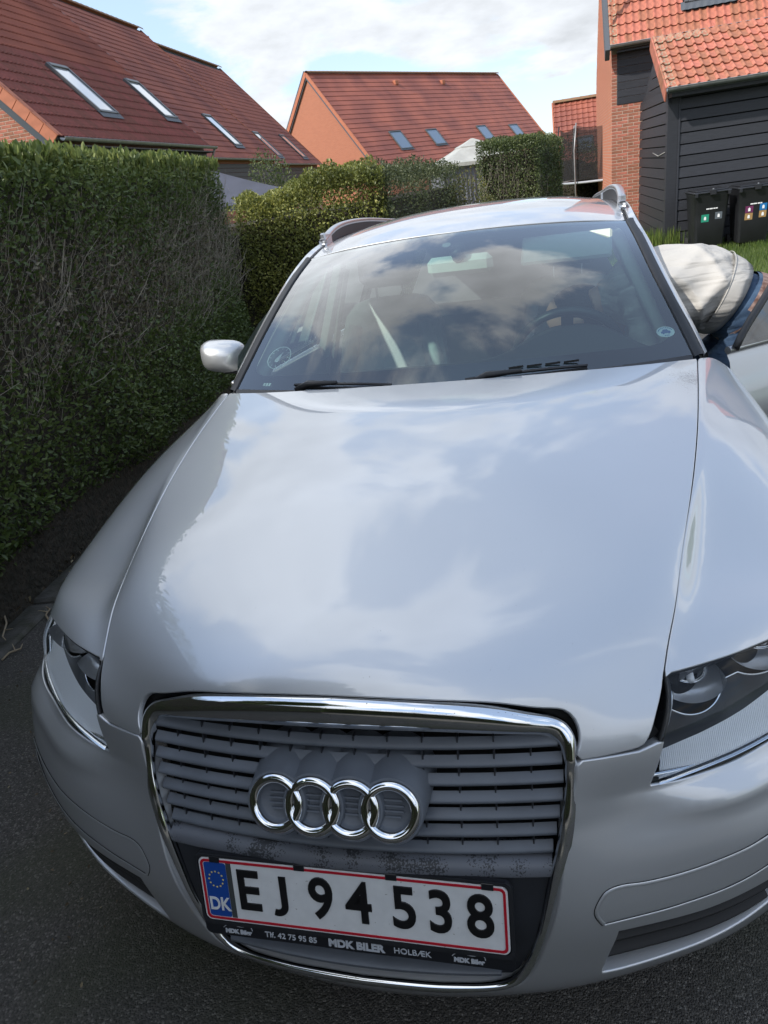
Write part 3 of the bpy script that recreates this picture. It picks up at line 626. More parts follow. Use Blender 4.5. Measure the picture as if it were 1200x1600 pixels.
def roll_profile(w, kind, n=9):
    """cross profile of one tile across its width"""
    xs = np.linspace(0, w, n)
    if kind == 'pan': z = .030*np.where(xs/w < .38, np.sin(PI*(xs/w)/.38)*1.0, -.28*np.sin(PI*(xs/w-.38)/.62))
    else: z = .034*np.clip(np.sin(2*PI*2*xs/w+.2)*1.4-.35, -.12, 1)
    return xs, z
def tile_mesh(name, w, g, kind, m, lap=.05, th=.016, n=9):
    xs, z = roll_profile(w*1.04, kind, n); V = []
    # local: x across, y up the slope, z normal ; lower edge lifted over the course beneath
    for (y, lift) in ((0, .034), (g*.55, .020), (g+lap, .001)):
        for x, h in zip(xs, z): V.append((x-.02*w, y, h+lift))
    for x, h in zip(xs, z): V.append((x-.02*w, .0, h+.034-th))
    k = n; F = grid_faces(3, k)+[(i, 3*k+i, 3*k+i+1, i+1) for i in range(k-1)]; F = [f[::-1] if q < 2*(k-1) else f for q, f in enumerate(F)]
    F = [(f[0], f[1], f[2], f[3]) for f in F]
    me = mesh_data(name, V, orient_up(V, F), m, True); me.set_sharp_from_angle(angle=math.radians(50)); return me
def orient_up(V, F):
    out = []
    for f in F:
        a, b, c = (np.array(V[i]) for i in f[:3]); n = np.cross(b-a, c-a); out.append(f if (n[2] > 0 or (abs(n[2]) < 1e-9 and n[1] < 0)) else f[::-1])
    return out
def roof_sheet(name, w, g, kind, m, cols, rows, parent, M, n=7, c0=0, r0=0, step_h=.036):
    """joined courses of tiles (one part), same relief as the single tiles"""
    xs, z = roll_profile(w, kind, n); V = []; F = []
    allx = np.concatenate([xs[:-1]+w*(c0+c) for c in range(cols)]+[[w*(c0+cols)]]); allz = np.concatenate([z[:-1]]*cols+[[z[-1]]]); k = len(allx)
    for r in range(r0, r0+rows):
        b = len(V)
        for (y, lift) in ((r*g, .004), (r*g, step_h), ((r+1)*g, .004)): V += list(zip(allx, np.full(k, y), allz+lift))
        F += [(b+i, b+i+1, b+k+i+1, b+k+i) for i in range(k-1)]+[(b+k+i, b+k+i+1, b+2*k+i+1, b+2*k+i) for i in range(k-1)]
    V = np.array(V, float); A = np.array(M)[:3]; V = V@A[:, :3].T+A[:, 3]
    o = obj(name, V, F, m, parent, True); o.data.set_sharp_from_angle(angle=math.radians(45)); o['kind'] = 'stuff'; return o
def underlay(parent, M, L_, H_, dz=-.03):
    b = MB(); b.box((0, 0, dz-.04), (L_, H_, dz), M=M); return b.build('underlay', M_FLASH, parent)
def slopeM(x0, y0, z0, ax, up):
    ax = Vector(ax).normalized(); up = Vector(up).normalized(); n = ax.cross(up); M = Matrix(((ax.x, up.x, n.x, x0), (ax.y, up.y, n.y, y0), (ax.z, up.z, n.z, z0), (0, 0, 0, 1))); return M
def gutter(name, p0, p1, r, m, parent):
    p0, p1 = Vector(p0), Vector(p1); t = (p1-p0).normalized(); s = t.cross(Vector((0, 0, 1))); V = []
    for p in (p0, p1):
        for k in range(9): a = PI*k/8; V.append(tuple(p+s*math.cos(a)*r-Vector((0, 0, 1))*math.sin(a)*r))
        for k in range(9): a = PI*(8-k)/8; V.append(tuple(p+s*math.cos(a)*r*.86-Vector((0, 0, 1))*math.sin(a)*r*.86))
    F = [(i, (i+1) % 18, 18+(i+1) % 18, 18+i) for i in range(18)]+[tuple(range(18)), tuple(range(35, 17, -1))]
    o = obj(name, V, F, m, parent, True); o.data.set_sharp_from_angle(angle=math.radians(40)); MB().tube([tuple(p0+s*r), tuple(p1+s*r)], r*.12, 6).build('gutter_lip', m, o); return o
def skylight(parent, M, x, y, w, h, glass, flash=.16):
    """roof window lying on the slope; M maps slope coordinates to the house"""
    t = empty('roof_window'); t.parent = parent; t.matrix_local = M @ Matrix.Translation((x, y, .03))
    b = MB(); f = .075
    for lo, hi in (((0, 0, 0), (f, h, .085)), ((w-f, 0, 0), (w, h, .085)), ((f, 0, 0), (w-f, f, .075)), ((f, h-f*1.3, 0), (w-f, h, .10))): b.box(lo, hi, bev=.008)
    b.build('frame', M_FRAME, t)
    obj('pane', [(f, f, .055), (w-f, f, .055), (w-f, h-f*1.3, .055), (f, h-f*1.3, .055)], [(0, 1, 2, 3)], glass, t)
    b = MB(); nn = 16; V = []
    for i in range(nn+1):
        xx = -.08+(w+.16)*i/nn; zz_ = .012*math.sin(i*PI)+.010*(i % 2); V += [(xx, -flash, .036+zz_), (xx, .03, .05)]
    obj('flashing', V, [(2*i, 2*i+2, 2*i+3, 2*i+1) for i in range(nn)], M_FLASH, t)
    return t
M_SKYG = mat('roof_glass_with_sky', (.42, .46, .50), .06, spec=1.0, coat=1.0, coat_r=.01)  # sky reflection put into the pale base colour of the pane
# ---------------------------------------------------------------- the staggered row on the left
A45 = math.radians(4.5); PITCH = math.radians(48); cP, sP = math.cos(PITCH), math.sin(PITCH)
def row_house(name, label, lat, e0, e1, ez, ridge_t, tilew=.30, g=.33):
    """local frame: +y runs along the eave away from us, -x goes back from the eave; eave line at x = -lat"""
    return empty(name, (.35, -.70, 0), (0, 0, A45), label, 'house')
def add_back(t, lat, e0, e1, ez, T, wallm=M_BRK):
    # body walls: eave wall, far gable, back wall; all to below ground
    xe, xb = -lat-.28, -lat-2*T+.28; zr = ez+(T-.28)*math.tan(PITCH)-.02; zb = -1.2
    V = [(xe, e0+.10, zb), (xe, e0+.10, ez+.2), (xe-(T-.28), e0+.10, zr), (xb, e0+.10, ez+.2), (xb, e0+.10, zb), (xe, e1-.10, zb), (xe, e1-.10, ez+.2), (xe-(T-.28), e1-.10, zr), (xb, e1-.10, ez+.2), (xb, e1-.10, zb)]
    F = [(0, 1, 2, 3, 4), (9, 8, 7, 6, 5), (0, 5, 6, 1), (4, 3, 8, 9)]
    obj('wall', V, F, wallm, t)
def ridge(t, p0, p1, name='ridge_tile', big=1.0):
    p0, p1 = Vector(p0), Vector(p1); L_ = (p1-p0).length; n = int(L_/.42); me = None
    V = []; 
    for y, s_ in ((0, 1.08), (.44, 1.0)):
        for k in range(7): a = PI*k/6; V.append((math.cos(a)*.17*s_, y, math.sin(a)*.12*s_))
    me = mesh_data('ridge_tile', V, [(i, i+1, 8+i, 7+i) for i in range(6)], M_RIDGE, True)
    rz = math.atan2(-(p1-p0).x, (p1-p0).y)
    for i in range(n):
        q = p0+(p1-p0)*(i/n); link(name, me, t, tuple(q), (0, 0, rz))
h1 = row_house('brick_house', 'nearest left house with orange verge tiles down its brick gable and two long roof windows', 8.8, 0, 0, 0, 0)
LAT1, E0, E1, EZ1, T1 = 8.80, 15.72, 25.0, 3.16, 5.6
Ms = slopeM(-LAT1, E0, EZ1, (0, 1, 0), (-cP, 0, sP)); Ms = Matrix.Translation((0, 0, 0)) @ Ms
W_, G_ = .30, .33; ncol = int((E1-E0)/W_); nrow = int(T1/cP/G_)+0
tm = tile_mesh('tile', W_, G_, 'double', M_TILE_D, n=11)
R3 = Ms.to_3x3().to_euler(); cnt = 0
# slope axes: x along eave, y up, z out (ax cross up points out of the roof)
for r in range(nrow):
    for c in range(ncol):
        if r < 9 and c < ncol and (c+.5)*W_ > r*.12:
            p = Ms @ Vector((c*W_, r*G_, 0)); o = link('tile', tm, h1, tuple(p), R3); cnt += 1
            if random.random() < .12: o.rotation_euler = (R3.x+random.uniform(-.01, .01), R3.y, R3.z+random.uniform(-.006, .006))
        elif r < 9: o = link('tile', tm, h1, tuple(Ms @ Vector((c*W_, r*G_, 0))), R3)
roof_sheet('roof_tiles', W_, G_, 'double', M_TILE_DS, ncol, nrow-9, h1, Ms, n=11, r0=9)
Mb = slopeM(-LAT1-2*T1, E1, EZ1, (0, -1, 0), (cP, 0, sP)); roof_sheet('roof_tiles', W_*2, G_, 'double', M_TILE_DS, ncol//2, nrow, h1, Mb, n=5)
underlay(h1, Ms, E1-E0, T1/cP); underlay(h1, Mb, E1-E0, T1/cP)
ridge(h1, (-LAT1-T1, E0, EZ1+T1*sP/cP+.02), (-LAT1-T1, E1, EZ1+T1*sP/cP+.02))
add_back(h1, LAT1, E0, E1, EZ1, T1, M_MORT)
# verge tiles down the near gable
vm = MB(); vm.box((-.02, .0, -.20), (.012, .325, .045), bev=.008); vm.box((-.02, 0, .025), (.16, .325, .045)); vmm = mesh_data('verge_tile', vm.v, vm.f, M_VERGE)
for r in range(nrow):
    p = Ms @ Vector((-.03, r*G_+.002, .010)); link('verge_tile', vmm, h1, tuple(p), (R3.x, R3.y, R3.z))
b = MB(); b.box((-.0, -.05, -.34), (.03, T1/cP, -.17), M=Ms); b.build('barge_board', mat('grey_barge_board', (.045, .055, .07), .6), h1)
# gable bricks that can be picked out, laid in running bond, clipped under the verge
bm_ = MB(); bm_.box((0, 0, 0), (.228, .02, .0547), bev=.003); bmesh_ = mesh_data('brick', bm_.v, bm_.f, M_BRICK)
bh_ = MB(); bh_.box((0, 0, 0), (.108, .02, .0547), bev=.003); bmeshh_ = mesh_data('brick', bh_.v, bh_.f, M_BRICK)
nb = 0
for k in range(27):
    z = 2.28+k*.0667
    for j in range(26):
        x1 = -LAT1-.30-j*.24-(.12 if k % 2 else 0)
        if j == 0 and k % 2 and z < EZ1-.35: link('brick', bmeshh_, h1, (-LAT1-.30-.108, E0+.0955, z), (0, 0, 0))
        if z+.10 > EZ1-.22+((-LAT1-.0)-x1)*sP/cP or x1-.228 < -10.9: continue
        if nb >= 300: continue
        link('brick', bmesh_, h1, (x1-.228, E0+.0955, z+random.uniform(-.001, .001)), (0, 0, random.uniform(-.002, .002))); nb += 1
# eave: gutter, dark boards under it
gutter('gutter', (-LAT1+.07, E0+.05, EZ1-.01), (-LAT1+.07, E1+.1, EZ1-.01), .065, M_ZINC, h1)
for k in range(8):
    b = MB(); b.box((-LAT1-.30, E0+.30, EZ1-.32-k*.17), (-LAT1-.262+.012, E1, EZ1-.16-k*.17), bev=.004); b.build('board', M_CLAD, h1)
MB().box((-LAT1-.28, E0+.12, EZ1-.16), (-LAT1+.02, E1+.05, EZ1-.13)).build('soffit', M_CLAD, h1)
b = MB(); b.tube([(-LAT1+.05, E1+.02, EZ1-.05), (-LAT1-.12, E1+.02, EZ1-.35), (-LAT1-.2, E1+.02, EZ1-.5), (-LAT1-.2, E1+.02, -.5)], .04, 8); b.build('downpipe', mat('downpipe', (.25, .2, .18), .6), h1, True)
for e_, u0, u1 in ((19.02, .92, 2.52), (23.30, 1.10, 2.62)): skylight(h1, Ms, e_-E0, u0, .98, u1-u0, M_SKYG)
# houses two and three in the row
def plain_row(name, label, lat, e0, e1, ez, T, sky):
    t = row_house(name, label, 0, 0, 0, 0, 0)
    M = slopeM(-lat, e0, ez, (0, 1, 0), (-cP, 0, sP)); nc, nr = int((e1-e0)/.30), int(T/cP/.33)
    roof_sheet('roof_tiles', .30, .33, 'double', M_TILE_DS, nc, nr, t, M, n=7); roof_sheet('roof_tiles', .6, .33, 'double', M_TILE_DS, nc//2, nr, t, slopeM(-lat-2*T, e1, ez, (0, -1, 0), (cP, 0, sP)), n=4)
    add_back(t, lat, e0, e1, ez, T); underlay(t, M, e1-e0, T/cP); underlay(t, slopeM(-lat-2*T, e1, ez, (0, -1, 0), (cP, 0, sP)), e1-e0, T/cP)
    ridge(t, (-lat-T, e0, ez+T*sP/cP+.02), (-lat-T, e1, ez+T*sP/cP+.02))
    for y in (e0, e1-.06):
        b = MB(); b.box((-.02 if y == e0 else 0, -.02, -.16), (.02, T/cP, .05), M=slopeM(-lat, y+.02, ez, (0, 1, 0), (-cP, 0, sP))); b.build('verge', M_VERGE, t)
    gutter('gutter', (-lat+.07, e0, ez-.01), (-lat+.07, e1, ez-.01), .06, M_ZINC, t)
    for k in range(8):
        b = MB(); b.box((-lat-.30, e0+.12, ez-.32-k*.17), (-lat-.25, e1-.12, ez-.16-k*.17), bev=.004); b.build('board', M_CLAD, t)
    for e_, u0, w, h in sky: skylight(t, M, e_-e0, u0, w, h, M_SKYG)
    b = MB(); b.box((-lat-T-.1, e0+1.2, ez+T*sP/cP-.1), (-lat-T+.15, e0+1.5, ez+T*sP/cP+.28), bev=.02); b.build('vent_pipe', M_VERGE, t)
    return t
plain_row('brick_house', 'middle house of the left row, set back behind the nearest, with one roof window', 10.2, 25.0, 38.3, 3.05, 5.62, [(33.0, .72, 1.05, 1.8)])
plain_row('brick_house', 'farthest house of the left row with two slim roof windows near its end gable', 10.7, 38.3, 50.2, 2.93, 5.50, [(40.8, .48, 1.05, 1.75), (46.35, .45, 1.15, 1.85)])

# ---------------------------------------------------------------- the far house across the middle
fa_ = math.radians(-28.4+90)
hF = empty('brick_house', (-16.49, 55.56, 0), (0, 0, -math.radians(28.4)), 'far middle house with a plain sunlit brick gable and four small roof windows', 'house')
# local: +y along the ridge, +x toward our side
LF, HS, ZR = 24.8, 5.37, 8.91; P50 = math.radians(50); zE = ZR-HS*math.tan(P50)
Mf = slopeM(HS+.36, LF, zE-.36*math.tan(P50), (0, -1, 0), (-math.cos(P50), 0, math.sin(P50)))
Mf = slopeM(HS+.36, 0, zE-.36*math.tan(P50), (0, 1, 0), (-math.cos(P50), 0, math.sin(P50)))
nr = int((HS+.36)/math.cos(P50)/.41)-1
roof_sheet('roof_tiles', .44, .4243, 'double', M_TILE_F, int(LF/.44), nr+1, hF, Mf, n=5, step_h=.030)
roof_sheet('roof_tiles', .8, .4243, 'double', M_TILE_F, int(LF/.8), nr+1, hF, slopeM(-HS-.25, LF, zE-.36*math.tan(P50), (0, -1, 0), (math.cos(P50), 0, math.sin(P50))), n=3)
M_GABLE = brick_mat('gable_brick', (.44, .165, .095), (.40, .145, .085), (.42, .22, .15))
V = [(-HS, .12, -2), (HS, .12, -2), (HS, .12, zE), (0, .12, ZR-.05), (-HS, .12, zE), (-HS, LF-.1, -2), (HS, LF-.1, -2), (HS, LF-.1, zE), (0, LF-.1, ZR-.05), (-HS, LF-.1, zE)]
obj('wall', V, [(0, 1, 2, 3, 4), (9, 8, 7, 6, 5), (1, 6, 7, 2), (5, 0, 4, 9)], M_GABLE, hF)
for s in (1, -1):
    Mv = slopeM(s*(HS+.36), 0, zE-.36*math.tan(P50), (0, 1, 0), (-s*math.cos(P50), 0, math.sin(P50)))
    b = MB(); b.box((-.03, 0, -.18), (.05, (HS+.36)/math.cos(P50), .05), M=Mv); b.build('verge', M_VERGE, hF)
    b = MB(); b.box((-.0, 0, -.30), (.06, (HS+.36)/math.cos(P50), -.18), M=Mv); b.build('barge_board', M_FLASH, hF)
    b = MB(); Mv2 = slopeM(s*(HS+.36), LF, zE-.36*math.tan(P50), (0, 1, 0), (-s*math.cos(P50), 0, math.sin(P50))); b.box((-.05, 0, -.18), (.03, (HS+.36)/math.cos(P50), .05), M=Mv2); b.build('verge', M_VERGE, hF)
underlay(hF, Mf, LF, (HS+.36)/math.cos(P50)-.22); underlay(hF, slopeM(-HS-.25, LF, zE-.36*math.tan(P50), (0, -1, 0), (math.cos(P50), 0, math.sin(P50))), LF, (HS+.36)/math.cos(P50)-.22)
ridge(hF, (0, 0, ZR+.05), (0, LF, ZR+.05))
gutter('gutter', (HS+.46, 0, zE-.45), (HS+.46, LF, zE-.45), .07, M_ZINC, hF)
for y_ in (9.0, 15.2):
    b = MB(); q = Mf @ Vector((y_, (HS+.36)/math.cos(P50)-1.0, 0)); b.box((q.x-.16, q.y-.2, q.z-.1), (q.x+.16, q.y+.2, q.z+.22), bev=.03); b.build('roof_vent', M_VERGE, hF)
for y_, u0_, w_, h_ in ((3.77, 1.57, 1.38, 1.67), (8.1, 1.64, 1.38, 1.52), (15.0, 1.67, 1.38, 1.45), (19.9, 1.45, 1.38, 1.52)): skylight(hF, Mf, y_, u0_, w_, h_, M_RGLASS, .12)
# ---------------------------------------------------------------- the house on the right: brick below, boards above, clay tiles
hR = empty('brick_house', (0, 0, 0), label='right-hand house with a brick front, dark board panel above it and an orange tiled roof', cat='house')
XR, YR, ZG, ZEV = 1.62, 18.76, -.30, 3.42
PR = math.radians(48); cR, sR = math.cos(PR), math.sin(PR)
obj('wall', [(XR+.004, YR-.003, -1.2), (12, YR-.003, -1.2), (12, YR-.003, ZEV), (XR+.004, YR-.003, ZEV), (XR+.004, YR+7, -1.2), (XR+.004, YR+7, ZEV), (XR+.004, YR+3.5, ZEV+3.5*sR/cR)], [(0, 1, 2, 3), (4, 0, 3, 6, 5)], M_MORT, hR)
# brickwork courses on the front as single bricks
nb = 0
for k in range(56):
    z = -.30+k*.0667+.006; off = [0, .12, .06, .18, .12, 0, .18, .06][k % 8]
    if z > 2.28+.05 and True:
        # pier beside the board panel
        if z < ZEV-.14: link('brick', bmeshh_, hR, (XR+.002, YR-.008, z)); nb += 1
        continue
    x = XR+.002; first = True
    while x < 3.0 and nb < 300:
        half = first and off > 0; w = .108 if (first and k % 2) or (not first and x < XR+.45 and k % 4 == 2) else .228
        link('brick', bmesh_ if w > .2 else bmeshh_, hR, (x, YR-.008+random.uniform(-.0015, .0015), z), (0, 0, random.uniform(-.003, .003))); x += w+.012; first = False; nb += 1
# side wall: courses of headers, joined (each only a pixel or two deep in view)
b = MB()
for k in range(88):
    z = -.30+k*.0667+.006; dmax = 7
    y = YR+.24+(.12 if k % 2 else 0)
    b.box((XR-.0, YR+.013, z), (XR+.02, YR+.113, z+.0547))
    while y < YR+dmax:
        if z < ZEV+min(y-YR, 7-(y-YR))*sR/cR-.35: b.box((XR-.0, y-.115, z), (XR+.02, y+.113, z+.0547))
        y += .24
M_SIDEB = mat('sunlit_brick', (.50, .185, .110), .85, var=.10, vscale=9, bump=.4, bscale=60, bdist=.004)  # lighter copy of the front brick, with sunlight put into its colour
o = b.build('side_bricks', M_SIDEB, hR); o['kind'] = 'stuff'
b = MB(); Mv = slopeM(XR-.0, YR-.35, ZEV-.05, (1, 0, 0), (0, cR, sR)); b.box((-.16, -.05, -.22), (-.06, 5.2, .05), M=Mv); b.build('barge_board', M_FLASH, hR)
# board panel over the brick
for k in range(7):
    z0 = 2.30+k*.148; b = MB(); b.box((XR+.115, YR-.022, z0), (XR+3.5, YR+.0, z0+.142), bev=.003)
    o = b.build('board', M_CLAD, hR)
MB().box((XR+.10, YR-.30, ZEV-.12), (12, YR+.01, ZEV-.09)).build('soffit', M_CLAD, hR)
gutter('gutter', (XR-.06, YR-.42, ZEV+.02), (12, YR-.42, ZEV+.02), .06, M_ZINC, hR)
Mr = slopeM(XR-.05, YR-.36, ZEV-.02, (1, 0, 0), (0, cR, sR)); RR = Mr.to_3x3().to_euler(); WT, GT = .152, .29
tmR = tile_mesh('tile', WT, GT, 'pan', M_TILE_O, n=8, th=.014); tmRL = tile_mesh('tile', WT, GT, 'pan', M_TILE_OL, n=8, th=.014)
VX0, VX1, VU0, VU1 = 3.12, 4.12, .78, 2.0
for r in range(8):
    for c in range(26):
        x = c*WT
        if VX0-.10 < XR-.05+x+WT/2 < VX1+.10 and VU0-.12 < r*GT+GT*.6 < VU1+.3: continue
        link('tile', tmRL if c == 0 else tmR, hR, tuple(Mr @ Vector((x, r*GT, 0))), RR)
roof_sheet('roof_tiles', WT*2, GT, 'pan', M_TILE_O, 32, 12, hR, Mr, n=7, r0=8); roof_sheet('roof_tiles', WT*2, GT, 'pan', M_TILE_O, 19, 8, hR, Mr, n=7, c0=13)
underlay(hR, Mr, 10, 5.8); skylight(hR, Mr, VX0-XR+.05, VU0, VX1-VX0, VU1-VU0, M_RGLASS, .18)

# ---------------------------------------------------------------- the black boarded shed in front of it
hS = empty('garden_shed', (2.34, 14.68, -.42), (0, 0, math.radians(2)), 'black boarded outbuilding with a low orange pantile roof behind the wheelie bins', 'shed')
SW, SD, SH = 6.0, 3.6, 2.66
MB().box((.03, .03, -.6), (SW, SD, SH)).build('wall', mat('shed_inner_wall', (.01, .01, .012), .9), hS)
for k in range(15):
    z0 = -.10+k*.186; b = MB(); b.box((.17, -.012, z0), (SW, .028, z0+.170), bev=.004); V = [(x, y-.016*(1-(z-z0)/.18), z) for x, y, z in b.v]; obj('board', V, b.f, M_CLAD, hS)
    b = MB(); b.box((-.012, .15, z0), (.028, SD, z0+.170), bev=.004); V = [(x-.016*(1-(z-z0)/.18), y, z) for x, y, z in b.v]; obj('board', V, b.f, M_CLAD, hS)
for lo, hi in (((-.03, -.035, -.2), (.15, .0, SH-.05)), ((-.035, -.03, -.2), (.0, .14, SH-.05)), ((.150, -.045, -.2), (.185, .0, SH-.1))):
    b = MB(); b.box(lo, hi, bev=.004); b.build('corner_board', M_CLAD, hS)
MB().box((-.02, -.30, SH-.14), (SW, .02, SH-.0)).build('fascia', M_CLAD, hS)
PSH = math.radians(28); cS, sS = math.cos(PSH), math.sin(PSH); GS, WSx = .30, .157
Mh = slopeM(-.10, -.36, SH-.02, (1, 0, 0), (0, cS, sS)); RH = Mh.to_3x3().to_euler()
tmS = tile_mesh('tile', WSx, GS, 'pan', M_TILE_O, n=9, th=.016); tmSL = tile_mesh('tile', WSx, GS, 'pan', M_TILE_OL, n=9, th=.016)
for r in range(7):
    for c in range(22):
        p = Mh @ Vector((c*WSx, r*GS, random.uniform(0, .004))); link('tile', tmSL if (c == 0 or (r == 6 and c < 6)) else tmS, hS, tuple(p), (RH.x+random.uniform(-.012, .012), RH.y+random.uniform(-.02, .02), RH.z+random.uniform(-.015, .015)))
roof_sheet('roof_tiles', WSx, GS, 'pan', M_TILE_O, 16, 7, hS, Mh, n=7, c0=22)
underlay(hS, Mh, SW, 7*GS); ry = -.36+7*GS*cS; rz = SH-.02+7*GS*sS
roof_sheet('roof_tiles', WSx, GS, 'pan', M_TILE_O, 38, 7, hS, slopeM(SW, ry+ry+.36, SH-.02, (-1, 0, 0), (0, -cS, sS)), n=5)
for k in range(5):
    z0 = SH+.02+k*.186-.06; ya = max(.03, -.36+(z0+.17-SH)/math.tan(PSH)+.30); yb_ = 2*ry-ya
    if yb_ > ya+.1: b = MB(); b.box((-.014, ya, z0), (.018, yb_, z0+.170), bev=.004); b.build('board', M_CLAD, hS)
V = [(.0, .03, SH-.3), (.0, SD, SH-.3), (.0, SD, SH), (.0, ry, rz-.08), (.0, -.2, SH-.08)]; obj('gable_end', [(x+.02, y, z) for x, y, z in V], [(0, 4, 3, 2, 1)], M_CLAD, hS)
vm = MB(); vm.box((-.03, 0, -.20), (.0, .30, .04), bev=.006); vmm2 = mesh_data('verge_tile', vm.v, vm.f, M_TILE_O)
for r in range(7): link('verge_tile', vmm2, hS, tuple(Mh @ Vector((-.005, r*GS, .0))), RH)
gutter('gutter', (-.12, -.43, SH-.0), (SW, -.43, SH-.0), .062, M_ZINC, hS)
b = MB(); b.tube([(-.03, .2, 1.66), (-.035, .9, 1.60), (-.03, 1.6, 1.66)], .008, 5); b.build('cable', mat('pale_cable', (.35, .34, .32), .6), hS, True)

# ---------------------------------------------------------------- small far house with squarish tiles
hG_ = empty('brick_house', (.35, 39.3, 0), (0, 0, math.radians(2)), 'small distant house with a plain tiled roof behind the trampoline', 'house')
PG = math.radians(48); Mg = slopeM(0, -.5, .9, (1, 0, 0), (0, math.cos(PG), math.sin(PG)))
roof_sheet('roof_tiles', .26, .30, 'pan', M_TILE_F, 26, 13, hG_, Mg, n=5); 
obj('wall', [(0.06, 0, -2), (6.6, 0, -2), (6.6, 0, .95), (0.06, 0, .95), (.06, 6, -2), (.06, 6, .95), (.06, 2.4, 3.6)], [(0, 1, 2, 3), (4, 0, 3, 6, 5)], M_BRK, hG_)
b = MB(); b.box((-.06, -.5, -.1), (.0, 3.9, .06), M=Mg); b.build('verge', M_VERGE, hG_)
ridge(hG_, (0, -.5+3.9*math.cos(PG), .9+3.9*math.sin(PG)), (6.6, -.5+3.9*math.cos(PG), .9+3.9*math.sin(PG)))
skylight(hG_, Mg, 1.05, .75, .75, .8, M_RGLASS, .1)

# ================================================================== GARDEN THINGS
# trampoline with a black safety net
tp = empty('trampoline', (2.05, 23.9, -.30), label='trampoline with a black net enclosure between the square hedge and the right-hand house', cat='trampoline')
M_NET = bpy.data.materials.new('black_net'); M_NET.use_nodes = True; t_ = M_NET.node_tree; pb = t_.nodes['Principled BSDF']; pb.inputs['Base Color'].default_value = (.012, .012, .014, 1); pb.inputs['Roughness'].default_value = .9
trn = nd(t_, 'ShaderNodeBsdfTransparent'); msn = nd(t_, 'ShaderNodeMixShader'); msn.inputs[0].default_value = .64; t_.links.new(trn.outputs[0], msn.inputs[1]); t_.links.new(pb.outputs[0], msn.inputs[2]); t_.links.new(msn.outputs[0], t_.nodes['Material Output'].inputs[0])
RT = 1.55; V = []
for z in (1.02, 1.5, 2.0, 2.42):
    for k in range(40): a = 2*PI*k/40; s_ = 1-.03*math.sin((k % 5)/5*PI); V.append((RT*s_*math.cos(a), RT*s_*math.sin(a), z-(.10*math.sin((k % 5)/5*PI) if z > 2.3 else 0)))
obj('safety_net', V, grid_faces(4, 40, True), M_NET, tp, True)
for k in range(8):
    a = 2*PI*k/8; x, y = math.cos(a)*(RT+.08), math.sin(a)*(RT+.08)
    b = MB(); b.tube([(x, y, 0), (x*1.02, y*1.02, 1.0), (x*1.03, y*1.03, 1.8), (x*.97, y*.97, 2.5)], .024, 6); b.build('pole', M_ZINC if k % 2 else M_BLK, tp, True)
b = MB(); b.tube([(math.cos(a)*RT, math.sin(a)*RT, .95) for a in np.linspace(0, 2*PI, 40, endpoint=False)], .035, 6, closed=True); b.build('rim', mat('pale_rim', (.35, .37, .40), .5), tp, True)
obj('jumping_mat', [(0, 0, .9)]+[(math.cos(a)*RT, math.sin(a)*RT, .94) for a in np.linspace(0, 2*PI, 40, endpoint=False)], [(0, 1+k, 1+(k+1) % 40) for k in range(40)], M_BLK, tp)
# pale two-tier pavilion
pv = empty('garden_pavilion', (-2.15, 24.3, -.35), (0, 0, math.radians(20)), 'pale two-tier fabric garden pavilion with grey side curtains behind the hedges', 'pavilion')
M_FAB = mat('pale_canvas', (.37, .38, .36), .9, var=.12, vscale=3, bump=.3, bscale=8, bdist=.03); M_CUR = mat('grey_curtain', (.16, .165, .20), .9, var=.15, vscale=4)
def pyramid(name, hw, z0, z1, top, m, parent, sag=.06, val=.0):
    V = []; n = 16; rows = 7
    for i in range(rows):
        f = i/(rows-1); w = hw+(top-hw)*f; z = z0+(z1-z0)*f
        for k in range(n*4):
            side, u = divmod(k, n); u = u/n*2-1; p = [(u, -1), (1, u), (-u, 1), (-1, -u)][side]; V.append((p[0]*w, p[1]*w, z-sag*(1-u*u)*(1-f)*.6-sag*.5*math.sin(PI*f)))
    if val: V2 = [(x*1.005, y*1.005, z-val) for x, y, z in V[:n*4]]; V = V2+V; rows += 1
    return obj(name, V, grid_faces(rows, n*4, True), m, parent, True)
o = pyramid('canopy_roof', 1.30, 2.02, 2.44, .36, M_FAB, pv, .08, .10); autosmooth(o, 25)
o = pyramid('canopy_roof', .46, 2.42, 2.62, .03, M_FAB, pv, .02, .05); autosmooth(o, 25)
for sx in (-1, 1):
    for sy in (-1, 1): MB().tube([(sx*1.22, sy*1.22, -.3), (sx*1.22, sy*1.22, 2.0)], .03, 6).build('post', M_BLK, pv)
V = []; n = 60
for z in (-.2, 1.0, 1.95):
    for k in range(n+1): u = k/n*2-1; V.append((u*1.2, -1.15+.04*math.sin(k*1.9)*(1.3-.3*z), z))
obj('curtain', V, grid_faces(3, n+1), M_CUR, pv, True); V2 = [(-1.15+.04*math.sin(k*1.7), (k/n*2-1)*1.2, z) for z in (-.2, 1.0, 1.95) for k in range(n+1)]; obj('curtain', V2, grid_faces(3, n+1), M_CUR, pv, True)
# grey canopy by the left row
cn = empty('garden_canopy', (-5.50, 12.28, -.68), (0, 0, math.radians(40)), 'slate grey pop-up canopy roof between the near hedge and the left houses', 'canopy')
M_SLATE = mat('slate_canvas', (.062, .066, .088), .8, var=.1, vscale=4)
o = pyramid('canopy_roof', 1.22, 2.13, 2.68, .02, M_SLATE, cn, .05, .09); autosmooth(o, 25)
for sx in (-1, 1):
    for sy in (-1, 1): MB().tube([(sx*1.17, sy*1.17, -.3), (sx*1.17, sy*1.17, 2.1)], .02, 6).build('post', M_BLK, cn)
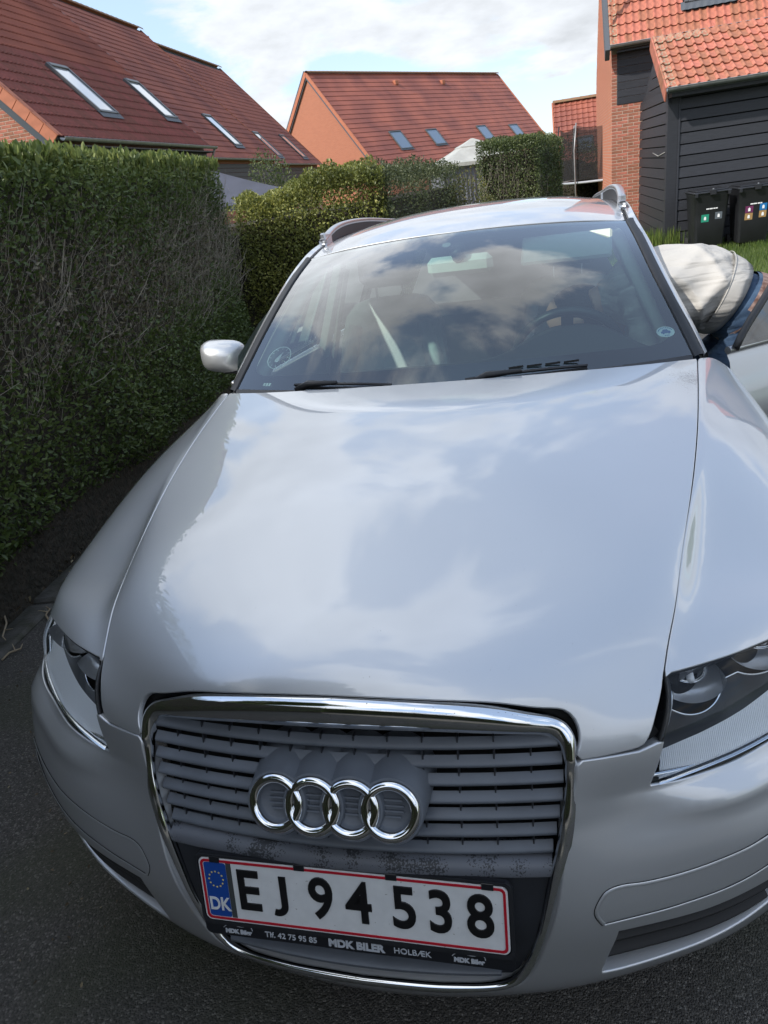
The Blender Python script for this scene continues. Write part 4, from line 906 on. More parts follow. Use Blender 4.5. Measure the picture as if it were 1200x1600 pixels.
# wheelie bins
M_BIN = mat('bin_plastic', (.016, .017, .020), .42, spec=.5, var=.15, vscale=5, bump=.12, bscale=300); M_BLUE = mat('sticker_teal', (.02, .26, .17), .5); M_SGREY = mat('sticker_grey', (.12, .14, .16), .5); M_PUR = mat('sticker_purple', (.14, .025, .09), .5); M_OCH = mat('sticker_ochre', (.36, .22, .09), .5); M_SBL = mat('sticker_blue_bin', (.01, .16, .42), .5); M_WHT = mat('white_print', (.75, .75, .75), .6)
def bin_(loc, rz, label, stickers, group='wheelie bins by the shed'):
    t = empty('wheelie_bin', loc, (0, 0, rz), label, 'bin', group)
    w0, w1, d0_, d1_, hh = .235, .285, .27, .36, .90; V = []; n = 0
    rows = [(.06, w0-.02, d0_-.02), (.08, w0, d0_), (.5, (w0+w1)/2, (d0_+d1_)/2), (hh, w1, d1_), (hh+.02, w1+.012, d1_+.012), (hh+.045, w1+.012, d1_+.012)]
    for z, w, d in rows:
        for x, y in rrect(w, d, .05, 4): V.append((x, y, z))
    k = len(rrect(1, 1, .05, 4)); autosmooth(obj('body', V, grid_faces(len(rows), k, True)+[tuple(range(k))[::-1]], M_BIN, t), 40)
    b = MB(); b.box((-.31, -.40, hh+.045), (.31, .38, hh+.085), bev=.015); b.box((-.26, -.36, hh+.083), (.26, .34, hh+.105), bev=.012); b.box((-.05, -.44, hh+.02), (.05, -.36, hh+.11), bev=.01); ld = b.build('lid', M_BIN, t); autosmooth(ld, 40)
    for x in (-.29, .24): b = MB(); b.box((x, -.425, hh+.0), (x+.05, -.36, hh+.07), bev=.008); b.build('lid_catch', M_BIN, ld)
    MB().box((-.012, -.41, hh+.10), (.012, -.385, hh+.125), bev=.004).build('lock_knob', M_ZINC, ld)
    b = MB(); b.tube([(-.24, .40, hh+.02), (.24, .40, hh+.02)], .018, 6); b.build('handle', M_BIN, t)
    b = MB(); b.tube([(-.26, .20, .10), (.26, .20, .10)], .011, 6); b.build('axle', M_ZINC, t)
    for x in (-.29, .29): b = MB(); b.tube([(x-.024, .20, .10), (x+.024, .20, .10)], .10, 20); b.build('wheel', M_TYRE, t)
    fy = lambda z: -(d0_+(d1_-d0_)*(z-.08)/(hh-.08))-.003
    def label_(x, z, w, h, m, pic=True):
        ob = obj('sorting_sticker', [(x-w/2, fy(z-h/2), z-h/2), (x+w/2, fy(z-h/2), z-h/2), (x+w/2, fy(z+h/2), z+h/2), (x-w/2, fy(z+h/2), z+h/2)], [(0, 1, 2, 3)], m, t)
        if pic:
            y = fy(z)-.003; V = [(x-.018, y, z-.03), (x+.018, y, z-.03), (x+.018, y, z+.012), (x+.008, y, z+.022), (x+.006, y, z+.042), (x-.006, y, z+.042), (x-.008, y, z+.022), (x-.018, y, z+.012)]; obj('pictogram', V, [tuple(range(8))], M_WHT, ob)
    for s_ in stickers: label_(*s_)
    b = MB(); 
    for i, (xx, ww) in enumerate(((-.085, .05), (-.03, .05), (.03, .035), (.07, .03))): b.box((xx, fy(.70)-.002, .690), (xx+ww, fy(.70)-.0008, .708))
    b.build('printed_line', M_WHT, t)
    return t
bin_((2.93, 14.02, hgt(2.9, 14.0)), math.radians(3), 'left wheelie bin with one green and one grey sorting sticker', [(-.095, .55, .125, .125, M_BLUE), (.125, .575, .115, .115, M_SGREY)])
bin_((3.63, 13.98, hgt(3.6, 14.0)), math.radians(2), 'right wheelie bin with stacked purple, blue and ochre sorting stickers', [(-.095, .615, .125, .11, M_PUR), (-.095, .50, .125, .11, M_OCH), (.125, .635, .115, .11, M_SBL), (.125, .52, .115, .11, M_OCH)])
# ================================================================== THE CAR
def paint_extra(m, t, b, vec):
    v = nd(t, 'ShaderNodeTexVoronoi'); v.inputs['Scale'].default_value = 2600; t.links.new(vec, v.inputs[0])
    mr = nd(t, 'ShaderNodeMapRange'); t.links.new(v.outputs['Distance'], mr.inputs[0]); mr.inputs[3].default_value = 0.40; mr.inputs[4].default_value = 0.52
    t.links.new(mr.outputs[0], b.inputs['Roughness']); b.inputs['Coat IOR'].default_value = 1.85
M_PAINT = mat('silver_paint', (0.53, 0.545, 0.565), 0.44, 0.72, coat=1.0, coat_r=0.008, var=0.02, vscale=3, extra=paint_extra)
def dirt_extra(m, t, b, vec):
    paint_extra(m, t, b, vec)
    n = nd(t, 'ShaderNodeTexNoise'); n.inputs['Scale'].default_value = 420; n.inputs['Detail'].default_value = 1; t.links.new(vec, n.inputs[0])
    d = nd(t, 'ShaderNodeVectorMath', operation='DISTANCE'); t.links.new(vec, d.inputs[0]); d.inputs[1].default_value = (0.69, 1.20, 0.97)
    w = nd(t, 'ShaderNodeTexNoise'); w.inputs['Scale'].default_value = 25; t.links.new(vec, w.inputs[0])
    a = nd(t, 'ShaderNodeMapRange'); t.links.new(d.outputs['Value'], a.inputs[0]); a.inputs[1].default_value = 0.0; a.inputs[2].default_value = 0.15; a.inputs[3].default_value = 0.42; a.inputs[4].default_value = 0.70
    a2 = nd(t, 'ShaderNodeMath', operation='MULTIPLY_ADD'); t.links.new(w.outputs[0], a2.inputs[0]); a2.inputs[1].default_value = 0.25; t.links.new(a.outputs[0], a2.inputs[2])
    g = nd(t, 'ShaderNodeMath', operation='GREATER_THAN'); t.links.new(n.outputs[0], g.inputs[0]); t.links.new(a2.outputs[0], g.inputs[1])
    mxn = nd(t, 'ShaderNodeMix', data_type='RGBA'); inp = b.inputs['Base Color']; t.links.new(inp.links[0].from_socket, mxn.inputs[6]); mxn.inputs[7].default_value = (0.10, 0.085, 0.07, 1)
    t.links.new(g.outputs[0], mxn.inputs[0]); t.links.new(mxn.outputs[2], inp)
    inv = nd(t, 'ShaderNodeMath', operation='SUBTRACT'); inv.inputs[0].default_value = 1.0; t.links.new(g.outputs[0], inv.inputs[1])
    t.links.new(inv.outputs[0], b.inputs['Coat Weight'])
    m8 = nd(t, 'ShaderNodeMath', operation='MULTIPLY'); t.links.new(inv.outputs[0], m8.inputs[0]); m8.inputs[1].default_value = 0.72; t.links.new(m8.outputs[0], b.inputs['Metallic'])
M_HOOD = mat('silver_paint_dirty', (0.53, 0.545, 0.565), 0.44, 0.72, coat=1.0, coat_r=0.008, var=0.02, vscale=3, extra=dirt_extra)
M_CHROME = mat('chrome', (0.78, 0.79, 0.80), 0.07, 1.0, extra=add_specks(300, 0.71, (0.35, 0.33, 0.3)))
M_GRIL = mat('grille_grey_plastic', (0.105, 0.117, 0.136), 0.46, 0.0, spec=0.45, var=0.12, vscale=14, bump=0.08, bscale=700)
M_RUB = mat('black_rubber', (0.011, 0.011, 0.012), 0.7)
M_PANEL = mat('dark_panel_plastic', (0.020, 0.022, 0.027), 0.42, var=0.2, vscale=12)
M_VOID = mat('dark_gap', (0.004, 0.004, 0.004), 0.9)
M_GLASS = glass_mat('windscreen_glass', (0.66, 0.84, 0.80), 1.52, 2.9)
M_SGLASS = glass_mat('side_glass', (0.30, 0.38, 0.36), 1.5, 1.4)
M_LENS = glass_mat('headlight_glass', (0.96, 0.98, 0.99), 1.45, .5)
M_FRIT = mat('glass_black_band', (0.005, 0.005, 0.006), 0.04, spec=0.8)
M_TRIM = mat('grey_interior_plastic', (0.20, 0.215, 0.20), 0.7, bump=0.1, bscale=500)
M_DASH = mat('dashboard_plastic', (0.052, 0.058, 0.055), 0.62, bump=0.15, bscale=400)
M_LEATH = mat('pale_seat_leather', (0.30, 0.31, 0.30), 0.55, bump=0.15, bscale=220)
M_BEIGE = mat('pale_headlining', (0.48, 0.53, 0.48), 0.85)
M_ALLOY = mat('alloy_rim', (0.5, 0.51, 0.53), 0.3, 0.9)

car = empty('parked_car', (0, 0, 0), (-SLOPE, 0, 0), 'silver estate car seen nose-on with four interlocking chrome rings on its grille', 'car')

# control grid: columns centre, half, gap, shoulder, outer, widest, arch ; rows from the windscreen down to the lip
G = [
 [(0,1.225,1.010),(.37,1.262,1.006),(.721,1.375,.993),(.772,1.415,.982),(.845,1.455,.915),(.903,1.47,.77),(.908,1.46,.47)],
 [(0,.86,.985),(.335,.885,.975),(.656,.957,.938),(.702,1.04,.9385),(.828,1.055,.880),(.903,1.06,.78),(.917,1.03,.695)],
 [(0,.52,.937),(.30,.545,.924),(.587,.601,.877),(.633,.672,.8745),(.782,.69,.818),(.888,.745,.735),(.912,.76,.610)],
 [(0,.25,.880),(.26,.27,.863),(.526,.328,.814),(.579,.385,.7965),(.742,.455,.765),(.845,.545,.712),(.900,.655,.510)],
 [(0,.035,.798),(.245,.062,.777),(.487,.180,.747),(.572,.228,.751),(.700,.326,.743),(.800,.440,.705),(.892,.632,.445)],
 [(0,.005,.705),(.235,.030,.693),(.447,.100,.672),(.566,.165,.672),(.690,.262,.672),(.797,.380,.664),(.888,.624,.410)],
 [(0,-.030,.635),(.235,-.004,.625),(.456,.096,.604),(.562,.143,.606),(.675,.227,.610),(.790,.345,.620),(.885,.620,.385)],
 [(0,-.036,.603),(.235,-.012,.600),(.4575,.0905,.590),(.561,.124,.589),(.673,.200,.592),(.798,.318,.598),(.8845,.618,.372)],
 [(0,-.038,.590),(.235,-.015,.586),(.458,.0850,.574),(.560,.1135,.576),(.672,.187,.581),(.799,.308,.586),(.884,.616,.366)],
 [(0,-.040,.572),(.235,-.018,.570),(.457,.0790,.558),(.560,.1095,.560),(.673,.183,.565),(.801,.303,.568),(.8835,.615,.358)],
 [(0,-.044,.52),(.235,-.025,.52),(.449,.060,.52),(.560,.096,.52),(.680,.168,.52),(.802,.292,.52),(.882,.614,.345)],
 [(0,-.046,.46),(.235,-.028,.46),(.442,.042,.46),(.553,.082,.46),(.680,.158,.46),(.802,.286,.46),(.880,.612,.330)],
 [(0,-.040,.40),(.235,-.022,.40),(.437,.034,.40),(.545,.076,.40),(.672,.155,.40),(.795,.284,.40),(.877,.610,.305)],
 [(0,-.034,.32),(.230,-.014,.32),(.436,.046,.32),(.545,.092,.32),(.665,.170,.325),(.785,.296,.33),(.870,.610,.280)],
 [(0,-.018,.255),(.225,.002,.255),(.436,.064,.257),(.548,.115,.262),(.660,.190,.270),(.778,.312,.285),(.860,.612,.255)],
 [(0,.025,.178),(.225,.045,.182),(.430,.105,.198),(.535,.150,.214),(.645,.225,.222),(.765,.340,.235),(.850,.616,.215)],
]
BS = Surf(G)
gap = spl([(.721,1.375,.993),(.697,1.209,.975),(.656,.957,.938),(.615,.737,.901),(.587,.601,.877),(.563,.491,.856),(.541,.393,.833),(.526,.328,.814),(.514,.277,.798),(.500,.226,.777),(.490,.193,.755),(.4865,.180,.747)], 60)
hcorner = spl([(.481,.168,.738),(.474,.150,.722),(.466,.135,.706),(.457,.115,.687),(.449,.103,.678)], 14)
hopen = spl([(.356,.064,.684),(.362,.070,.695),(.361,.085,.712),(.352,.096,.728),(.335,.099,.741),(.305,.085,.753),(.25,.066,.772),(.17,.047,.787),(.085,.037,.795),(0,.034,.798)], 50)
hseam = spl([(.447,.101,.674),(.404,.078,.676),(.377,.066,.677),(.358,.062,.678)], 12)
hrear = spl([(0,1.225,1.010),(.37,1.262,1.006),(.60,1.322,1.000),(.717,1.373,.993)], 40)
def sym(path):   # closed loop from a half path that starts and ends on the centre line
    q = np.array(path); m = q[::-1]*[-1, 1, 1]; return np.vstack([q, m[1:-1] if abs(q[0][0]) < 1e-6 and abs(q[-1][0]) < 1e-6 else m])
half = np.vstack([hrear, (gap-[.0030, 0, 0])[1:], hcorner, (hseam+[0,0,.003])[1:], hopen[1:]])
P_, F_, N_ = trimmed(BS, sym(half), step=0.026, bstep=0.011, flange=0.009, rnd=0.0022)
hood = obj('hood', P_, F_, M_HOOD, car, True, N_)

# fender (image-left one has the same shape mirrored)
lens_top = spl([(.4915,.186,.749),(.524,.200,.752),(.588,.237,.751),(.65,.282,.750),(.711,.336,.742),(.765,.393,.727),(.806,.447,.704)], 40)
fa = np.vstack([gap[::-1][0:1]+[.0045, 0, 0], lens_top[1:], spl([(.806,.447,.704),(.84,.50,.64),(.868,.56,.55),(.893,.635,.452)], 16)[1:],
      spl([(.892,.632,.445),(.900,.655,.510),(.912,.76,.610),(.917,1.03,.695),(.915,1.25,.62),(.908,1.40,.47)], 40)[1:], spl([(.908,1.46,.47),(.903,1.47,.77),(.845,1.455,.915),(.772,1.415,.982),(.727,1.379,.994)], 30), gap[1:-1]+[.0030, 0, 0]])
tr = trimmed(BS, fa, step=0.026, bstep=0.012, flange=0.02, rnd=0.002)
obj('fender', tr[0], tr[1], M_PAINT, car, True, tr[2]); mr_ = mirrored(*tr); obj('fender', mr_[0], mr_[1], M_PAINT, car, True, mr_[2])

# headlight outline on the body surface
lens_bot = spl([(.457,.097,.606),(.498,.112,.605),(.54,.135,.605),(.585,.165,.604),(.63,.20,.606),(.68,.238,.610),(.72,.268,.616),(.765,.315,.626),(.80,.365,.642),(.816,.40,.662),(.818,.43,.683),(.806,.447,.704)], 50)
lens_in = spl([(.4915,.186,.744),(.489,.163,.712),(.478,.134,.681),(.470,.121,.656),(.462,.106,.622),(.457,.097,.606)], 20)
# bumper: from lower lip to lens bottom, hood seam and around the grille mouth
mouth = spl([(.3585,.062,.674),(.355,.051,.635),(.349,.033,.596),(.343,.022,.554),(.335,.012,.515),(.320,.004,.445),(.306,.0,.389),(.290,.0,.334),(.275,.0,.297),(.256,.0,.273),(.225,-.004,.262),(.17,-.012,.259),(.09,-.018,.258),(0,-.020,.258)], 90)
low = spl([(0,.025,.178),(.225,.045,.182),(.430,.105,.198),(.535,.150,.214),(.645,.225,.222),(.765,.340,.235),(.850,.616,.215)], 60)
arch = spl([(.850,.616,.215),(.870,.610,.280),(.880,.612,.330),(.885,.620,.385),(.891,.630,.44)], 20)
bh = np.vstack([mouth[::-1], spl([(.362,.063,.6745),(.404,.076,.672),(.446,.098,.668)], 10), lens_in[10:], lens_bot[1:], spl([(.806,.447,.702),(.84,.50,.636),(.868,.56,.546),(.891,.630,.446)], 16)[1:], arch[::-1], low[::-1][1:]])
vent = [(.408,.030,.392),(.46,.040,.394),(.54,.073,.398),(.60,.115,.406),(.66,.150,.412),(.715,.2,.408),(.735,.215,.39),(.73,.215,.36),(.68,.185,.335),(.62,.145,.312),(.54,.100,.290),(.46,.062,.278),(.415,.045,.274),(.385,.035,.276),(.385,.03,.29),(.395,.03,.34)]
vl = np.array(vent); vl2 = vl*[-1, 1, 1]
tr = trimmed(BS, sym(bh), [vl, vl2[::-1]], step=0.024, bstep=0.011, flange=0.03, rnd=0.003)
obj('front_bumper', tr[0], tr[1], M_PAINT, car, True, tr[2])
# inset lamp-washer / tow strip under the groove, 2.5 mm proud with its own dark joint
groove = spl([(.388,.02,.412),(.380,.01,.437),(.386,.02,.457),(.398,.02,.469),(.420,.03,.473),(.443,.04,.471),(.493,.06,.473),(.54,.076,.480),(.573,.087,.486),(.61,.109,.492),(.645,.13,.500),(.70,.17,.508),(.76,.22,.518)], 60)
for sgn in (1, -1):
    for nm, pts, r in (('bumper_joint', groove, .0030), ('bumper_joint', spl([(.388,.02,.410),(.437,.032,.414),(.484,.047,.418),(.514,.060,.422),(.58,.09,.430),(.64,.125,.442),(.70,.17,.462),(.76,.22,.49)], 40), .0017)):
        q = BS.P(BS.uv(pts)); n = BS.Nrm(BS.uv(pts)); q = q+n*0.0003
        w = []; 
        tg = np.gradient(q, axis=0); side = np.cross(tg, n); side /= np.linalg.norm(side, axis=1)[:, None]
        a = q-side*r; b = q+n*0.0020+side*0; c = q+side*r
        V = np.vstack([a, b, c])*[sgn, 1, 1]; k = len(q); F = []
        for i in range(k-1):
            F += [(i, i+1, k+i+1, k+i), (k+i, k+i+1, 2*k+i+1, 2*k+i)]
        if sgn < 0: F = [f[::-1] for f in F]
        MB().tube([tuple(p) for p in (q-side*(r+.0008))*[sgn, 1, 1]], .0008, 4).build('joint_shadow', M_VOID, car)
        obj(nm, V, F, M_PAINT, car, True)
# vents: dark recess with two horizontal blades
for sgn in (1, -1):
    vin = resample(np.vstack([vl, vl[:1]]), .02)[:-1]; uvv = BS.uv(vin); q = BS.P(uvv); n = BS.Nrm(uvv)
    a = q-n*.02; b = q*[1, 1, 1]+[0, .075, 0]; V = np.vstack([a, b, [b.mean(0)]])*[sgn, 1, 1]; k = len(q)
    F = [(i, (i+1) % k, k+(i+1) % k, k+i) for i in range(k)]+[(k+i, k+(i+1) % k, 2*k) for i in range(k)]
    vo = obj('lower_vent', V, F, M_VOID, car)
    for zt, x0, x1, dz in ((.362, .402, .715, .022), (.322, .392, .66, .016)):
        xs = np.linspace(x0, x1, 26); top = []
        base = np.stack([xs, np.interp(xs, [.38,.46,.54,.60,.66,.735], [.028,.05,.085,.118,.158,.215]), zt+(xs-.4)*.06], 1)
        q = BS.P(BS.uv(base)); n = BS.Nrm(BS.uv(base))
        prof = [(.050, .020), (.012, .004), (.007, -.002), (.009, -.008), (.055, -.014)]
        V = []; 
        for d, h in prof: V.append(q+[0, 0, 1]*np.ones((len(q), 1))*h-n*[1, 1, 0]*d)
        V = np.vstack(V)*[sgn, 1, 1]; F = grid_faces(len(prof), len(q)); 
        if sgn > 0: F = [f[::-1] for f in F]
        autosmooth(obj('vent_blade', V, F, M_RUB, vo), 40)

# dark inner strips beneath the shut lines
def inner_strip(path, w, depth, parent=car, m=None):
    path = np.array(path); uvp = BS.uv(resample(path, .03)); q = BS.P(uvp); n = BS.Nrm(uvp); tg = np.gradient(q, axis=0); sd = np.cross(tg, n); sd /= np.linalg.norm(sd, axis=1)[:, None]
    for s in (1, -1):
        V = np.vstack([q-sd*w-n*depth, q+sd*w-n*depth])*[s, 1, 1]; k = len(q)
        obj('inner_panel', V, [(i, i+1, k+i+1, k+i) for i in range(k-1)], m or M_VOID, parent)
inner_strip(gap, .03, .017); inner_strip(spl([(.47,.13,.70),(.404,.078,.676),(.35,.062,.678)], 10), .02, .018)
inner_strip(np.vstack([hopen[::-1]]), .03, .022)

# ---------------------------------------------------------------- chrome grille surround
go = np.vstack([spl([(0,.026,.790),(.085,.029,.787),(.17,.039,.779),(.25,.058,.764),(.302,.078,.746),(.330,.091,.733),(.346,.089,.721),(.3545,.078,.706),(.355,.068,.690),(.3545,.060,.674)], 50), mouth[1:]*[.985, 1, 1]+[0, -.001, .003]])
gi = np.vstack([spl([(0,.040,.728),(.085,.043,.727),(.17,.050,.723),(.25,.060,.716),(.298,.069,.711),(.320,.074,.704),(.330,.072,.693),(.335,.066,.680)], 50),
     spl([(.336,.062,.67),(.337,.052,.640),(.335,.042,.61),(.326,.031,.561),(.315,.021,.514),(.293,.010,.398),(.274,.008,.336),(.257,.006,.296),(.240,.006,.279),(.207,.002,.272),(.12,-.004,.268),(0,-.008,.267)], 60)])
def rs(p, n):
    s = np.r_[0, np.cumsum(np.linalg.norm(np.diff(p, axis=0), axis=1))]; t = np.linspace(0, s[-1], n); return np.stack([np.interp(t, s, p[:, k]) for k in range(3)], 1)
def rs2(p, xs_, n1, n2):
    k = int(np.argmax(p[:, 0] > xs_)); return np.vstack([rs(p[:k+1], n1), rs(p[k:], n2)[1:]])
A1 = rs2(go[:50], .270, 40, 26); A2 = rs(go[49:], 80)[1:]; B1 = rs2(gi[:50], .268, 40, 26); XI = lambda z: np.interp(z, [.267,.279,.296,.336,.398,.514,.561,.61,.64,.67], [.22,.240,.257,.274,.293,.3155,.327,.335,.337,.336])
YI = lambda z: np.interp(z, [.27,.40,.514,.561,.61,.64,.67], [.008,.014,.026,.037,.050,.058,.070])
za = A2[:, 2]; side_ = za > .315; ks = int(side_.sum())
B2 = np.stack([XI(za[:ks]), YI(za[:ks]), za[:ks]+.004], 1)
tail = rs(np.vstack([[B2[-1]], [(.258, .008, .300)], [(.240, .007, .281)], [(.207, .003, .273)], [(.12, -.003, .268)], [(0, -.007, .267)]]), len(za)-ks+1)[1:]
tail = spl(np.vstack([B2[-3:], tail[::4], tail[-1:]]), 200); tail = rs(tail[np.argmin(np.abs(tail-B2[-1]).sum(1)):], len(za)-ks+1)[1:]
B2 = np.vstack([B2, tail])
go = np.vstack([A1, A2]); gi = np.vstack([B1, B2])
tgn = np.gradient(go, axis=0); acr = gi-go; nn = np.cross(tgn, acr); nn /= np.linalg.norm(nn, axis=1)[:, None]; nn *= np.sign(-nn[0, 1])
for i_ in range(1, len(nn)):
    if nn[i_] @ nn[i_-1] < 0: nn[i_] *= -1
wd = np.linalg.norm(acr, axis=1)[:, None]; bul = np.minimum(wd*.30, .012)
rows = [go-nn*.010, go-nn*.001, go+acr*.08+nn*bul*.45, go+acr*.25+nn*bul*.95, go+acr*.48+nn*bul*1.12, go+acr*.70+nn*bul*.85, go+acr*.86+nn*bul*.25, go+acr*.96-nn*.004, gi-nn*.018]
V = np.stack([np.vstack([r, r[::-1][1:-1]*[-1, 1, 1]]) for r in rows]); nr, nc = V.shape[:2]
chrome = obj('grille_surround', V.reshape(-1, 3), grid_faces(nr, nc, True), M_CHROME, car, True)
tagp = chrome
# grille face: louvres, ribs, plate beam, dark panel
XE = lambda z: float(np.interp(z, [.267,.279,.296,.336,.398,.514,.561,.61,.64,.68,.693,.704,.72], [.10,.240,.257,.274,.293,.315,.326,.335,.337,.335,.330,.315,.26]))
YE = lambda z: float(np.interp(z, [.27,.40,.514,.561,.625,.662,.70], [.004,.010,.022,.033,.045,.056,.066]))
def yface(x, z): return YE(z)-.034+.034*(x/.33)**2
def louvre(z0, xw, prof, name, m=M_GRIL, arch_h=.004, parent=car, nx=41, ends=True):
    xs = np.linspace(-xw, xw, nx); rows = []
    for d, h in prof: rows.append(np.stack([xs, yface(xs, z0)+d, z0+h+arch_h*(1-(xs/.33)**2)], 1))
    V = np.vstack(rows); F = [f[::-1] for f in grid_faces(len(prof), nx)]
    o = obj(name, V, F, m, parent); autosmooth(o, 50); return o
LZ = [.697-.0272*i for i in range(7)]
for z in LZ:
    w = XE(z-.004)-.001
    louvre(z, w, [(.0222, .0088), (.0170, .0056), (.0125, .0028), (.0095, .0006), (.0085, -.0022), (.0095, -.0052), (.0125, -.0064), (.0185, .0000)], 'grille_slat')
louvre(.530, .318, [(.030, .006), (.022, .003), (.016, .001), (.016, -.004)], 'grille_slat')
# vertical ribs between the louvres
k = 0
for xr in np.arange(-.29, .30, .0527):
    zz_ = [z for z in (.71, .52)]
    if abs(xr) > .30: continue
    b = MB(); zt = .712 if abs(xr) < .27 else .700
    ys = [yface(xr, zt)+.0155, yface(xr, .525)+.0155]
    b.box((xr-.0011, 0, 0), (xr+.0011, .03, 1))
    V = []
    for z, y in ((zt, ys[0]), (.525, ys[1])):
        V += [(xr-.0011, y, z), (xr+.0011, y, z), (xr+.0011, y+.012, z), (xr-.0011, y+.012, z)]
    obj('grille_rib', V, [(0, 1, 5, 4), (1, 2, 6, 5), (2, 3, 7, 6), (3, 0, 4, 7)], M_PANEL, car)  # darker than the slats: shade between the louvres put into the colour
# black duct behind
obj('grille_duct', [(-.345, .078, .27), (.345, .078, .27), (.345, .118, .74), (-.345, .118, .74)], [(0, 1, 2, 3)], M_VOID, car)
def beam_extra(m, t, b, vec):
    n = nd(t, 'ShaderNodeTexNoise'); n.inputs['Scale'].default_value = 330; n.inputs['Detail'].default_value = 1; t.links.new(vec, n.inputs[0])
    w = nd(t, 'ShaderNodeTexNoise'); w.inputs['Scale'].default_value = 19; w.inputs['Detail'].default_value = 1; t.links.new(vec, w.inputs[0])
    s = nd(t, 'ShaderNodeMath', operation='MULTIPLY_ADD'); t.links.new(w.outputs[0], s.inputs[0]); s.inputs[1].default_value = 1.3; t.links.new(n.outputs[0], s.inputs[2])
    g = nd(t, 'ShaderNodeMath', operation='GREATER_THAN'); t.links.new(s.outputs[0], g.inputs[0]); g.inputs[1].default_value = 1.24
    mxn = nd(t, 'ShaderNodeMix', data_type='RGBA'); t.links.new(g.outputs[0], mxn.inputs[0]); mxn.inputs[6].default_value = (.105, .112, .128, 1); mxn.inputs[7].default_value = (.028, .030, .034, 1)
    t.links.new(mxn.outputs[2], b.inputs['Base Color'])
M_BEAM = mat('weathered_grey_plastic', (.11, .115, .13), 0.55, extra=beam_extra)
louvre(.517, .316, [(.05, .004), (.010, .004), (.0015, .0015), (-.0025, -.004), (-.005, -.0135), (-.0045, -.0175), (.001, -.0205)], 'plate_beam', M_BEAM, .008, ends=False)
pz = [.4965, .46, .42, .38, .345, .318, .30, .285]; rows = []
for z in pz:
    xw = XE(z)-.001; xs = np.linspace(-xw, xw, 41); rows.append(np.stack([xs, yface(xs, z)+.004+(.0 if z > .37 else (.37-z)*.25), np.full(41, z)+.008*(1-(xs/.33)**2)*(z-.285)/.21], 1))
autosmooth(obj('plate_panel', np.vstack(rows), grid_faces(len(pz), 41), M_PANEL, car))
louvre(.318, .232, [(.03, .004), (.0, .003), (-.003, 0), (-.002, -.006), (.03, -.010)], 'lower_slat', M_GRIL, .0)

# ---------------------------------------------------------------- four rings on their housing
TH = math.radians(24)
RC = Vector((0, -.014, .632)); RX = Vector((1, 0, 0)); RU = Vector((0, math.sin(TH), math.cos(TH))); RN = Vector((0, -math.cos(TH), math.sin(TH)))
hb = MB(); SP, RO = .0597, .0452
emb = empty('emblem', tuple(RC)); emb.parent = car; emb.rotation_euler = (0, 0, 0)
def ring_frame(cx, a, r, h, bow=True):
    x = cx+math.cos(a)*r; yb = .30*x*x
    return RX*x+RU*(math.sin(a)*r)+RN*(max(h, -.001)-yb)+Vector((0, -1, -.10))*min(h, 0)
def tor(cx, R0, w, h, name, m, h0=0.0, n=72, prof=10):
    V = []; 
    for i in range(n):
        a = 2*PI*i/n
        for j in range(prof+1):
            q = PI*j/prof; V.append(ring_frame(cx, a, R0+math.cos(q)*w, h0+math.sin(q)*h))
    return obj(name, [tuple(v) for v in V], [f[::-1] for f in grid_faces_wrap(n, prof+1)], m, emb, True)
def grid_faces_wrap(n, c):
    return [(i*c+j, i*c+j+1, ((i+1) % n)*c+j+1, ((i+1) % n)*c+j) for i in range(n) for j in range(c-1)]
for i in range(4):
    cx = (i-1.5)*SP
    tor(cx, RO-.0078, .0078, .0072, 'chrome_ring', M_CHROME, h0=.004+.0004*(i % 2))
    # cylinder housing running up and back into the louvres
    V = []; n = 56
    for (r, h) in ((RO+.003, .0035), (RO+.0045, .000), (RO+.0058, -.012), (RO+.009, -.05), (RO+.010, -.085)):
        for k in range(n):
            a = 2*PI*k/n; V.append(tuple(ring_frame(cx, a, r, h)))
    F = [f for f in grid_faces(5, n, True)]
    obj('ring_housing', V, F, M_GRIL, emb, True)
    V = []
    for (r, h) in ((RO-.0130, .0045), (RO-.0150, -.004), (RO-.017, -.006)):
        for k in range(n): V.append(tuple(ring_frame(cx, 2*PI*k/n, r, h)))
    V.append(tuple(ring_frame(cx, 0, 0, -.007)))
    F = grid_faces(3, n, True)+[(2*n+k, 2*n+(k+1) % n, 3*n) for k in range(n)]
    obj('ring_recess', V, F, M_GRIL, emb, True)
    V = []
    for (r, h) in ((RO+.003, .0035), (RO-.0130, .0045)):
        for k in range(n): V.append(tuple(ring_frame(cx, 2*PI*k/n, r, h)))
    obj('ring_bed', V, grid_faces(2, n, True), M_GRIL, emb, True)
    b = MB()
    for j in range(4):
        c = ring_frame(cx+(.003 if i in (0, 3) else 0), 0, 0, -.0045); z = .012-.008*j
        wx = (.014, .016, .016, .012)[j]
        b.add([tuple(c+RX*sx*wx+RU*(z+su)+RN*sn) for sn in (0, .004) for sx, su in ((-1, -.0012), (1, -.0012), (1, .0012), (-1, .0012))], [(4, 5, 6, 7), (0, 1, 5, 4), (3, 7, 6, 2), (1, 2, 6, 5), (0, 4, 7, 3)])
    b.build('recess_bars', M_GRIL, emb)['kind'] = 'stuff'
emb.location = tuple(RC)

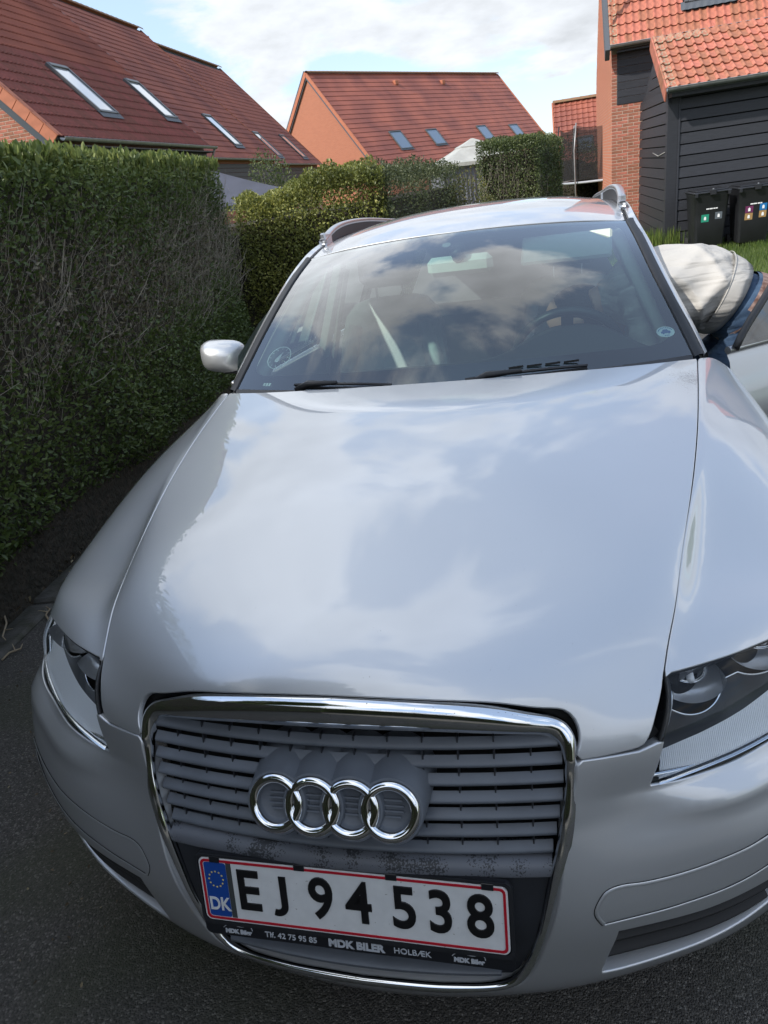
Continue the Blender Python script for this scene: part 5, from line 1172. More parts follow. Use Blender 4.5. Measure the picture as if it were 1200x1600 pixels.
# ---------------------------------------------------------------- number plate
M_PW = mat('plate_white', (0.62, 0.63, 0.63), 0.35, var=0.05, vscale=40, extra=add_specks(130, .73, (.35, .34, .32)))
M_PR = mat('plate_red', (0.42, 0.006, 0.02), 0.35); M_PB = mat('plate_blue', (0.008, 0.055, 0.27), 0.35); M_PK = mat('plate_black', (0.006, 0.006, 0.007), 0.3)
M_YEL = mat('plate_yellow', (0.75, 0.60, 0.10), 0.5); M_SILVER_T = mat('silver_print', (0.42, 0.44, 0.47), 0.5); M_PG = mat('plate_dark_strip', (0.05, 0.055, 0.055), 0.3)
ptilt = math.atan2(.018, .116)
plate = empty('number_plate', (0, -.0235, .4455)); plate.parent = car; plate.rotation_euler = (PI/2-ptilt, 0, 0)
# local: x right, y up, z toward the viewer
def rrect(w, h, r, n=8, cx=0, cy=0):
    p = []
    for (sx, sy, a0) in ((1, -1, -PI/2), (1, 1, 0), (-1, 1, PI/2), (-1, -1, PI)):
        for k in range(n+1):
            a = a0+PI/2*k/n; p.append((cx+sx*(w-r)+r*math.cos(a), cy+sy*(h-r)+r*math.sin(a)))
    return p
def ringpoly(o_, i_, z0, z1, name, m, parent):
    n = len(o_); V = [(x, y, z0) for x, y in o_]+[(x, y, z1) for x, y in o_]+[(x, y, z1) for x, y in i_]+[(x, y, z0) for x, y in i_]
    F = []
    for i in range(n):
        j = (i+1) % n; F += [(i, j, n+j, n+i), (n+i, n+j, 2*n+j, 2*n+i), (2*n+i, 2*n+j, 3*n+j, 3*n+i)]
    return obj(name, V, F, m, parent)
b = MB(); b.prism(rrect(.2515, .0595, .011), -.002, 0); pw = b.build('plate_sheet', M_PW, plate)
ringpoly(rrect(.2485, .0565, .009), rrect(.2445, .0525, .006), 0, .0012, 'plate_border', M_PR, plate)
b = MB(); b.prism(rrect(.0195, .0510, .004, cx=-.2235, cy=0), 0, .0006); b.build('country_band', M_PB, plate)
b = MB(); b.box((-.2035, -.0515, 0), (-.1945, .0515, .0005)); b.build('dark_strip', M_PG, plate)
def text(body, size, x, y, z, m, parent, name='lettering', bold=0.0, sx=1.0, ext=.0006, align='CENTER', bev=0, shear=0, spacing=1):
    c = bpy.data.curves.new(name, 'FONT'); c.body = body; c.size = size; c.extrude = ext; c.offset = bold; c.align_x = align; c.align_y = 'CENTER'; c.bevel_depth = bev; c.shear = shear; c.space_character = spacing
    c.materials.append(m); c.resolution_u = 5
    tmp = bpy.data.objects.new('tmp', c); me = bpy.data.meshes.new_from_object(tmp); bpy.data.objects.remove(tmp)
    o = link(name, me, parent, (x, y, z)); o.scale = (sx, 1, 1); return o
for ch, x in (('E', -.168), ('9', -.043), ('4', .019), ('5', .092), ('3', .149), ('8', .209)):
    text(ch, .104, x, .001, .0009, M_PK, plate, 'letter', bold=.0016, sx=.83, ext=.0009, bev=.0004)
jp = []
for k in range(15):
    a_j = PI*1.12*k/14; jp.append((-.020+.019*math.cos(-a_j), -.0175+.0185*math.sin(-a_j)))
jout = [(.0065-.107, .0375), (.0065-.107, -.0165)]+[(-.107-.0125+.0190*math.cos(-PI*.62*k/12), -.0175+.0195*math.sin(-PI*.62*k/12)) for k in range(13)]+[(-.107-.0125+.0075*math.cos(-PI*.62*(12-k)/12)-(.0012 if k == 0 else 0), -.0165+.0085*math.sin(-PI*.62*(12-k)/12)) for k in range(13)]+[(-.0055-.107, .0375)]
b = MB(); b.prism(jout, .0004, .0018); b.build('letter', M_PK, plate)
text('DK', .034, -.2230, -.028, .0008, M_PW, plate, 'letter', bold=.0008, sx=.78)
b = MB()
for k in range(12):
    a = PI/2+k*PI/6; cx, cy = -.2235+math.cos(a)*.0125, .020+math.sin(a)*.0145
    b.prism([(cx+(.0019 if j % 2 == 0 else .0009)*math.cos(PI/2+j*PI/5), cy+(.0019 if j % 2 == 0 else .0009)*math.sin(PI/2+j*PI/5)) for j in range(10)], .0005, .0011)
b.build('star_ring', M_YEL, plate)
# dealer's plate holder
M_HOLD = mat('holder_black', (0.010, 0.011, 0.014), 0.28)
hold = MB(); hold.prism(rrect(.2575, .0775, .012, cy=-.0125), -.010, -.0022); ho = hold.build('plate_holder', M_HOLD, car); ho.location = plate.location; ho.rotation_euler = plate.rotation_euler
ringpoly(rrect(.2585, .0665, .013, cy=-.0015), rrect(.2535, .0605, .011), -.004, .0006, 'holder_rim', M_BLK, ho)
b = MB()
for x in (-.222, -.075, .075, .222): b.box((x-.009, .052, .0), (x+.009, .0635, .0022), bev=.0006)
b.build('holder_clips', M_HOLD, ho)['kind'] = 'stuff'
yb = -.0790
text('Tlf. 42 75 95 85', .0145, -.105, yb, -.0020, M_SILVER_T, ho, 'lettering', bold=.0002, sx=.98)
text('MDK BILER', .0190, .006, yb-.0005, -.0020, M_SILVER_T, ho, 'lettering', bold=.0009, sx=1.0)
text('HOLBÆK', .0145, .098, yb, -.0020, M_SILVER_T, ho, 'lettering', bold=.0001, sx=1.0)
for cx in (-.198, .187):
    text('MDK Biler', .0108, cx, yb-.002, -.0020, M_SILVER_T, ho, 'lettering', bold=.0006, sx=1.0)
    b = MB()
    c1 = spl([(-.026, -.001, 0), (-.020, .004, 0), (-.008, .0052, 0), (.004, .0030, 0), (.014, .0046, 0), (.023, .0045, 0), (.0255, -.002, 0)], 22)
    b.tube([(cx+p[0], yb+.0055+p[1], -.0014) for p in c1], .0006, 4)
    c2 = spl([(-.010, .0052, 0), (-.002, .0085, 0), (.006, .0085, 0), (.014, .0046, 0)], 12)
    b.tube([(cx+p[0], yb+.0055+p[1], -.0014) for p in c2], .0005, 4)
    b.build('car_outline_mark', M_SILVER_T, ho)
# ---------------------------------------------------------------- headlights
M_REFL = mat('reflector_chrome', (0.75, 0.77, 0.80), 0.10, 1.0)
def rib_extra(m, t, b, vec):
    w = nd(t, 'ShaderNodeTexWave'); w.wave_type = 'BANDS'; w.bands_direction = 'X'; w.inputs['Scale'].default_value = 105; t.links.new(vec, w.inputs[0])
    bn = nd(t, 'ShaderNodeBump'); bn.inputs['Strength'].default_value = .5; bn.inputs['Distance'].default_value = .002; t.links.new(w.outputs[0], bn.inputs['Height']); t.links.new(bn.outputs[0], b.inputs['Normal'])
M_RIB = mat('ribbed_reflector', (0.80, 0.82, 0.84), 0.5, 0.0, extra=rib_extra)
M_HLD = mat('headlight_dark_cover', (0.035, 0.04, 0.05), 0.35, 0.4)
M_BULB = glass_mat('bulb_glass', (.9, .9, .9), 1.5, 1.0)
M_BOWL = mat('satin_reflector', (.82, .84, .87), .22, .72)
M_STWL = mat('bulb_white', (.8, .82, .85), .2)
def orient_rows(V, F, want):
    a, b_, c = (np.array(V[i], float) for i in F[len(F)//2][:3]); n = np.cross(b_-a, c-a); return F if n @ np.array(want) > 0 else [f[::-1] for f in F]
lens_outer = np.vstack([lens_top, lens_bot[::-1][1:], lens_in[::-1][1:-1]])
VW = np.array([0, .75, -.60])
def lensP(x, z): return BS.P(BS.uv(np.array([(a, float(np.interp(a, [.44,.5,.57,.69,.80], [.10,.155,.2,.30,.42])), c) for a, c in zip(x, z)])))
sx_ = np.linspace(.474, .775, 40)
A_top = lensP(sx_, np.interp(sx_, [.474,.53,.60,.68,.775], [.658,.662,.670,.684,.702])); A_bot = lensP(np.linspace(.466, .785, 40), np.interp(np.linspace(.466, .785, 40), [.457,.54,.63,.72,.785], [.612,.612,.613,.624,.645]))
Q_bot = A_bot+VW*.012; Q_top = A_top+VW*.060
xs_s = np.linspace(.486, .775, 70)
def scal(x):
    z = .728
    for cx, cz, rx, rz in ((.535, .735, .046, .046), (.662, .745, .060, .040), (.78, .75, .05, .03)):
        if abs(x-cx) < rx: z = min(z, cz-rz*math.sqrt(1-((x-cx)/rx)**2))
    return z
A_sc = lensP(xs_s, [scal(x) for x in xs_s]); Q_sc = A_sc+VW*.050
Q_t2 = np.stack([np.interp(np.linspace(0, 1, 70), np.linspace(0, 1, 40), Q_top[:, k]) for k in range(3)], 1)
for s in (1, -1):
    hl = empty('headlight', (0, 0, 0)); hl.parent = car
    def put(name, tr, m, off=None, smooth=True):
        if s < 0: tr = mirrored(*tr)
        return obj(name, tr[0], tr[1], m, hl, smooth, tr[2])
    put('lens', trimmed(BS, lens_outer, step=.02, bstep=.01, off=-.002, flange=.012, rnd=.004), M_LENS)
    # rubber seal round the lens
    lo = resample(np.vstack([lens_outer, lens_outer[:1]]), .01)[:-1]; uvv = BS.uv(lo); q = (BS.P(uvv)-BS.Nrm(uvv)*.007)*[s, 1, 1]
    MB().tube([tuple(p) for p in q], .0045, 6, closed=True).build('seal', M_RUB, hl, True)
    # chrome bezel line inside the lens, along the bottom and the inner edge
    bz = np.vstack([lens_in[3:]+[.007, .004, .004], lens_bot[1:44]+[0, .006, .008]]); uvv = BS.uv(bz); q = (BS.P(uvv)-BS.Nrm(uvv)*.014)*[s, 1, 1]
    MB().tube([tuple(p) for p in q], .0042, 6).build('bezel', M_REFL, hl, True)
    def ruled(name, rows, m, want=(0, -1, .6)):
        V = np.vstack(rows)*[s, 1, 1]; F = grid_faces(len(rows), len(rows[0])); F = orient_rows(V, F, (want[0]*s, want[1], want[2])); return obj(name, V, F, m, hl, True)
    ruled('ribbed_reflector', [Q_bot, Q_bot*.5+Q_top*.5, Q_top], M_RIB)
    ruled('chrome_ledge', [A_bot+[0, -.002, -.008], A_bot+[0, .006, -.004], Q_bot+[0, .001, -.001]], M_REFL)
    ruled('dark_cover', [Q_t2, Q_t2*.6+Q_sc*.4+[0, .004, 0], Q_sc], M_HLD)
    MB().tube([tuple(p) for p in (Q_sc+[0, -.001, .0])*[s, 1, 1]], .0016, 5).build('bowl_edge', M_REFL, hl, True)
    for cx, cy, cz, r in ((.535, .215, .712, .050), (.662, .315, .722, .062)):
        V = []; n = 36; mrow = 9
        for i in range(mrow):
            a = PI/2*i/(mrow-1)
            for k in range(n):
                p = PI+PI*k/(n-1); V.append((s*(cx+math.cos(a)*r*math.cos(p)), cy+.010+.075*math.sin(a), cz+math.cos(a)*r*.92*math.sin(p)))
        F = orient_rows(V, grid_faces(mrow, n), (0, -1, .5))
        bo = obj('reflector_bowl', V, F, M_BOWL, hl, True)
        rg_ = [(s*(cx+r*.50*math.cos(a)), cy+.045, cz-.006+r*.46*math.sin(a)) for a in np.linspace(0, 2*PI, 28, endpoint=False)]; MB().tube(rg_, .0035, 6, closed=True).build('lamp_ring', M_REFL, bo, True)
        b = MB(); b.tube([(s*cx, cy+.075, cz-.006), (s*cx, cy+.02, cz-.010)], [.008, .006], 8); b.build('bulb', M_STWL, bo, True)
    # dark housing behind
    put('housing', trimmed(BS, lens_outer, step=.03, bstep=.02, off=-.085, flange=0), M_VOID)
    bx = MB(); 
    lo2 = resample(np.vstack([lens_outer, lens_outer[:1]]), .03)[:-1]; uvv = BS.uv(lo2); a_ = BS.P(uvv)-BS.Nrm(uvv)*.008; b_ = BS.P(uvv)-BS.Nrm(uvv)*.09; k = len(a_)
    V = np.vstack([a_, b_])*[s, 1, 1]; obj('housing_side', V, [(i, (i+1) % k, k+(i+1) % k, k+i) for i in range(k)], M_HLD, hl)

# ---------------------------------------------------------------- windscreen
WE = np.array([(.72,1.429,.987),(.699,1.494,1.043),(.663,1.595,1.133),(.625,1.723,1.230),(.600,1.865,1.308),(.579,2.013,1.370)])
WC = np.array([(0,1.27,.985),(0,1.335,1.045),(0,1.445,1.142),(0,1.585,1.245),(0,1.735,1.332),(0,1.885,1.400)])
def wrow(c, e, f): return c+(e-c)*np.array([f, f*f, f*f])
WG = [[wrow(c, e, 0), wrow(c, e, .33), wrow(c, e, .66), wrow(c, e, 1)] for c, e in zip(WC[::-1], WE[::-1])]
WS = Surf(WG)
wl = np.vstack([spl([wrow(WC[0], WE[0], f) for f in (0, .5, 1)], 30), spl(WE, 40)[1:], spl([wrow(WC[-1], WE[-1], f) for f in (1, .5, 0)], 30)[1:]])
def wpt(f, h):   # f across 0..1, h up 0..1
    i = h*5; k = int(min(4, i)); t = i-k; return wrow(WC[k]+(WC[k+1]-WC[k])*t, WE[k]+(WE[k+1]-WE[k])*t, f)
tr = trimmed(WS, sym(wl)[::-1] if False else sym(wl), step=.035, bstep=.02, flange=0)
ws = obj('windscreen', tr[0], tr[1], M_GLASS, car, True, tr[2])
fr_in = spl([wpt(0, .18), wpt(.4, .175), wpt(.75, .165), wpt(.90, .17), wpt(.945, .21), wpt(.955, .27), wpt(.958, .5), wpt(.958, .8), wpt(.952, .925), wpt(.91, .958), wpt(.5, .965), wpt(0, .965)], 90)
wi = np.vstack([wl*[.997, 1, 1]])
tr = trimmed(WS, sym(wi), [sym(fr_in)[::-1]], step=.03, bstep=.015, off=-.004, flange=0)
obj('black_band', tr[0], tr[1], M_FRIT, ws, True, tr[2])
# things stuck to the inside of the glass
M_DISC = mat('parking_disc_grey', (.55, .60, .58), .6)
def on_glass(c, du, dv, off=-.005):
    q = WS.uv(np.array([c]))[0]+np.array([du, dv]); return (WS.P(q)-0)[0]+WS.Nrm(q)[0]*off
def disc_on_glass(c, r_out, r_in, name, m, parent, off=-.005, n=40, sy=1.0):
    V = [on_glass(c, math.cos(2*PI*k/n)*r, math.sin(2*PI*k/n)*r*sy, off) for r in (r_out, r_in) for k in range(n)] if r_in > 0 else [on_glass(c, math.cos(2*PI*k/n)*r_out, math.sin(2*PI*k/n)*r_out*sy, off) for k in range(n)]
    F = grid_faces(2, n, True) if r_in > 0 else [tuple(range(n))]
    return obj(name, V, F, m, parent)
DC = (-.573, 1.491, 1.083)
pd = disc_on_glass(DC, .047, .0440, 'parking_disc', M_DISC, ws)
b = MB()
for k in range(12):
    a = 2*PI*k/12; p = [on_glass(DC, math.cos(a+da)*r, math.sin(a+da)*r, -.0048) for r, da in ((.034, -.04), (.034, .04), (.040, .03), (.040, -.03))]; b.add(p, [(0, 1, 2, 3)])
b.build('disc_marks', M_DISC, pd)
a0 = math.radians(-70); pts = []
for k in range(9):
    t = k/8*PI+PI/2; pts.append((math.cos(t)*.009-.012, math.sin(t)*.009))
pts += [(.026, 0)]
V = [on_glass(DC, x*math.cos(a0)-y*math.sin(a0), x*math.sin(a0)+y*math.cos(a0), -.0042) for x, y in pts]
obj('disc_hand', V, [tuple(range(len(V)))], M_PW, pd)
b = MB()
for i in range(3):
    p = [on_glass((-.614, 1.414, 1.012), i*.011+dx, dy, -.0035) for dx, dy in ((0, -.006), (.008, -.006), (.008, .006), (0, .006))]; b.add(p, [(0, 1, 2, 3)])
b.build('glass_code_mark', M_DISC, ws)
M_STW = mat('sticker_white', (.68, .74, .76), .5); M_STB = mat('sticker_blue', (.01, .11, .33), .5)
SCN = (.652, 1.494, 1.060)
st = disc_on_glass(SCN, .0262, 0, 'inspection_sticker', M_STW, ws, -.0035, sy=.80)
b = MB()
def stp(x, y): return on_glass(SCN, x, -y, -.0030)
carp = [(-.014, -.006), (-.014, .001), (-.009, .003), (-.006, .009), (.006, .009), (.009, .003), (.014, .001), (.014, -.006), (.010, -.006), (.010, -.009), (.006, -.009), (.006, -.006), (-.006, -.006), (-.006, -.009), (-.010, -.009), (-.010, -.006)]
b.add([stp(x, y) for x, y in carp], [tuple(range(len(carp)))])
for k in range(11):
    a = PI*(.12+.76*k/10); c = (math.cos(a)*.021, math.sin(a)*.0155); b.add([stp(c[0]+dx, c[1]+dy) for dx, dy in ((-.0013, -.0018), (.0013, -.0018), (.0013, .0018), (-.0013, .0018))], [(0, 1, 2, 3)])
for k in range(3): b.add([stp((k-1)*.005+dx, -.0145+dy) for dx, dy in ((-.0018, -.0015), (.0018, -.0015), (.0018, .0015), (-.0018, .0015))], [(0, 1, 2, 3)])
b.build('sticker_print', M_STB, st)
V = [wpt(f, h)+np.array([0, .004, -.003]) for h in (.22,) for f in (0,)]
disc_on_glass((-.024, 1.817, 1.368), .017, 0, 'rain_sensor', M_TRIM, ws, -.006)

# ---------------------------------------------------------------- roof, pillars, rails
rx = [0, .45, .80, 1.0]
RC_ = [(1.888,1.403),(2.10,1.447),(2.40,1.487),(2.80,1.512),(3.40,1.514),(4.10,1.488),(4.72,1.435)]
RE_ = [(.576,2.018,1.371),(.577,2.20,1.408),(.577,2.46,1.436),(.577,2.82,1.453),(.573,3.40,1.452),(.560,4.10,1.430),(.535,4.68,1.380)]
RG = []
for (yc, zc), (xe, ye, ze) in zip(RC_, RE_):
    RG.append([(f*xe, yc+(ye-yc)*f*f, zc+(ze-zc)*(f**2.6)) for f in rx])
RS = Surf(RG[::-1])
rl = np.vstack([[RG[0][0]], spl([RG[0][i] for i in range(4)], 24)[1:], spl(RE_, 60)[1:], spl([RG[-1][i] for i in (3, 2, 1, 0)], 20)[1:]])
rl = rl*[1, 1, 1]; rl[:24] += [0, .004, .001]
tr = trimmed(RS, sym(rl), step=.05, bstep=.02, flange=.02, rnd=.002)
obj('roof', tr[0], tr[1], M_PAINT, car, True, tr[2])
def rows3(rows): return np.array(rows, float)
for s in (1, -1):
    # black trim beside the glass
    E = spl(WE, 24); E[0] = WE[0]
    a = E+[.003, -.002, .004]; b_ = E+[.016, .004, .008]; c = E+[.029, .018, .006]; d = E+[.031, .03, -.012]
    a0 = E+[-.001, 0, -.01]
    V = np.vstack([a0, a, b_, c, d])*[s, 1, 1]; F = grid_faces(5, 24); F = F if s < 0 else [f[::-1] for f in F]
    autosmooth(obj('pillar_trim', V, F, M_BLK, car), 50)
    # silver pillar running on as the roof side
    rE = np.array(RE_[1:])
    base = spl(np.vstack([WE[0]+[-.001, .004, -.002], WE[1:], rE+[[0, 0, 0]]]), 70)
    k = np.clip((base[:, 1]-1.43)/.6, 0, 1)[:, None]   # 0 at the foot of the pillar, 1 on the roof
    o1 = base+[.031, .028, -.004]+(1-k)*[0, 0, 0]-k*[.022, .028, .004]
    o1b = o1+[.006, .002, .008]
    o2 = base+[.046, .055, .006]-k*[.010, .045, -.000]
    o3 = base+[.056, .085, -.008]-k*[.004, .07, .012]
    o4 = base+[.062, .12, -.035]-k*[-.004, .10, .012]
    o5 = base+[.055, .15, -.055]-k*[-.01, .13, .02]
    V = np.vstack([o1-[0, 0, .012], o1b, o2, o3, o4, o5])*[s, 1, 1]; F = grid_faces(6, 70); F = F if s < 0 else [f[::-1] for f in F]
    autosmooth(obj('roof_side', V, F, M_PAINT, car), 60)
    # roof rail
    rp = spl([(.583,2.195,1.425),(.588,2.30,1.452),(.592,2.45,1.480),(.594,2.70,1.500),(.594,3.1,1.508),(.590,3.6,1.502),(.582,4.1,1.498),(.572,4.45,1.470),(.565,4.62,1.430)], 60)
    V = []; n = 12
    for i, p in enumerate(rp):
        t_ = rp[min(i+1, 59)]-rp[max(i-1, 0)]; t_ /= np.linalg.norm(t_); sd = np.array([1, 0, 0.]); up = np.cross(t_, sd)*-1; up = up if up[2] > 0 else -up
        w_, h_ = .015, .011+.010*min(1, min(i, 59-i)/6)*0
        for q in range(n):
            a = 2*PI*q/n; V.append((p+sd*math.copysign(abs(math.cos(a))**.7, math.cos(a))*w_+up*math.copysign(abs(math.sin(a))**.7, math.sin(a))*h_)*[s, 1, 1])
    F = grid_faces(60, n, True)+[tuple(range(n)), tuple(59*n+q for q in range(n))]
    F = F if s < 0 else [f[::-1] for f in F]
    rail = obj('roof_rail', V, F, M_ALLOY, car, True)
    wb = rp[1:57:2]; V = []
    for q_ in wb:
        zr_ = float(np.interp(q_[1], [2.018, 2.2, 2.46, 2.82, 3.4, 4.1, 4.68], [1.371, 1.408, 1.436, 1.453, 1.452, 1.430, 1.38]))-.005
        V += [((q_[0]-.010)*s, q_[1], zr_), ((q_[0]-.012)*s, q_[1], q_[2]-.004), ((q_[0]+.010)*s, q_[1], q_[2]-.004), ((q_[0]+.012)*s, q_[1], zr_-.02)]
    F = []
    for i in range(len(wb)-1):
        for a_, b_2 in ((0, 1), (2, 3)): F.append((4*i+a_, 4*i+b_2, 4*i+4+b_2, 4*i+4+a_))
    obj('rail_shade_web', V, F, M_BLK, rail)  # black filler whose colour stands for the shadow under the rail
    b = MB()
    for yy, z0 in ((2.21, 1.40), (4.58, 1.36), (3.4, 1.44)): b.box((s*.585-.012, yy, z0), (s*.585+.012, yy+.10, z0+.06), bev=.006)
    b.build('rail_foot', M_ALLOY, rail)['kind'] = 'stuff'
    dt = np.array(RE_)+[.004, 0, -.002]; MB().tube([tuple(p*[s, 1, 1]) for p in spl(dt, 40)], .0035, 5).build('roof_joint', M_RUB, car)

# ---------------------------------------------------------------- body sides, doors, rear
yk = [1.475, 1.9, 2.35, 2.62, 3.1, 3.5, 3.95, 4.4, 4.72]
SP_ = {'z': [.975, .93, .80, .66, .50, .36, .245], 'x': [.802, .842, .895, .919, .915, .905, .880]}
SG = []
for z, x in zip(SP_['z'], SP_['x']):
    row = []
    for y in yk:
        t = max(0, (y-3.6)/1.12); row.append((x-.10*t*t-(.03 if z > .9 else 0)*t, y, z+.035*min(1, (y-1.475)/3)*(1 if z > .7 else 0)))
    SG.append(row)
SS = Surf(SG, mirror=False)
def side_panel(name, y0, y1, m, s, cut=None, parent=car, zlo=.25, par_loc=None):
    top = [(.862, y, .975+.035*min(1, (y-1.475)/3)) for y in np.linspace(y0, y1, 12)]
    rgt = [(.9, y1, z) for z in np.linspace(.96, zlo, 14)]; bot = [(.88, y, zlo) for y in np.linspace(y1, y0, 12)]; lft = [(.9, y0, z) for z in np.linspace(zlo, .97, 14)]
    lp = np.array(top+rgt+bot[1:]+lft[1:-1])
    if cut is not None: lp = cut(lp)
    tr = trimmed(SS, lp, step=.06, bstep=.03, flange=.03, rnd=.002)
    if s < 0: tr = mirrored(*tr)
    return tr
def rear_cut(lp):
    out = [p for p in lp if not (p[2] < .6 and 3.40 < p[1] < 4.26 and p[2] < .34+.37)]
    a = [(.91, 3.835+.375*math.cos(t), .335+.375*math.sin(t)) for t in np.linspace(-.22, PI+.22, 26)]
    top = [p for p in out if p[2] >= .72]
    o = []
    for p in lp[:26]: o.append(p)
    o += [(.88, 4.72, .25), (.88, 4.5, .25), (.88, 4.3, .25)]+a+[(.88, 3.46, .25)]
    o += [(.9, 3.46, z) for z in np.linspace(.30, .97, 12)]
    return np.array(o)
def orient(V, F, want):   # flip all faces when the first normal disagrees with the wanted direction
    a, b, c = (np.array(V[i], float) for i in F[0][:3]); n = np.cross(b-a, c-a); return F if n @ np.array(want) > 0 else [f[::-1] for f in F]
for s in (1, -1):
    if s < 0:
        t1 = side_panel('front_door', 1.478, 2.600, M_PAINT, s); dr = obj('front_door', t1[0], t1[1], M_PAINT, car, True, t1[2])
    t1 = side_panel('rear_door', 2.607, 3.44, M_PAINT, s); rd = obj('rear_door', t1[0], t1[1], M_PAINT, car, True, t1[2])
    MB().box((min(s*.905, s*.94), 2.72, .80), (max(s*.905, s*.94), 2.88, .825), bev=.008).build('door_handle', M_PAINT, rd)
    if s < 0: MB().box((-.94, 2.32, .80), (-.905, 2.50, .825), bev=.008).build('door_handle', M_PAINT, dr)
    t1 = side_panel('rear_quarter', 3.447, 4.715, M_PAINT, s, rear_cut); obj('rear_quarter', t1[0], t1[1], M_PAINT, car, True, t1[2])
    # side windows
    for nm, y0, y1 in (('front_window', 1.62, 2.56), ('rear_window', 2.64, 3.42), ('quarter_window', 3.50, 4.45)):
        if s > 0 and nm == 'front_window': continue
        V = []; n = 8
        for i in range(n):
            y = y0+(y1-y0)*i/(n-1)
            zt = float(np.interp(y, [1.55, 1.75, 2.0, 2.2, 2.6, 3.0, 3.6, 4.1, 4.5], [1.03, 1.17, 1.28, 1.345, 1.39, 1.40, 1.385, 1.35, 1.28])); xt = float(np.interp(zt, [1.03, 1.17, 1.28, 1.36, 1.40], [.80, .735, .685, .645, .64]))-(.05*max(0, y-3.6))
            V += [(s*(.802-.05*max(0, y-3.7)), y, .985+.03*(y-1.5)/3), (s*xt, y, zt)]
        F = [(2*i, 2*i+2, 2*i+3, 2*i+1) for i in range(n-1)]; obj(nm, V, orient(V, F, (s, 0, 0)), M_SGLASS, car, True)
    for yy in (2.60, 3.46):   # window posts
        b = MB(); b.box((-.02, -.035, 0), (.0, .035, 1)); V = [(s*(.812+(.648-.812)*p[2]+p[0]), yy+p[1], .97+.42*p[2]) for p in b.v]; obj('door_post', V, b.f, M_BLK, car)
    MB().tube([(s*.808, 1.60 if s < 0 else 2.62, .985), (s*.808, 3.0, 1.0), (s*.80, 3.9, 1.01), (s*.77, 4.5, 1.01)], .009, 6).build('belt_moulding', M_ALLOY, car, True)
# tail: gate, glass, bumper as one closing shell
V = []; tw = [(.78, 4.72, .245), (.80, 4.90, .30), (.80, 4.93, .55), (.76, 4.85, .75), (.74, 4.80, 1.0), (.52, 4.62, 1.39)]
for f in np.linspace(-1, 1, 9):
    for (x, y, z) in tw: V.append((x*f, y+.06*(1-f*f), z+(.03*(1-f*f) if z > 1.3 else 0)))
F = [(i*6+j, (i+1)*6+j, (i+1)*6+j+1, i*6+j+1) for i in range(8) for j in range(5)]
obj('tailgate', V, orient(V, F, (0, 1, 0)), M_PAINT, car, True)
# underbody, firewall, cabin floor
MB().box((-.80, 1.32, .20), (.80, 4.70, .26)).build('underbody', M_VOID, car)
obj('firewall', [(-.78, 1.36, .2), (.78, 1.36, .2), (.74, 1.40, .955), (-.74, 1.40, .955)], [(0, 1, 2, 3)], M_VOID, car)
obj('engine_tray', [(-.46, .20, .20), (.46, .20, .20), (.62, 1.36, .2), (-.62, 1.36, .2)], [(0, 1, 2, 3)], M_VOID, car)
for s in (1, -1):
    V = [(s*.83, 1.47, .2), (s*.83, 1.47, .86), (s*.70, 1.40, .95), (s*.70, 1.40, .2)]; obj('cowl_side', V, orient(V, [(0, 1, 2, 3)], (0, -1, 0)), M_VOID, car)
    V = [(s*.66, .62, .24), (s*.66, 1.40, .24), (s*.66, 1.40, .86), (s*.66, .70, .74)]; obj('wheel_liner', V, orient(V, [(0, 1, 2, 3)], (s, 0, 0)), M_VOID, car)
# cowl tray and wipers at the foot of the windscreen
V = []; fs = np.linspace(-1, 1, 31)
for f in fs:
    e = wpt(abs(f), .02); sg = 1 if f >= 0 else -1; h = BS.P(BS.uv(np.array([[abs(f)*.715, 1.225+.148*f*f+.006, 1.0]])))[0]
    V += [(sg*e[0], e[1]+.0, e[2]+.002), (f*.71, h[1]-.03, .962-.01*f*f), (f*.71, h[1]-.05, .93)]
F = [(3*i, 3*i+3, 3*i+4, 3*i+1) for i in range(30)]+[(3*i+1, 3*i+4, 3*i+5, 3*i+2) for i in range(30)]
obj('cowl_tray', V, orient(V, F, (0, 0, 1)), M_BLK, car)
def wiper(p0, p1, elbow, name='wiper'):
    w = empty(name, (0, 0, 0)); w.parent = car
    def gl(x, h, o): q = wpt(min(1, abs(x)/np.interp(h, [0, 1], [.72, .579])), h); return np.array([x, q[1], q[2]])+np.array([0, -.66, .75])*o
    xs = np.linspace(p0[0], p1[0], 18); hs = np.linspace(p0[1], p1[1], 18)
    MB().tube([tuple(gl(x, h, .012)) for x, h in zip(xs, hs)], .0055, 5).build('blade', M_RUB, w)
    MB().tube([tuple(gl(x, h, .026+.008*math.sin(PI*i/17))) for i, (x, h) in enumerate(zip(xs, hs))], .0045, 5).build('blade_frame', M_BLK, w)
    a = gl(*elbow, .0); mid = gl(xs[8], hs[8], .040)
    MB().tube([tuple(a+[0, -.02, .008]), tuple(a*.7+mid*.3+[0, -.01, .018]), tuple(mid)], [.013, .011, .006], 8).build('arm', M_BLK, w, True)
    return w
wiper((-.47, .030), (-.14, .004), (-.46, .012)); wiper((.08, .004), (.42, .016), (.10, .0))
# vent slots of the cowl seen under the glass on the driver's side
b = MB()
for i in range(4):
    x = .20+i*.052; q = wpt(x/.72, .10); b.add([(x, q[1]-.003, q[2]), (x+.042, q[1]+.002, q[2]+.002), (x+.042, q[1]+.006, q[2]+.0075), (x, q[1]+.001, q[2]+.0055)], [(0, 1, 2, 3)])
b.build('cowl_slots', M_VOID, car)['kind'] = 'stuff'

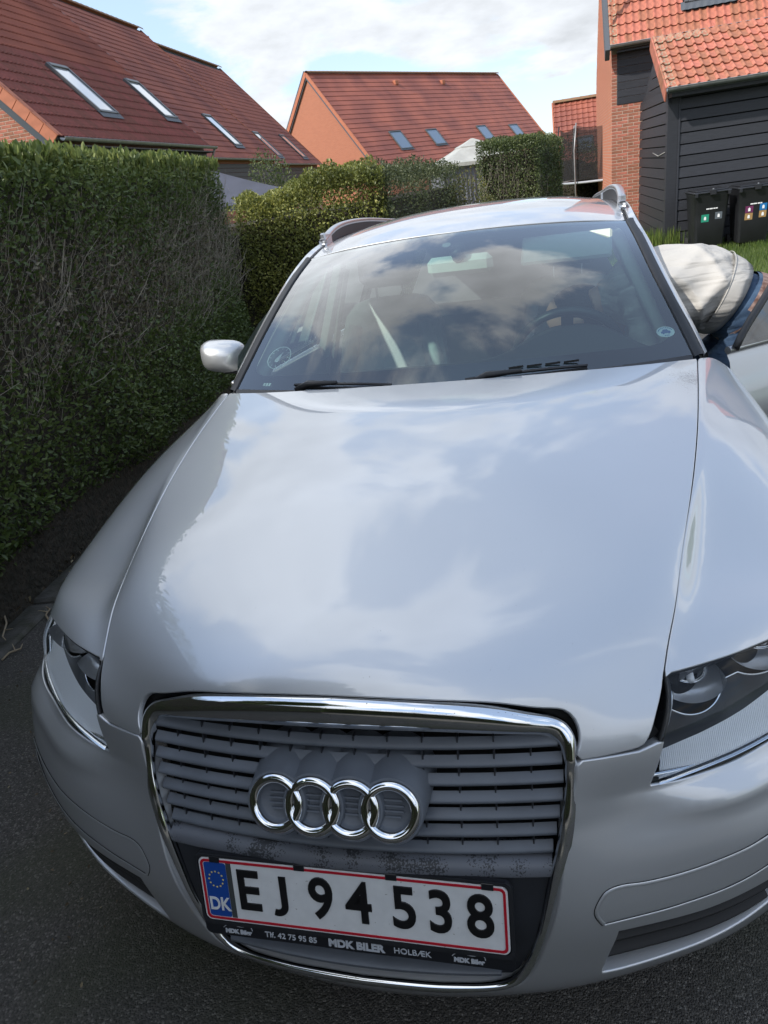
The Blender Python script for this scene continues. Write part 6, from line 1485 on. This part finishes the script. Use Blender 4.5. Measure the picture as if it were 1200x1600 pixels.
# ---------------------------------------------------------------- interior
prof = [(1.42, .972), (1.50, .985), (1.60, .990), (1.70, .978), (1.76, .955), (1.80, .90), (1.84, .78), (1.80, .60), (1.70, .45)]
V = []; xs = np.linspace(-.74, .74, 61)
for (y, z) in prof:
    for x in xs:
        hump = .112*math.exp(-(abs(x-.39)/.195)**2.7)*max(0, 1-abs(y-1.66)/.24) if z > .93 else 0
        yy = y+(.05 if y > 1.68 and z > .93 else 0)*math.exp(-(abs(x-.38)/.2)**3)-.03*0
        edge = .02*(abs(x)/.74)**4
        V.append((x, max(yy, 1.33+.16*(x/.74)**2+(y-1.42)*.9) if y < 1.6 else yy, z+hump-edge))
autosmooth(obj('dashboard', V, [f[::-1] for f in grid_faces(len(prof), 61)], M_DASH, car), 50)
sw = empty('steering_wheel', (.372, 1.80, .960)); sw.parent = car; sw.rotation_euler = (math.radians(-62), 0, 0)
n = 48; pr = 10; V = []
for i in range(n):
    a = 2*PI*i/n
    for j in range(pr):
        p = 2*PI*j/pr; V.append(((.178+.0145*math.cos(p))*math.cos(a), (.178+.0145*math.cos(p))*math.sin(a), .0175*math.sin(p)))
F = [(i*pr+j, ((i+1) % n)*pr+j, ((i+1) % n)*pr+(j+1) % pr, i*pr+(j+1) % pr) for i in range(n) for j in range(pr)]
M_WHEEL = mat('steering_leather', (.03, .033, .032), .38, bump=.1, bscale=400)
obj('rim', V, F, M_WHEEL, sw, True)
b = MB(); b.prism([(math.cos(a)*.07, math.sin(a)*.062) for a in np.linspace(0, 2*PI, 24, endpoint=False)], -.02, .03); b.build('hub', M_WHEEL, sw)
b = MB(); b.box((-.17, -.018, -.01), (.17, .018, .012)); b.box((-.02, -.17, -.01), (.02, 0, .012)); b.build('spokes', M_WHEEL, sw)
M_SEATC = mat('pale_seat_centre', (.38, .40, .38), .7, bump=.2, bscale=260)
def seat(x, y):
    t = empty('front_seat', (x, y, .28)); t.parent = car
    def pad(name, nx, prof, w, m, puff=.05):
        xs = np.linspace(-1, 1, nx); V = []
        for (yy, zz, ww, th) in prof:
            for f in xs: V.append((f*w*ww, yy-th*(1-.55*abs(f)**3), zz))
        for (yy, zz, ww, th) in prof[::-1]:
            for f in xs: V.append((f*w*ww, yy+.05, zz))
        F = grid_faces(2*len(prof), nx)+[]; k = 2*len(prof)
        F += [tuple(i*nx for i in range(k))[::-1], tuple(i*nx+nx-1 for i in range(k)), tuple((k-1)*nx+j for j in range(nx))+tuple(range(nx-1, -1, -1))]
        o = obj(name, V, F, m, t); autosmooth(o, 60); return o
    bk = pad('backrest', 11, [(.10, .15, .92, .11), (.13, .35, 1, .11), (.17, .55, .98, .10), (.21, .72, .90, .09), (.235, .82, .80, .075), (.245, .87, .62, .05), (.25, .885, .4, .02)], .255, M_SEATC)
    for sx in (-1, 1):
        MB().tube([(sx*.190, .06, .20), (sx*.203, .065, .40), (sx*.195, .105, .62), (sx*.155, .155, .78)], [.040, .044, .040, .030], 10).build('bolster', M_SEATC, bk, True)
    b = MB(); b.box((-.25, -.42, .0), (.25, .16, .16), bev=.05); autosmooth(b.build('cushion', M_LEATH, t), 60)
    b = MB(); b.box((-.13, .19, .93), (.13, .28, 1.10), bev=.035); autosmooth(b.build('head_restraint', M_TRIM, t), 60)
    b.v = []; b.f = []; b.tube([(-.06, .24, .86), (-.06, .24, .95)], .006); b.tube([(.06, .24, .86), (.06, .24, .95)], .006); b.build('restraint_posts', M_ALLOY, t)['kind'] = 'stuff'
seat(-.385, 2.22); seat(.385, 2.38)
b = MB(); b.box((-.62, 3.0, .38), (.62, 3.45, .56), bev=.05); b.box((-.62, 3.38, .45), (.62, 3.55, 1.02), bev=.06); autosmooth(b.build('rear_seat', M_LEATH, car), 60)
mi = MB(); mi.box((-.118, -.018, -.034), (.118, .020, .034), bev=.022); mo = autosmooth(mi.build('rear_view_mirror', M_BEIGE, car), 60); mo.location = (.012, 1.86, 1.292); mo.rotation_euler = (math.radians(8), 0, math.radians(-6))
MB().tube([(0, 0, .02), (0, -.02, .06)], [.022, .028], 10).build('mirror_stem', M_BLK, mo, True)
b = MB(); b.box((-.15, -.008, -.055), (.15, .008, .055), bev=.007)
for x, rz in ((.375, -.1),):
    v = autosmooth(obj('sun_visor', b.v, b.f, M_BEIGE, car), 50); v.location = (x, 1.875, 1.31 if x > 0 else 1.385); v.rotation_euler = (math.radians(-38 if x > 0 else -80), 0, rz)
# headlining, inner pillar trims
V = []; nx = 9
for (yc, zc), (xe, ye, ze) in zip(RC_, RE_):
    for f in np.linspace(-1, 1, nx): V.append((f*xe*.98, yc+(ye-yc)*f*f+.03, zc+(ze-zc)*abs(f)**2.6-.045))
obj('headlining', V, orient(V, grid_faces(7, nx), (0, 0, -1)), M_BEIGE, car, True)
for s in (1, -1):
    E = spl(WE, 16); V = np.vstack([E+[-.012, .012, -.018], E+[-.052, .035, -.022], E+[-.058, .075, -.028], E+[.005, .11, -.03]])*[s, 1, 1]
    obj('pillar_inner_trim', V, orient(V, grid_faces(4, 16), (-s, -1, -.3)), M_BEIGE, car, True)
    b = MB(); b.box((-.025, -.05, 0), (.01, .05, 1)); V = [(s*(.79+(.63-.79)*p[2]+p[0]), 2.58+p[1], .90+.45*p[2]) for p in b.v]; obj('inner_post', V, b.f, M_BEIGE, car)
    if s < 0:
        MB().box((-.80, 1.55, .30), (-.77, 2.58, .955)).build('door_card', M_TRIM, car)
    MB().tube([(s*.60, 2.56, 1.30), (s*.66, 2.55, 1.1), (s*.74, 2.55, .8), (s*.78, 2.5, .45)], .016, 4).build('seat_belt', M_TRIM, car)

# ---------------------------------------------------------------- door mirror (car's right side) and the wheels
def door_mirror(parent, s, loc, rz=0):
    t = empty('door_mirror', loc, (0, 0, rz)); t.parent = parent
    rows = []; n = 20
    for i, (d, w, h) in enumerate([(-.085, .030, .022), (-.078, .065, .050), (-.055, .095, .076), (-.02, .112, .090), (.02, .116, .094), (.035, .114, .092)]):
        for k in range(n):
            a = 2*PI*k/n; x = math.copysign(abs(math.cos(a))**.62, math.cos(a))*w; z = math.copysign(abs(math.sin(a))**.62, math.sin(a))*h
            rows.append((s*(x+.10+.12*(d+.08)*0), d+abs(x)*.10, z+.015*(x/.11)))
    F = grid_faces(6, n, True)+[tuple(range(n))[::-1]]; F = F if s > 0 else [f[::-1] for f in F]
    obj('shell', rows, F, M_PAINT, t, True)
    V = [rows[5*n+k] for k in range(n)]; V = [(x, y-.004, z) for x, y, z in V]; obj('mirror_glass', V, [tuple(range(n))], M_CHROME, t)
    MB().tube([(s*-.035, .0, -.055), (s*.04, -.01, -.075), (s*.10, -.01, -.078)], [.020, .030, .018], 10).build('mirror_foot', M_BLK, t, True)
    return t
dm = door_mirror(car, -1, (-.845, 1.800, 1.058), .12); dm.scale = (.76, .9, .66)
def wheel(x, y, s):
    t = empty('wheel', (x, y, .325)); t.parent = car
    V = []; n = 48; pf = [(.225, -.11), (.30, -.115), (.322, -.095), (.325, 0), (.322, .095), (.30, .115), (.225, .11)]
    for r, w in pf:
        for k in range(n): V.append((w, r*math.cos(2*PI*k/n), r*math.sin(2*PI*k/n)))
    F = grid_faces(7, n, True); autosmooth(obj('tyre', V, F, M_TYRE, t), 50)
    b = MB(); b.tube([(-.10, 0, 0), (.10, 0, 0)], .222, 40, cap=False); b.tube([(s*.05, 0, 0), (s*.095, 0, 0)], .06, 20)
    for k in range(10):
        a = 2*PI*k/10; R = Matrix.Rotation(a, 4, 'X'); b.box((s*.075-.012, -.014, .04), (s*.075+.012, .014, .222), R)
    autosmooth(b.build('rim', M_ALLOY, t), 40)
for s in (1, -1):
    wheel(s*.80, .985, s); wheel(s*.80, 3.835, s)

# ---------------------------------------------------------------- the driver's door, swung open
PH = math.radians(50)
dh = empty('open_door', (.866, 1.612, 0), (0, 0, -PH)); dh.parent = car; dh['label'] = 'front door swung wide open'
# local: y runs along the door from the hinge, x is outward when shut
V = []; zs = [.958, .93, .80, .755, .745, .66, .50, .36, .25]; xo = [-.018, -.004, .010, .020, .016, .022, .018, .010, -.010]; ys = np.linspace(0, 1.10, 14)
for z, x in zip(zs, xo):
    for y in ys: V.append((x, y-.012+.012*(z < .9), z))
F = grid_faces(len(zs), 14); k = len(V)
V += [(-.052, y+.07*(1-y/1.1), min(z, .935)) for z in zs for y in ys]; F2 = [[k+i for i in f] for f in grid_faces(len(zs), 14)]
rim = [(i, i+1, k+i+1, k+i) for i in range(13)]+[(14*j, 14*(j+1), k+14*(j+1), k+14*j) for j in range(len(zs)-1)]
obj('door_skin', V, F+rim, M_PAINT, dh, True); autosmooth(dh.children[0], 35)
obj('door_card', V, F2, M_DASH, dh)
b = MB(); b.tube([(-.012, -.014, .966), (-.012, .55, .976), (-.014, 1.09, .984)], [.012, .013, .012], 8); autosmooth(b.build('belt_moulding', M_ALLOY, dh), 60)
fr = [(.0, .005, .970), (-.012, .060, 1.02), (-.024, .115, 1.058), (-.045, .20, 1.112), (-.085, .32, 1.19), (-.14, .46, 1.29), (-.17, .60, 1.345), (-.185, .80, 1.375), (-.185, 1.02, 1.385), (.0, 1.09, .985)]
b = MB(); b.tube(spl(fr[:-1], 24).tolist()+[fr[-1]], .013, 6); b.build('window_frame', M_BLK, dh, True)
top = spl(fr[:-1], 16); V = []; 
for p in top: V += [tuple(p), (.0, max(p[1], .01), .972)]
V[1] = (0, .01, .972); F = [(2*i, 2*i+2, 2*i+3, 2*i+1) for i in range(15)]; k = len(V); V.append((0, 1.09, .985)); F.append((2*15, k, 2*15+1))
obj('door_window', V, F, glass_mat('door_glass', (.12, .14, .14), 1.5, .16), dh, True)
# ================================================================== PERSON leaning in through the driver's doorway
def cloth_extra(m, t, b, vec):
    w = nd(t, 'ShaderNodeTexNoise'); w.inputs['Scale'].default_value = 3.6; w.inputs['Detail'].default_value = 3; w.inputs['Distortion'].default_value = 1.2
    mp = nd(t, 'ShaderNodeMapping'); mp.inputs[2].default_value = (0, math.radians(50), 0); mp.inputs[3].default_value = (.55, 1, 2.6); t.links.new(vec, mp.inputs[0]); t.links.new(mp.outputs[0], w.inputs[0])
    bn = nd(t, 'ShaderNodeBump'); bn.inputs['Strength'].default_value = .42; bn.inputs['Distance'].default_value = .10; t.links.new(w.outputs[0], bn.inputs['Height'])
    f = nd(t, 'ShaderNodeTexNoise'); f.inputs['Scale'].default_value = 700; t.links.new(vec, f.inputs[0]); b2 = nd(t, 'ShaderNodeBump'); b2.inputs['Strength'].default_value = .25; b2.inputs['Distance'].default_value = .002; t.links.new(f.outputs[0], b2.inputs['Height']); t.links.new(bn.outputs[0], b2.inputs['Normal']); t.links.new(b2.outputs[0], b.inputs['Normal'])
M_SHIRT = mat('cream_sweatshirt', (.45, .43, .40), .9, extra=cloth_extra)
def denim_extra(m, t, b, vec):
    cloth_extra(m, t, b, vec)
M_DENIM = mat('blue_denim', (.025, .055, .115), .85, color2=(.07, .125, .21), vscale=14, detail=8, extra=denim_extra)
M_SKIN = mat('skin', (.50, .27, .19), .5); M_HAIR = mat('dark_hair', (.03, .02, .014), .6, bump=.6, bscale=120); M_SHOE = mat('dark_shoe', (.03, .03, .03), .6)
PB = Vector((1.06, 1.99, 0.0))
ps = empty('person'); ps.matrix_world = TILT @ Matrix.Translation(PB); tag(ps, 'person in a cream sweatshirt and blue jeans bent forward into the open front doorway', 'person')
def loft(secs, n=40, disp=None, cap=True):
    """secs: centre, side half-width, half-thickness, axis direction"""
    V = []
    for i, (c, a, b_, ax) in enumerate(secs):
        ax = Vector(ax).normalized(); sd = Vector((0, 1, 0)); sd = (sd-ax*sd.dot(ax)).normalized(); up = ax.cross(sd)
        for k in range(n):
            q = 2*PI*k/n; r = 1+(disp(i/(len(secs)-1), q) if disp else 0); V.append(Vector(c)-PB+sd*(a*r*math.cos(q))+up*(b_*r*math.sin(q)))
    F = grid_faces(len(secs), n, True)
    if cap: F += [tuple(range(n))[::-1], tuple((len(secs)-1)*n+k for k in range(n))]
    return [tuple(v) for v in V], F
def dense(secs, m):
    A = np.array([[*c, a, b_, *Vector(ax).normalized()] for c, a, b_, ax in secs]); B = spl(A[:, :8] if False else A, m) if len(A) > 2 else A
    return [(tuple(r[:3]), r[3], r[4], tuple(r[5:])) for r in B]
def remesh(o, s, smooth_it=4):
    r = o.modifiers.new('remesh', 'REMESH'); r.mode = 'VOXEL'; r.voxel_size = s; r.use_smooth_shade = True
    k = o.modifiers.new('smooth', 'SMOOTH'); k.iterations = smooth_it; k.factor = .5; return o
def shift(pts): return [tuple(Vector(p)-PB) for p in pts]
def fold(t, q):
    rdg = lambda p: (1-abs(math.sin(p)))**2
    return .085*rdg(q*1.5+t*7+.6*math.sin(q*2))*(.35+t)*(t < .97)+.070*rdg(q*2.5-t*6+1+.5*math.sin(t*9))+.045*rdg(q*4+t*11)*(1-t)-.065+.5*(.055*math.sin(q*2.0+t*10)*math.exp(-((t-.30)/.28)**2)+.030*math.sin(q*5+t*15+1)*(1-t)**.6*(t > .08)+.012*math.sin(q*9-t*23)*(t > .06)*(1-t))
tors = [((.885, 1.99, 1.090), .188, .128, (-.86, 0, .42)), ((.850, 1.99, 1.108), .205, .144, (-.90, 0, .36)), ((.80, 1.99, 1.122), .222, .150, (-.97, 0, .14)), ((.71, 1.985, 1.128), .228, .146, (-1, 0, 0)), ((.62, 1.975, 1.130), .232, .136, (-1, 0, -.02)), ((.555, 1.965, 1.128), .185, .105, (-1, 0, -.05)), ((.515, 1.96, 1.12), .095, .080, (-1, 0, -.1)), ((.485, 1.96, 1.113), .068, .066, (-1, 0, -.1))]
b = MB(); V, F = loft(dense(tors, 46), 64, fold); b.add(V, F)
for sy, els in ((-1, [(.615, 1.80, 1.150), (.628, 1.755, 1.07), (.640, 1.70, .98), (.645, 1.67, .915), (.585, 1.675, .86), (.52, 1.69, .82)]), (1, [(.615, 2.14, 1.150), (.60, 2.20, 1.07), (.57, 2.22, .97), (.54, 2.22, .90), (.47, 2.18, .86), (.40, 2.13, .84)])):
    pts = spl(els, 22); rr = [.082-.036*(i/21)**.8+.006*math.sin(i*1.9) for i in range(22)]; b.tube(shift(pts.tolist()), rr, 20)
sh = remesh(b.build('sweatshirt', M_SHIRT, ps, True), .0075, 2)
# hem band, a separate rib knit ring
V, F = loft([((.862, 1.99, 1.103), .200, .140, (-.88, 0, .40)), ((.880, 1.99, 1.094), .197, .138, (-.87, 0, .42)), ((.900, 1.99, 1.084), .193, .135, (-.85, 0, .44)), ((.918, 1.99, 1.075), .184, .127, (-.82, 0, .47)), ((.912, 1.99, 1.078), .172, .114, (-.82, 0, .47))], 64, None, False)
obj('hem', V, F, M_SHIRT, sh, True)
sm_ = []
for k in range(64):
    a = 2*PI*k/64; ax_ = Vector((-.88, 0, .40)).normalized(); u_2 = ax_.cross(Vector((0, 1, 0))); sm_.append(Vector((.866, 1.99, 1.104))-PB+Vector((0, 1, 0))*(.2005*math.cos(a))+u_2*(.1405*math.sin(a)))
MB().tube([tuple(v) for v in sm_], .0012, 5, closed=True).build('hem_seam', M_SHIRT, sh, True)
# jeans
b = MB(); pel = [((.915, 1.99, 1.062), .172, .112, (-.80, 0, .5)), ((.975, 1.99, 1.035), .180, .125, (-.75, 0, .6)), ((1.02, 1.99, .985), .187, .140, (-.55, 0, .8)), ((1.005, 1.99, .91), .186, .145, (-.1, 0, 1)), ((.975, 1.99, .85), .17, .125, (.1, 0, 1))]
V, F = loft(dense(pel, 20), 40); b.add(V, F)
for sy in (-1, 1):
    leg = spl([(1.00, 1.99+sy*.088, .93), (.885, 1.99+sy*.10, .80), (.81, 1.99+sy*.11, .56), (.92, 1.99+sy*.11, .36), (1.03, 1.99+sy*.10, .12)], 24)
    b.tube(shift(leg.tolist()), [.104-.048*min(1, i/20)+.004*math.sin(i*2.3) for i in range(24)], 18)
je = remesh(b.build('jeans', M_DENIM, ps, True), .011, 3)
M_BELT = mat('brown_belt', (.12, .06, .045), .5, color2=(.35, .25, .22), vscale=60)
V, F = loft([((.942, 1.99, 1.056), .181, .1235, (-.78, 0, .55)), ((.966, 1.99, 1.042), .185, .129, (-.76, 0, .58))], 48, None, False); obj('belt', V, F, M_BELT, je, True)
V, F = loft([((.934, 1.99, 1.058), .180, .121, (-.79, 0, .53)), ((.990, 1.99, 1.028), .189, .131, (-.74, 0, .6))], 48, None, False); obj('waistband', V, F, M_DENIM, je, True)
# stitched side seam and pocket edge
pk = spl([(.985, 1.812, 1.02), (.955, 1.808, .97), (.93, 1.815, .90)], 10); MB().tube(shift(pk.tolist()), .0035, 5).build('pocket_seam', M_DENIM, je, True)
# body: head, neck, forearms, hands, ankles and feet as one skin surface
b = MB(); hc = Vector((.405, 1.97, 1.075))
def ell(c, r, n=18):
    V = []; 
    for i in range(n+1):
        ph = PI*i/n
        for k in range(n*2): a = PI*k/n; V.append((c[0]+r[0]*math.sin(ph)*math.cos(a), c[1]+r[1]*math.sin(ph)*math.sin(a), c[2]+r[2]*math.cos(ph)))
    b.add(shift(V), grid_faces(n+1, 2*n, True))
ell(hc, (.108, .078, .088)); ell(hc+Vector((.0, 0, -.045)), (.072, .060, .075))          # cranium points forward-left, face looks down
b.tube(shift([(.56, 1.96, 1.12), (.49, 1.95, 1.11), (.45, 1.94, 1.10)]), [.062, .058, .060], 14)
ell(hc+Vector((-.035, 0, -.112)), (.014, .013, .022)); ell(hc+Vector((.0, -.078, -.02)), (.026, .010, .018)); ell(hc+Vector((.0, .078, -.02)), (.026, .010, .018))
b.tube(shift([(.72, 1.985, 1.12), (.60, 1.97, 1.12)]), [.09, .09], 14); b.tube(shift([(.98, 1.99, 1.0), (.72, 1.985, 1.12)]), [.08, .09], 14)
for sy, sh_, elb, wr, hand in ((-1, (.62, 1.80, 1.14), (.645, 1.67, .915), (.50, 1.695, .812), (.44, 1.70, .795)), (1, (.62, 2.14, 1.14), (.54, 2.22, .90), (.38, 2.12, .835), (.31, 2.08, .83))):
    b.tube(shift([sh_, elb]), [.05, .04], 10); b.tube(shift([elb, wr]), [.04, .026], 12)
    w_, h_ = Vector(wr), Vector(hand); d = (h_-w_).normalized(); sd = d.cross(Vector((0, 0, 1))).normalized(); up = sd.cross(d)
    b.tube(shift([w_, w_+d*.045, w_+d*.09]), [.027, .034, .036], 12)
    for j, (o_, L_) in enumerate(((-.030, .062), (-.010, .075), (.010, .080), (.030, .068))):
        p0 = w_+d*.085+sd*o_; p1 = p0+d*L_*.45-up*.006; p2 = p1+d*L_*.32-up*.022; p3 = p2+d*L_*.12-up*.028; b.tube(shift([p0-d*.03, p0, p1, p2, p3]), [.010, .010, .0095, .009, .0078], 8)
    t0 = w_+d*.03-sd*.028*sy; b.tube(shift([t0, t0-sd*.026*sy+d*.02, t0-sd*.034*sy+d*.05-up*.008]), [.013, .012, .009], 8)
for sy in (-1, 1):
    b.tube(shift([(1.03, 1.99+sy*.088, .9), (.83, 1.99+sy*.11, .56), (1.03, 1.99+sy*.10, .10), (1.05, 1.99+sy*.10, .06)]), [.07, .05, .038, .04], 10)
    b.tube(shift([(1.10, 1.99+sy*.10, .045), (.95, 1.99+sy*.105, .035), (.86, 1.99+sy*.11, .028)]), [.036, .036, .022], 10)
bd = remesh(b.build('body', M_SKIN, ps, True), .0075, 1)
b = MB(); ell(hc+Vector((.014, 0, .014)), (.108, .085, .088), 16); hr = b.build('hair', M_HAIR, ps, True)
for sy in (-1, 1):
    b = MB(); b.tube(shift([(1.125, 1.99+sy*.10, .05), (1.04, 1.99+sy*.10, .055), (.94, 1.99+sy*.105, .045), (.84, 1.99+sy*.11, .038)]), [.042, .05, .05, .036], 14); o = b.build('shoe', M_SHOE, ps, True)
for sy in (-1, 1):
    b = MB(); ell(hc+Vector((-.050, sy*.028, -.088)), (.010, .011, .010), 8); b.build('eye', M_WHT, ps, True)
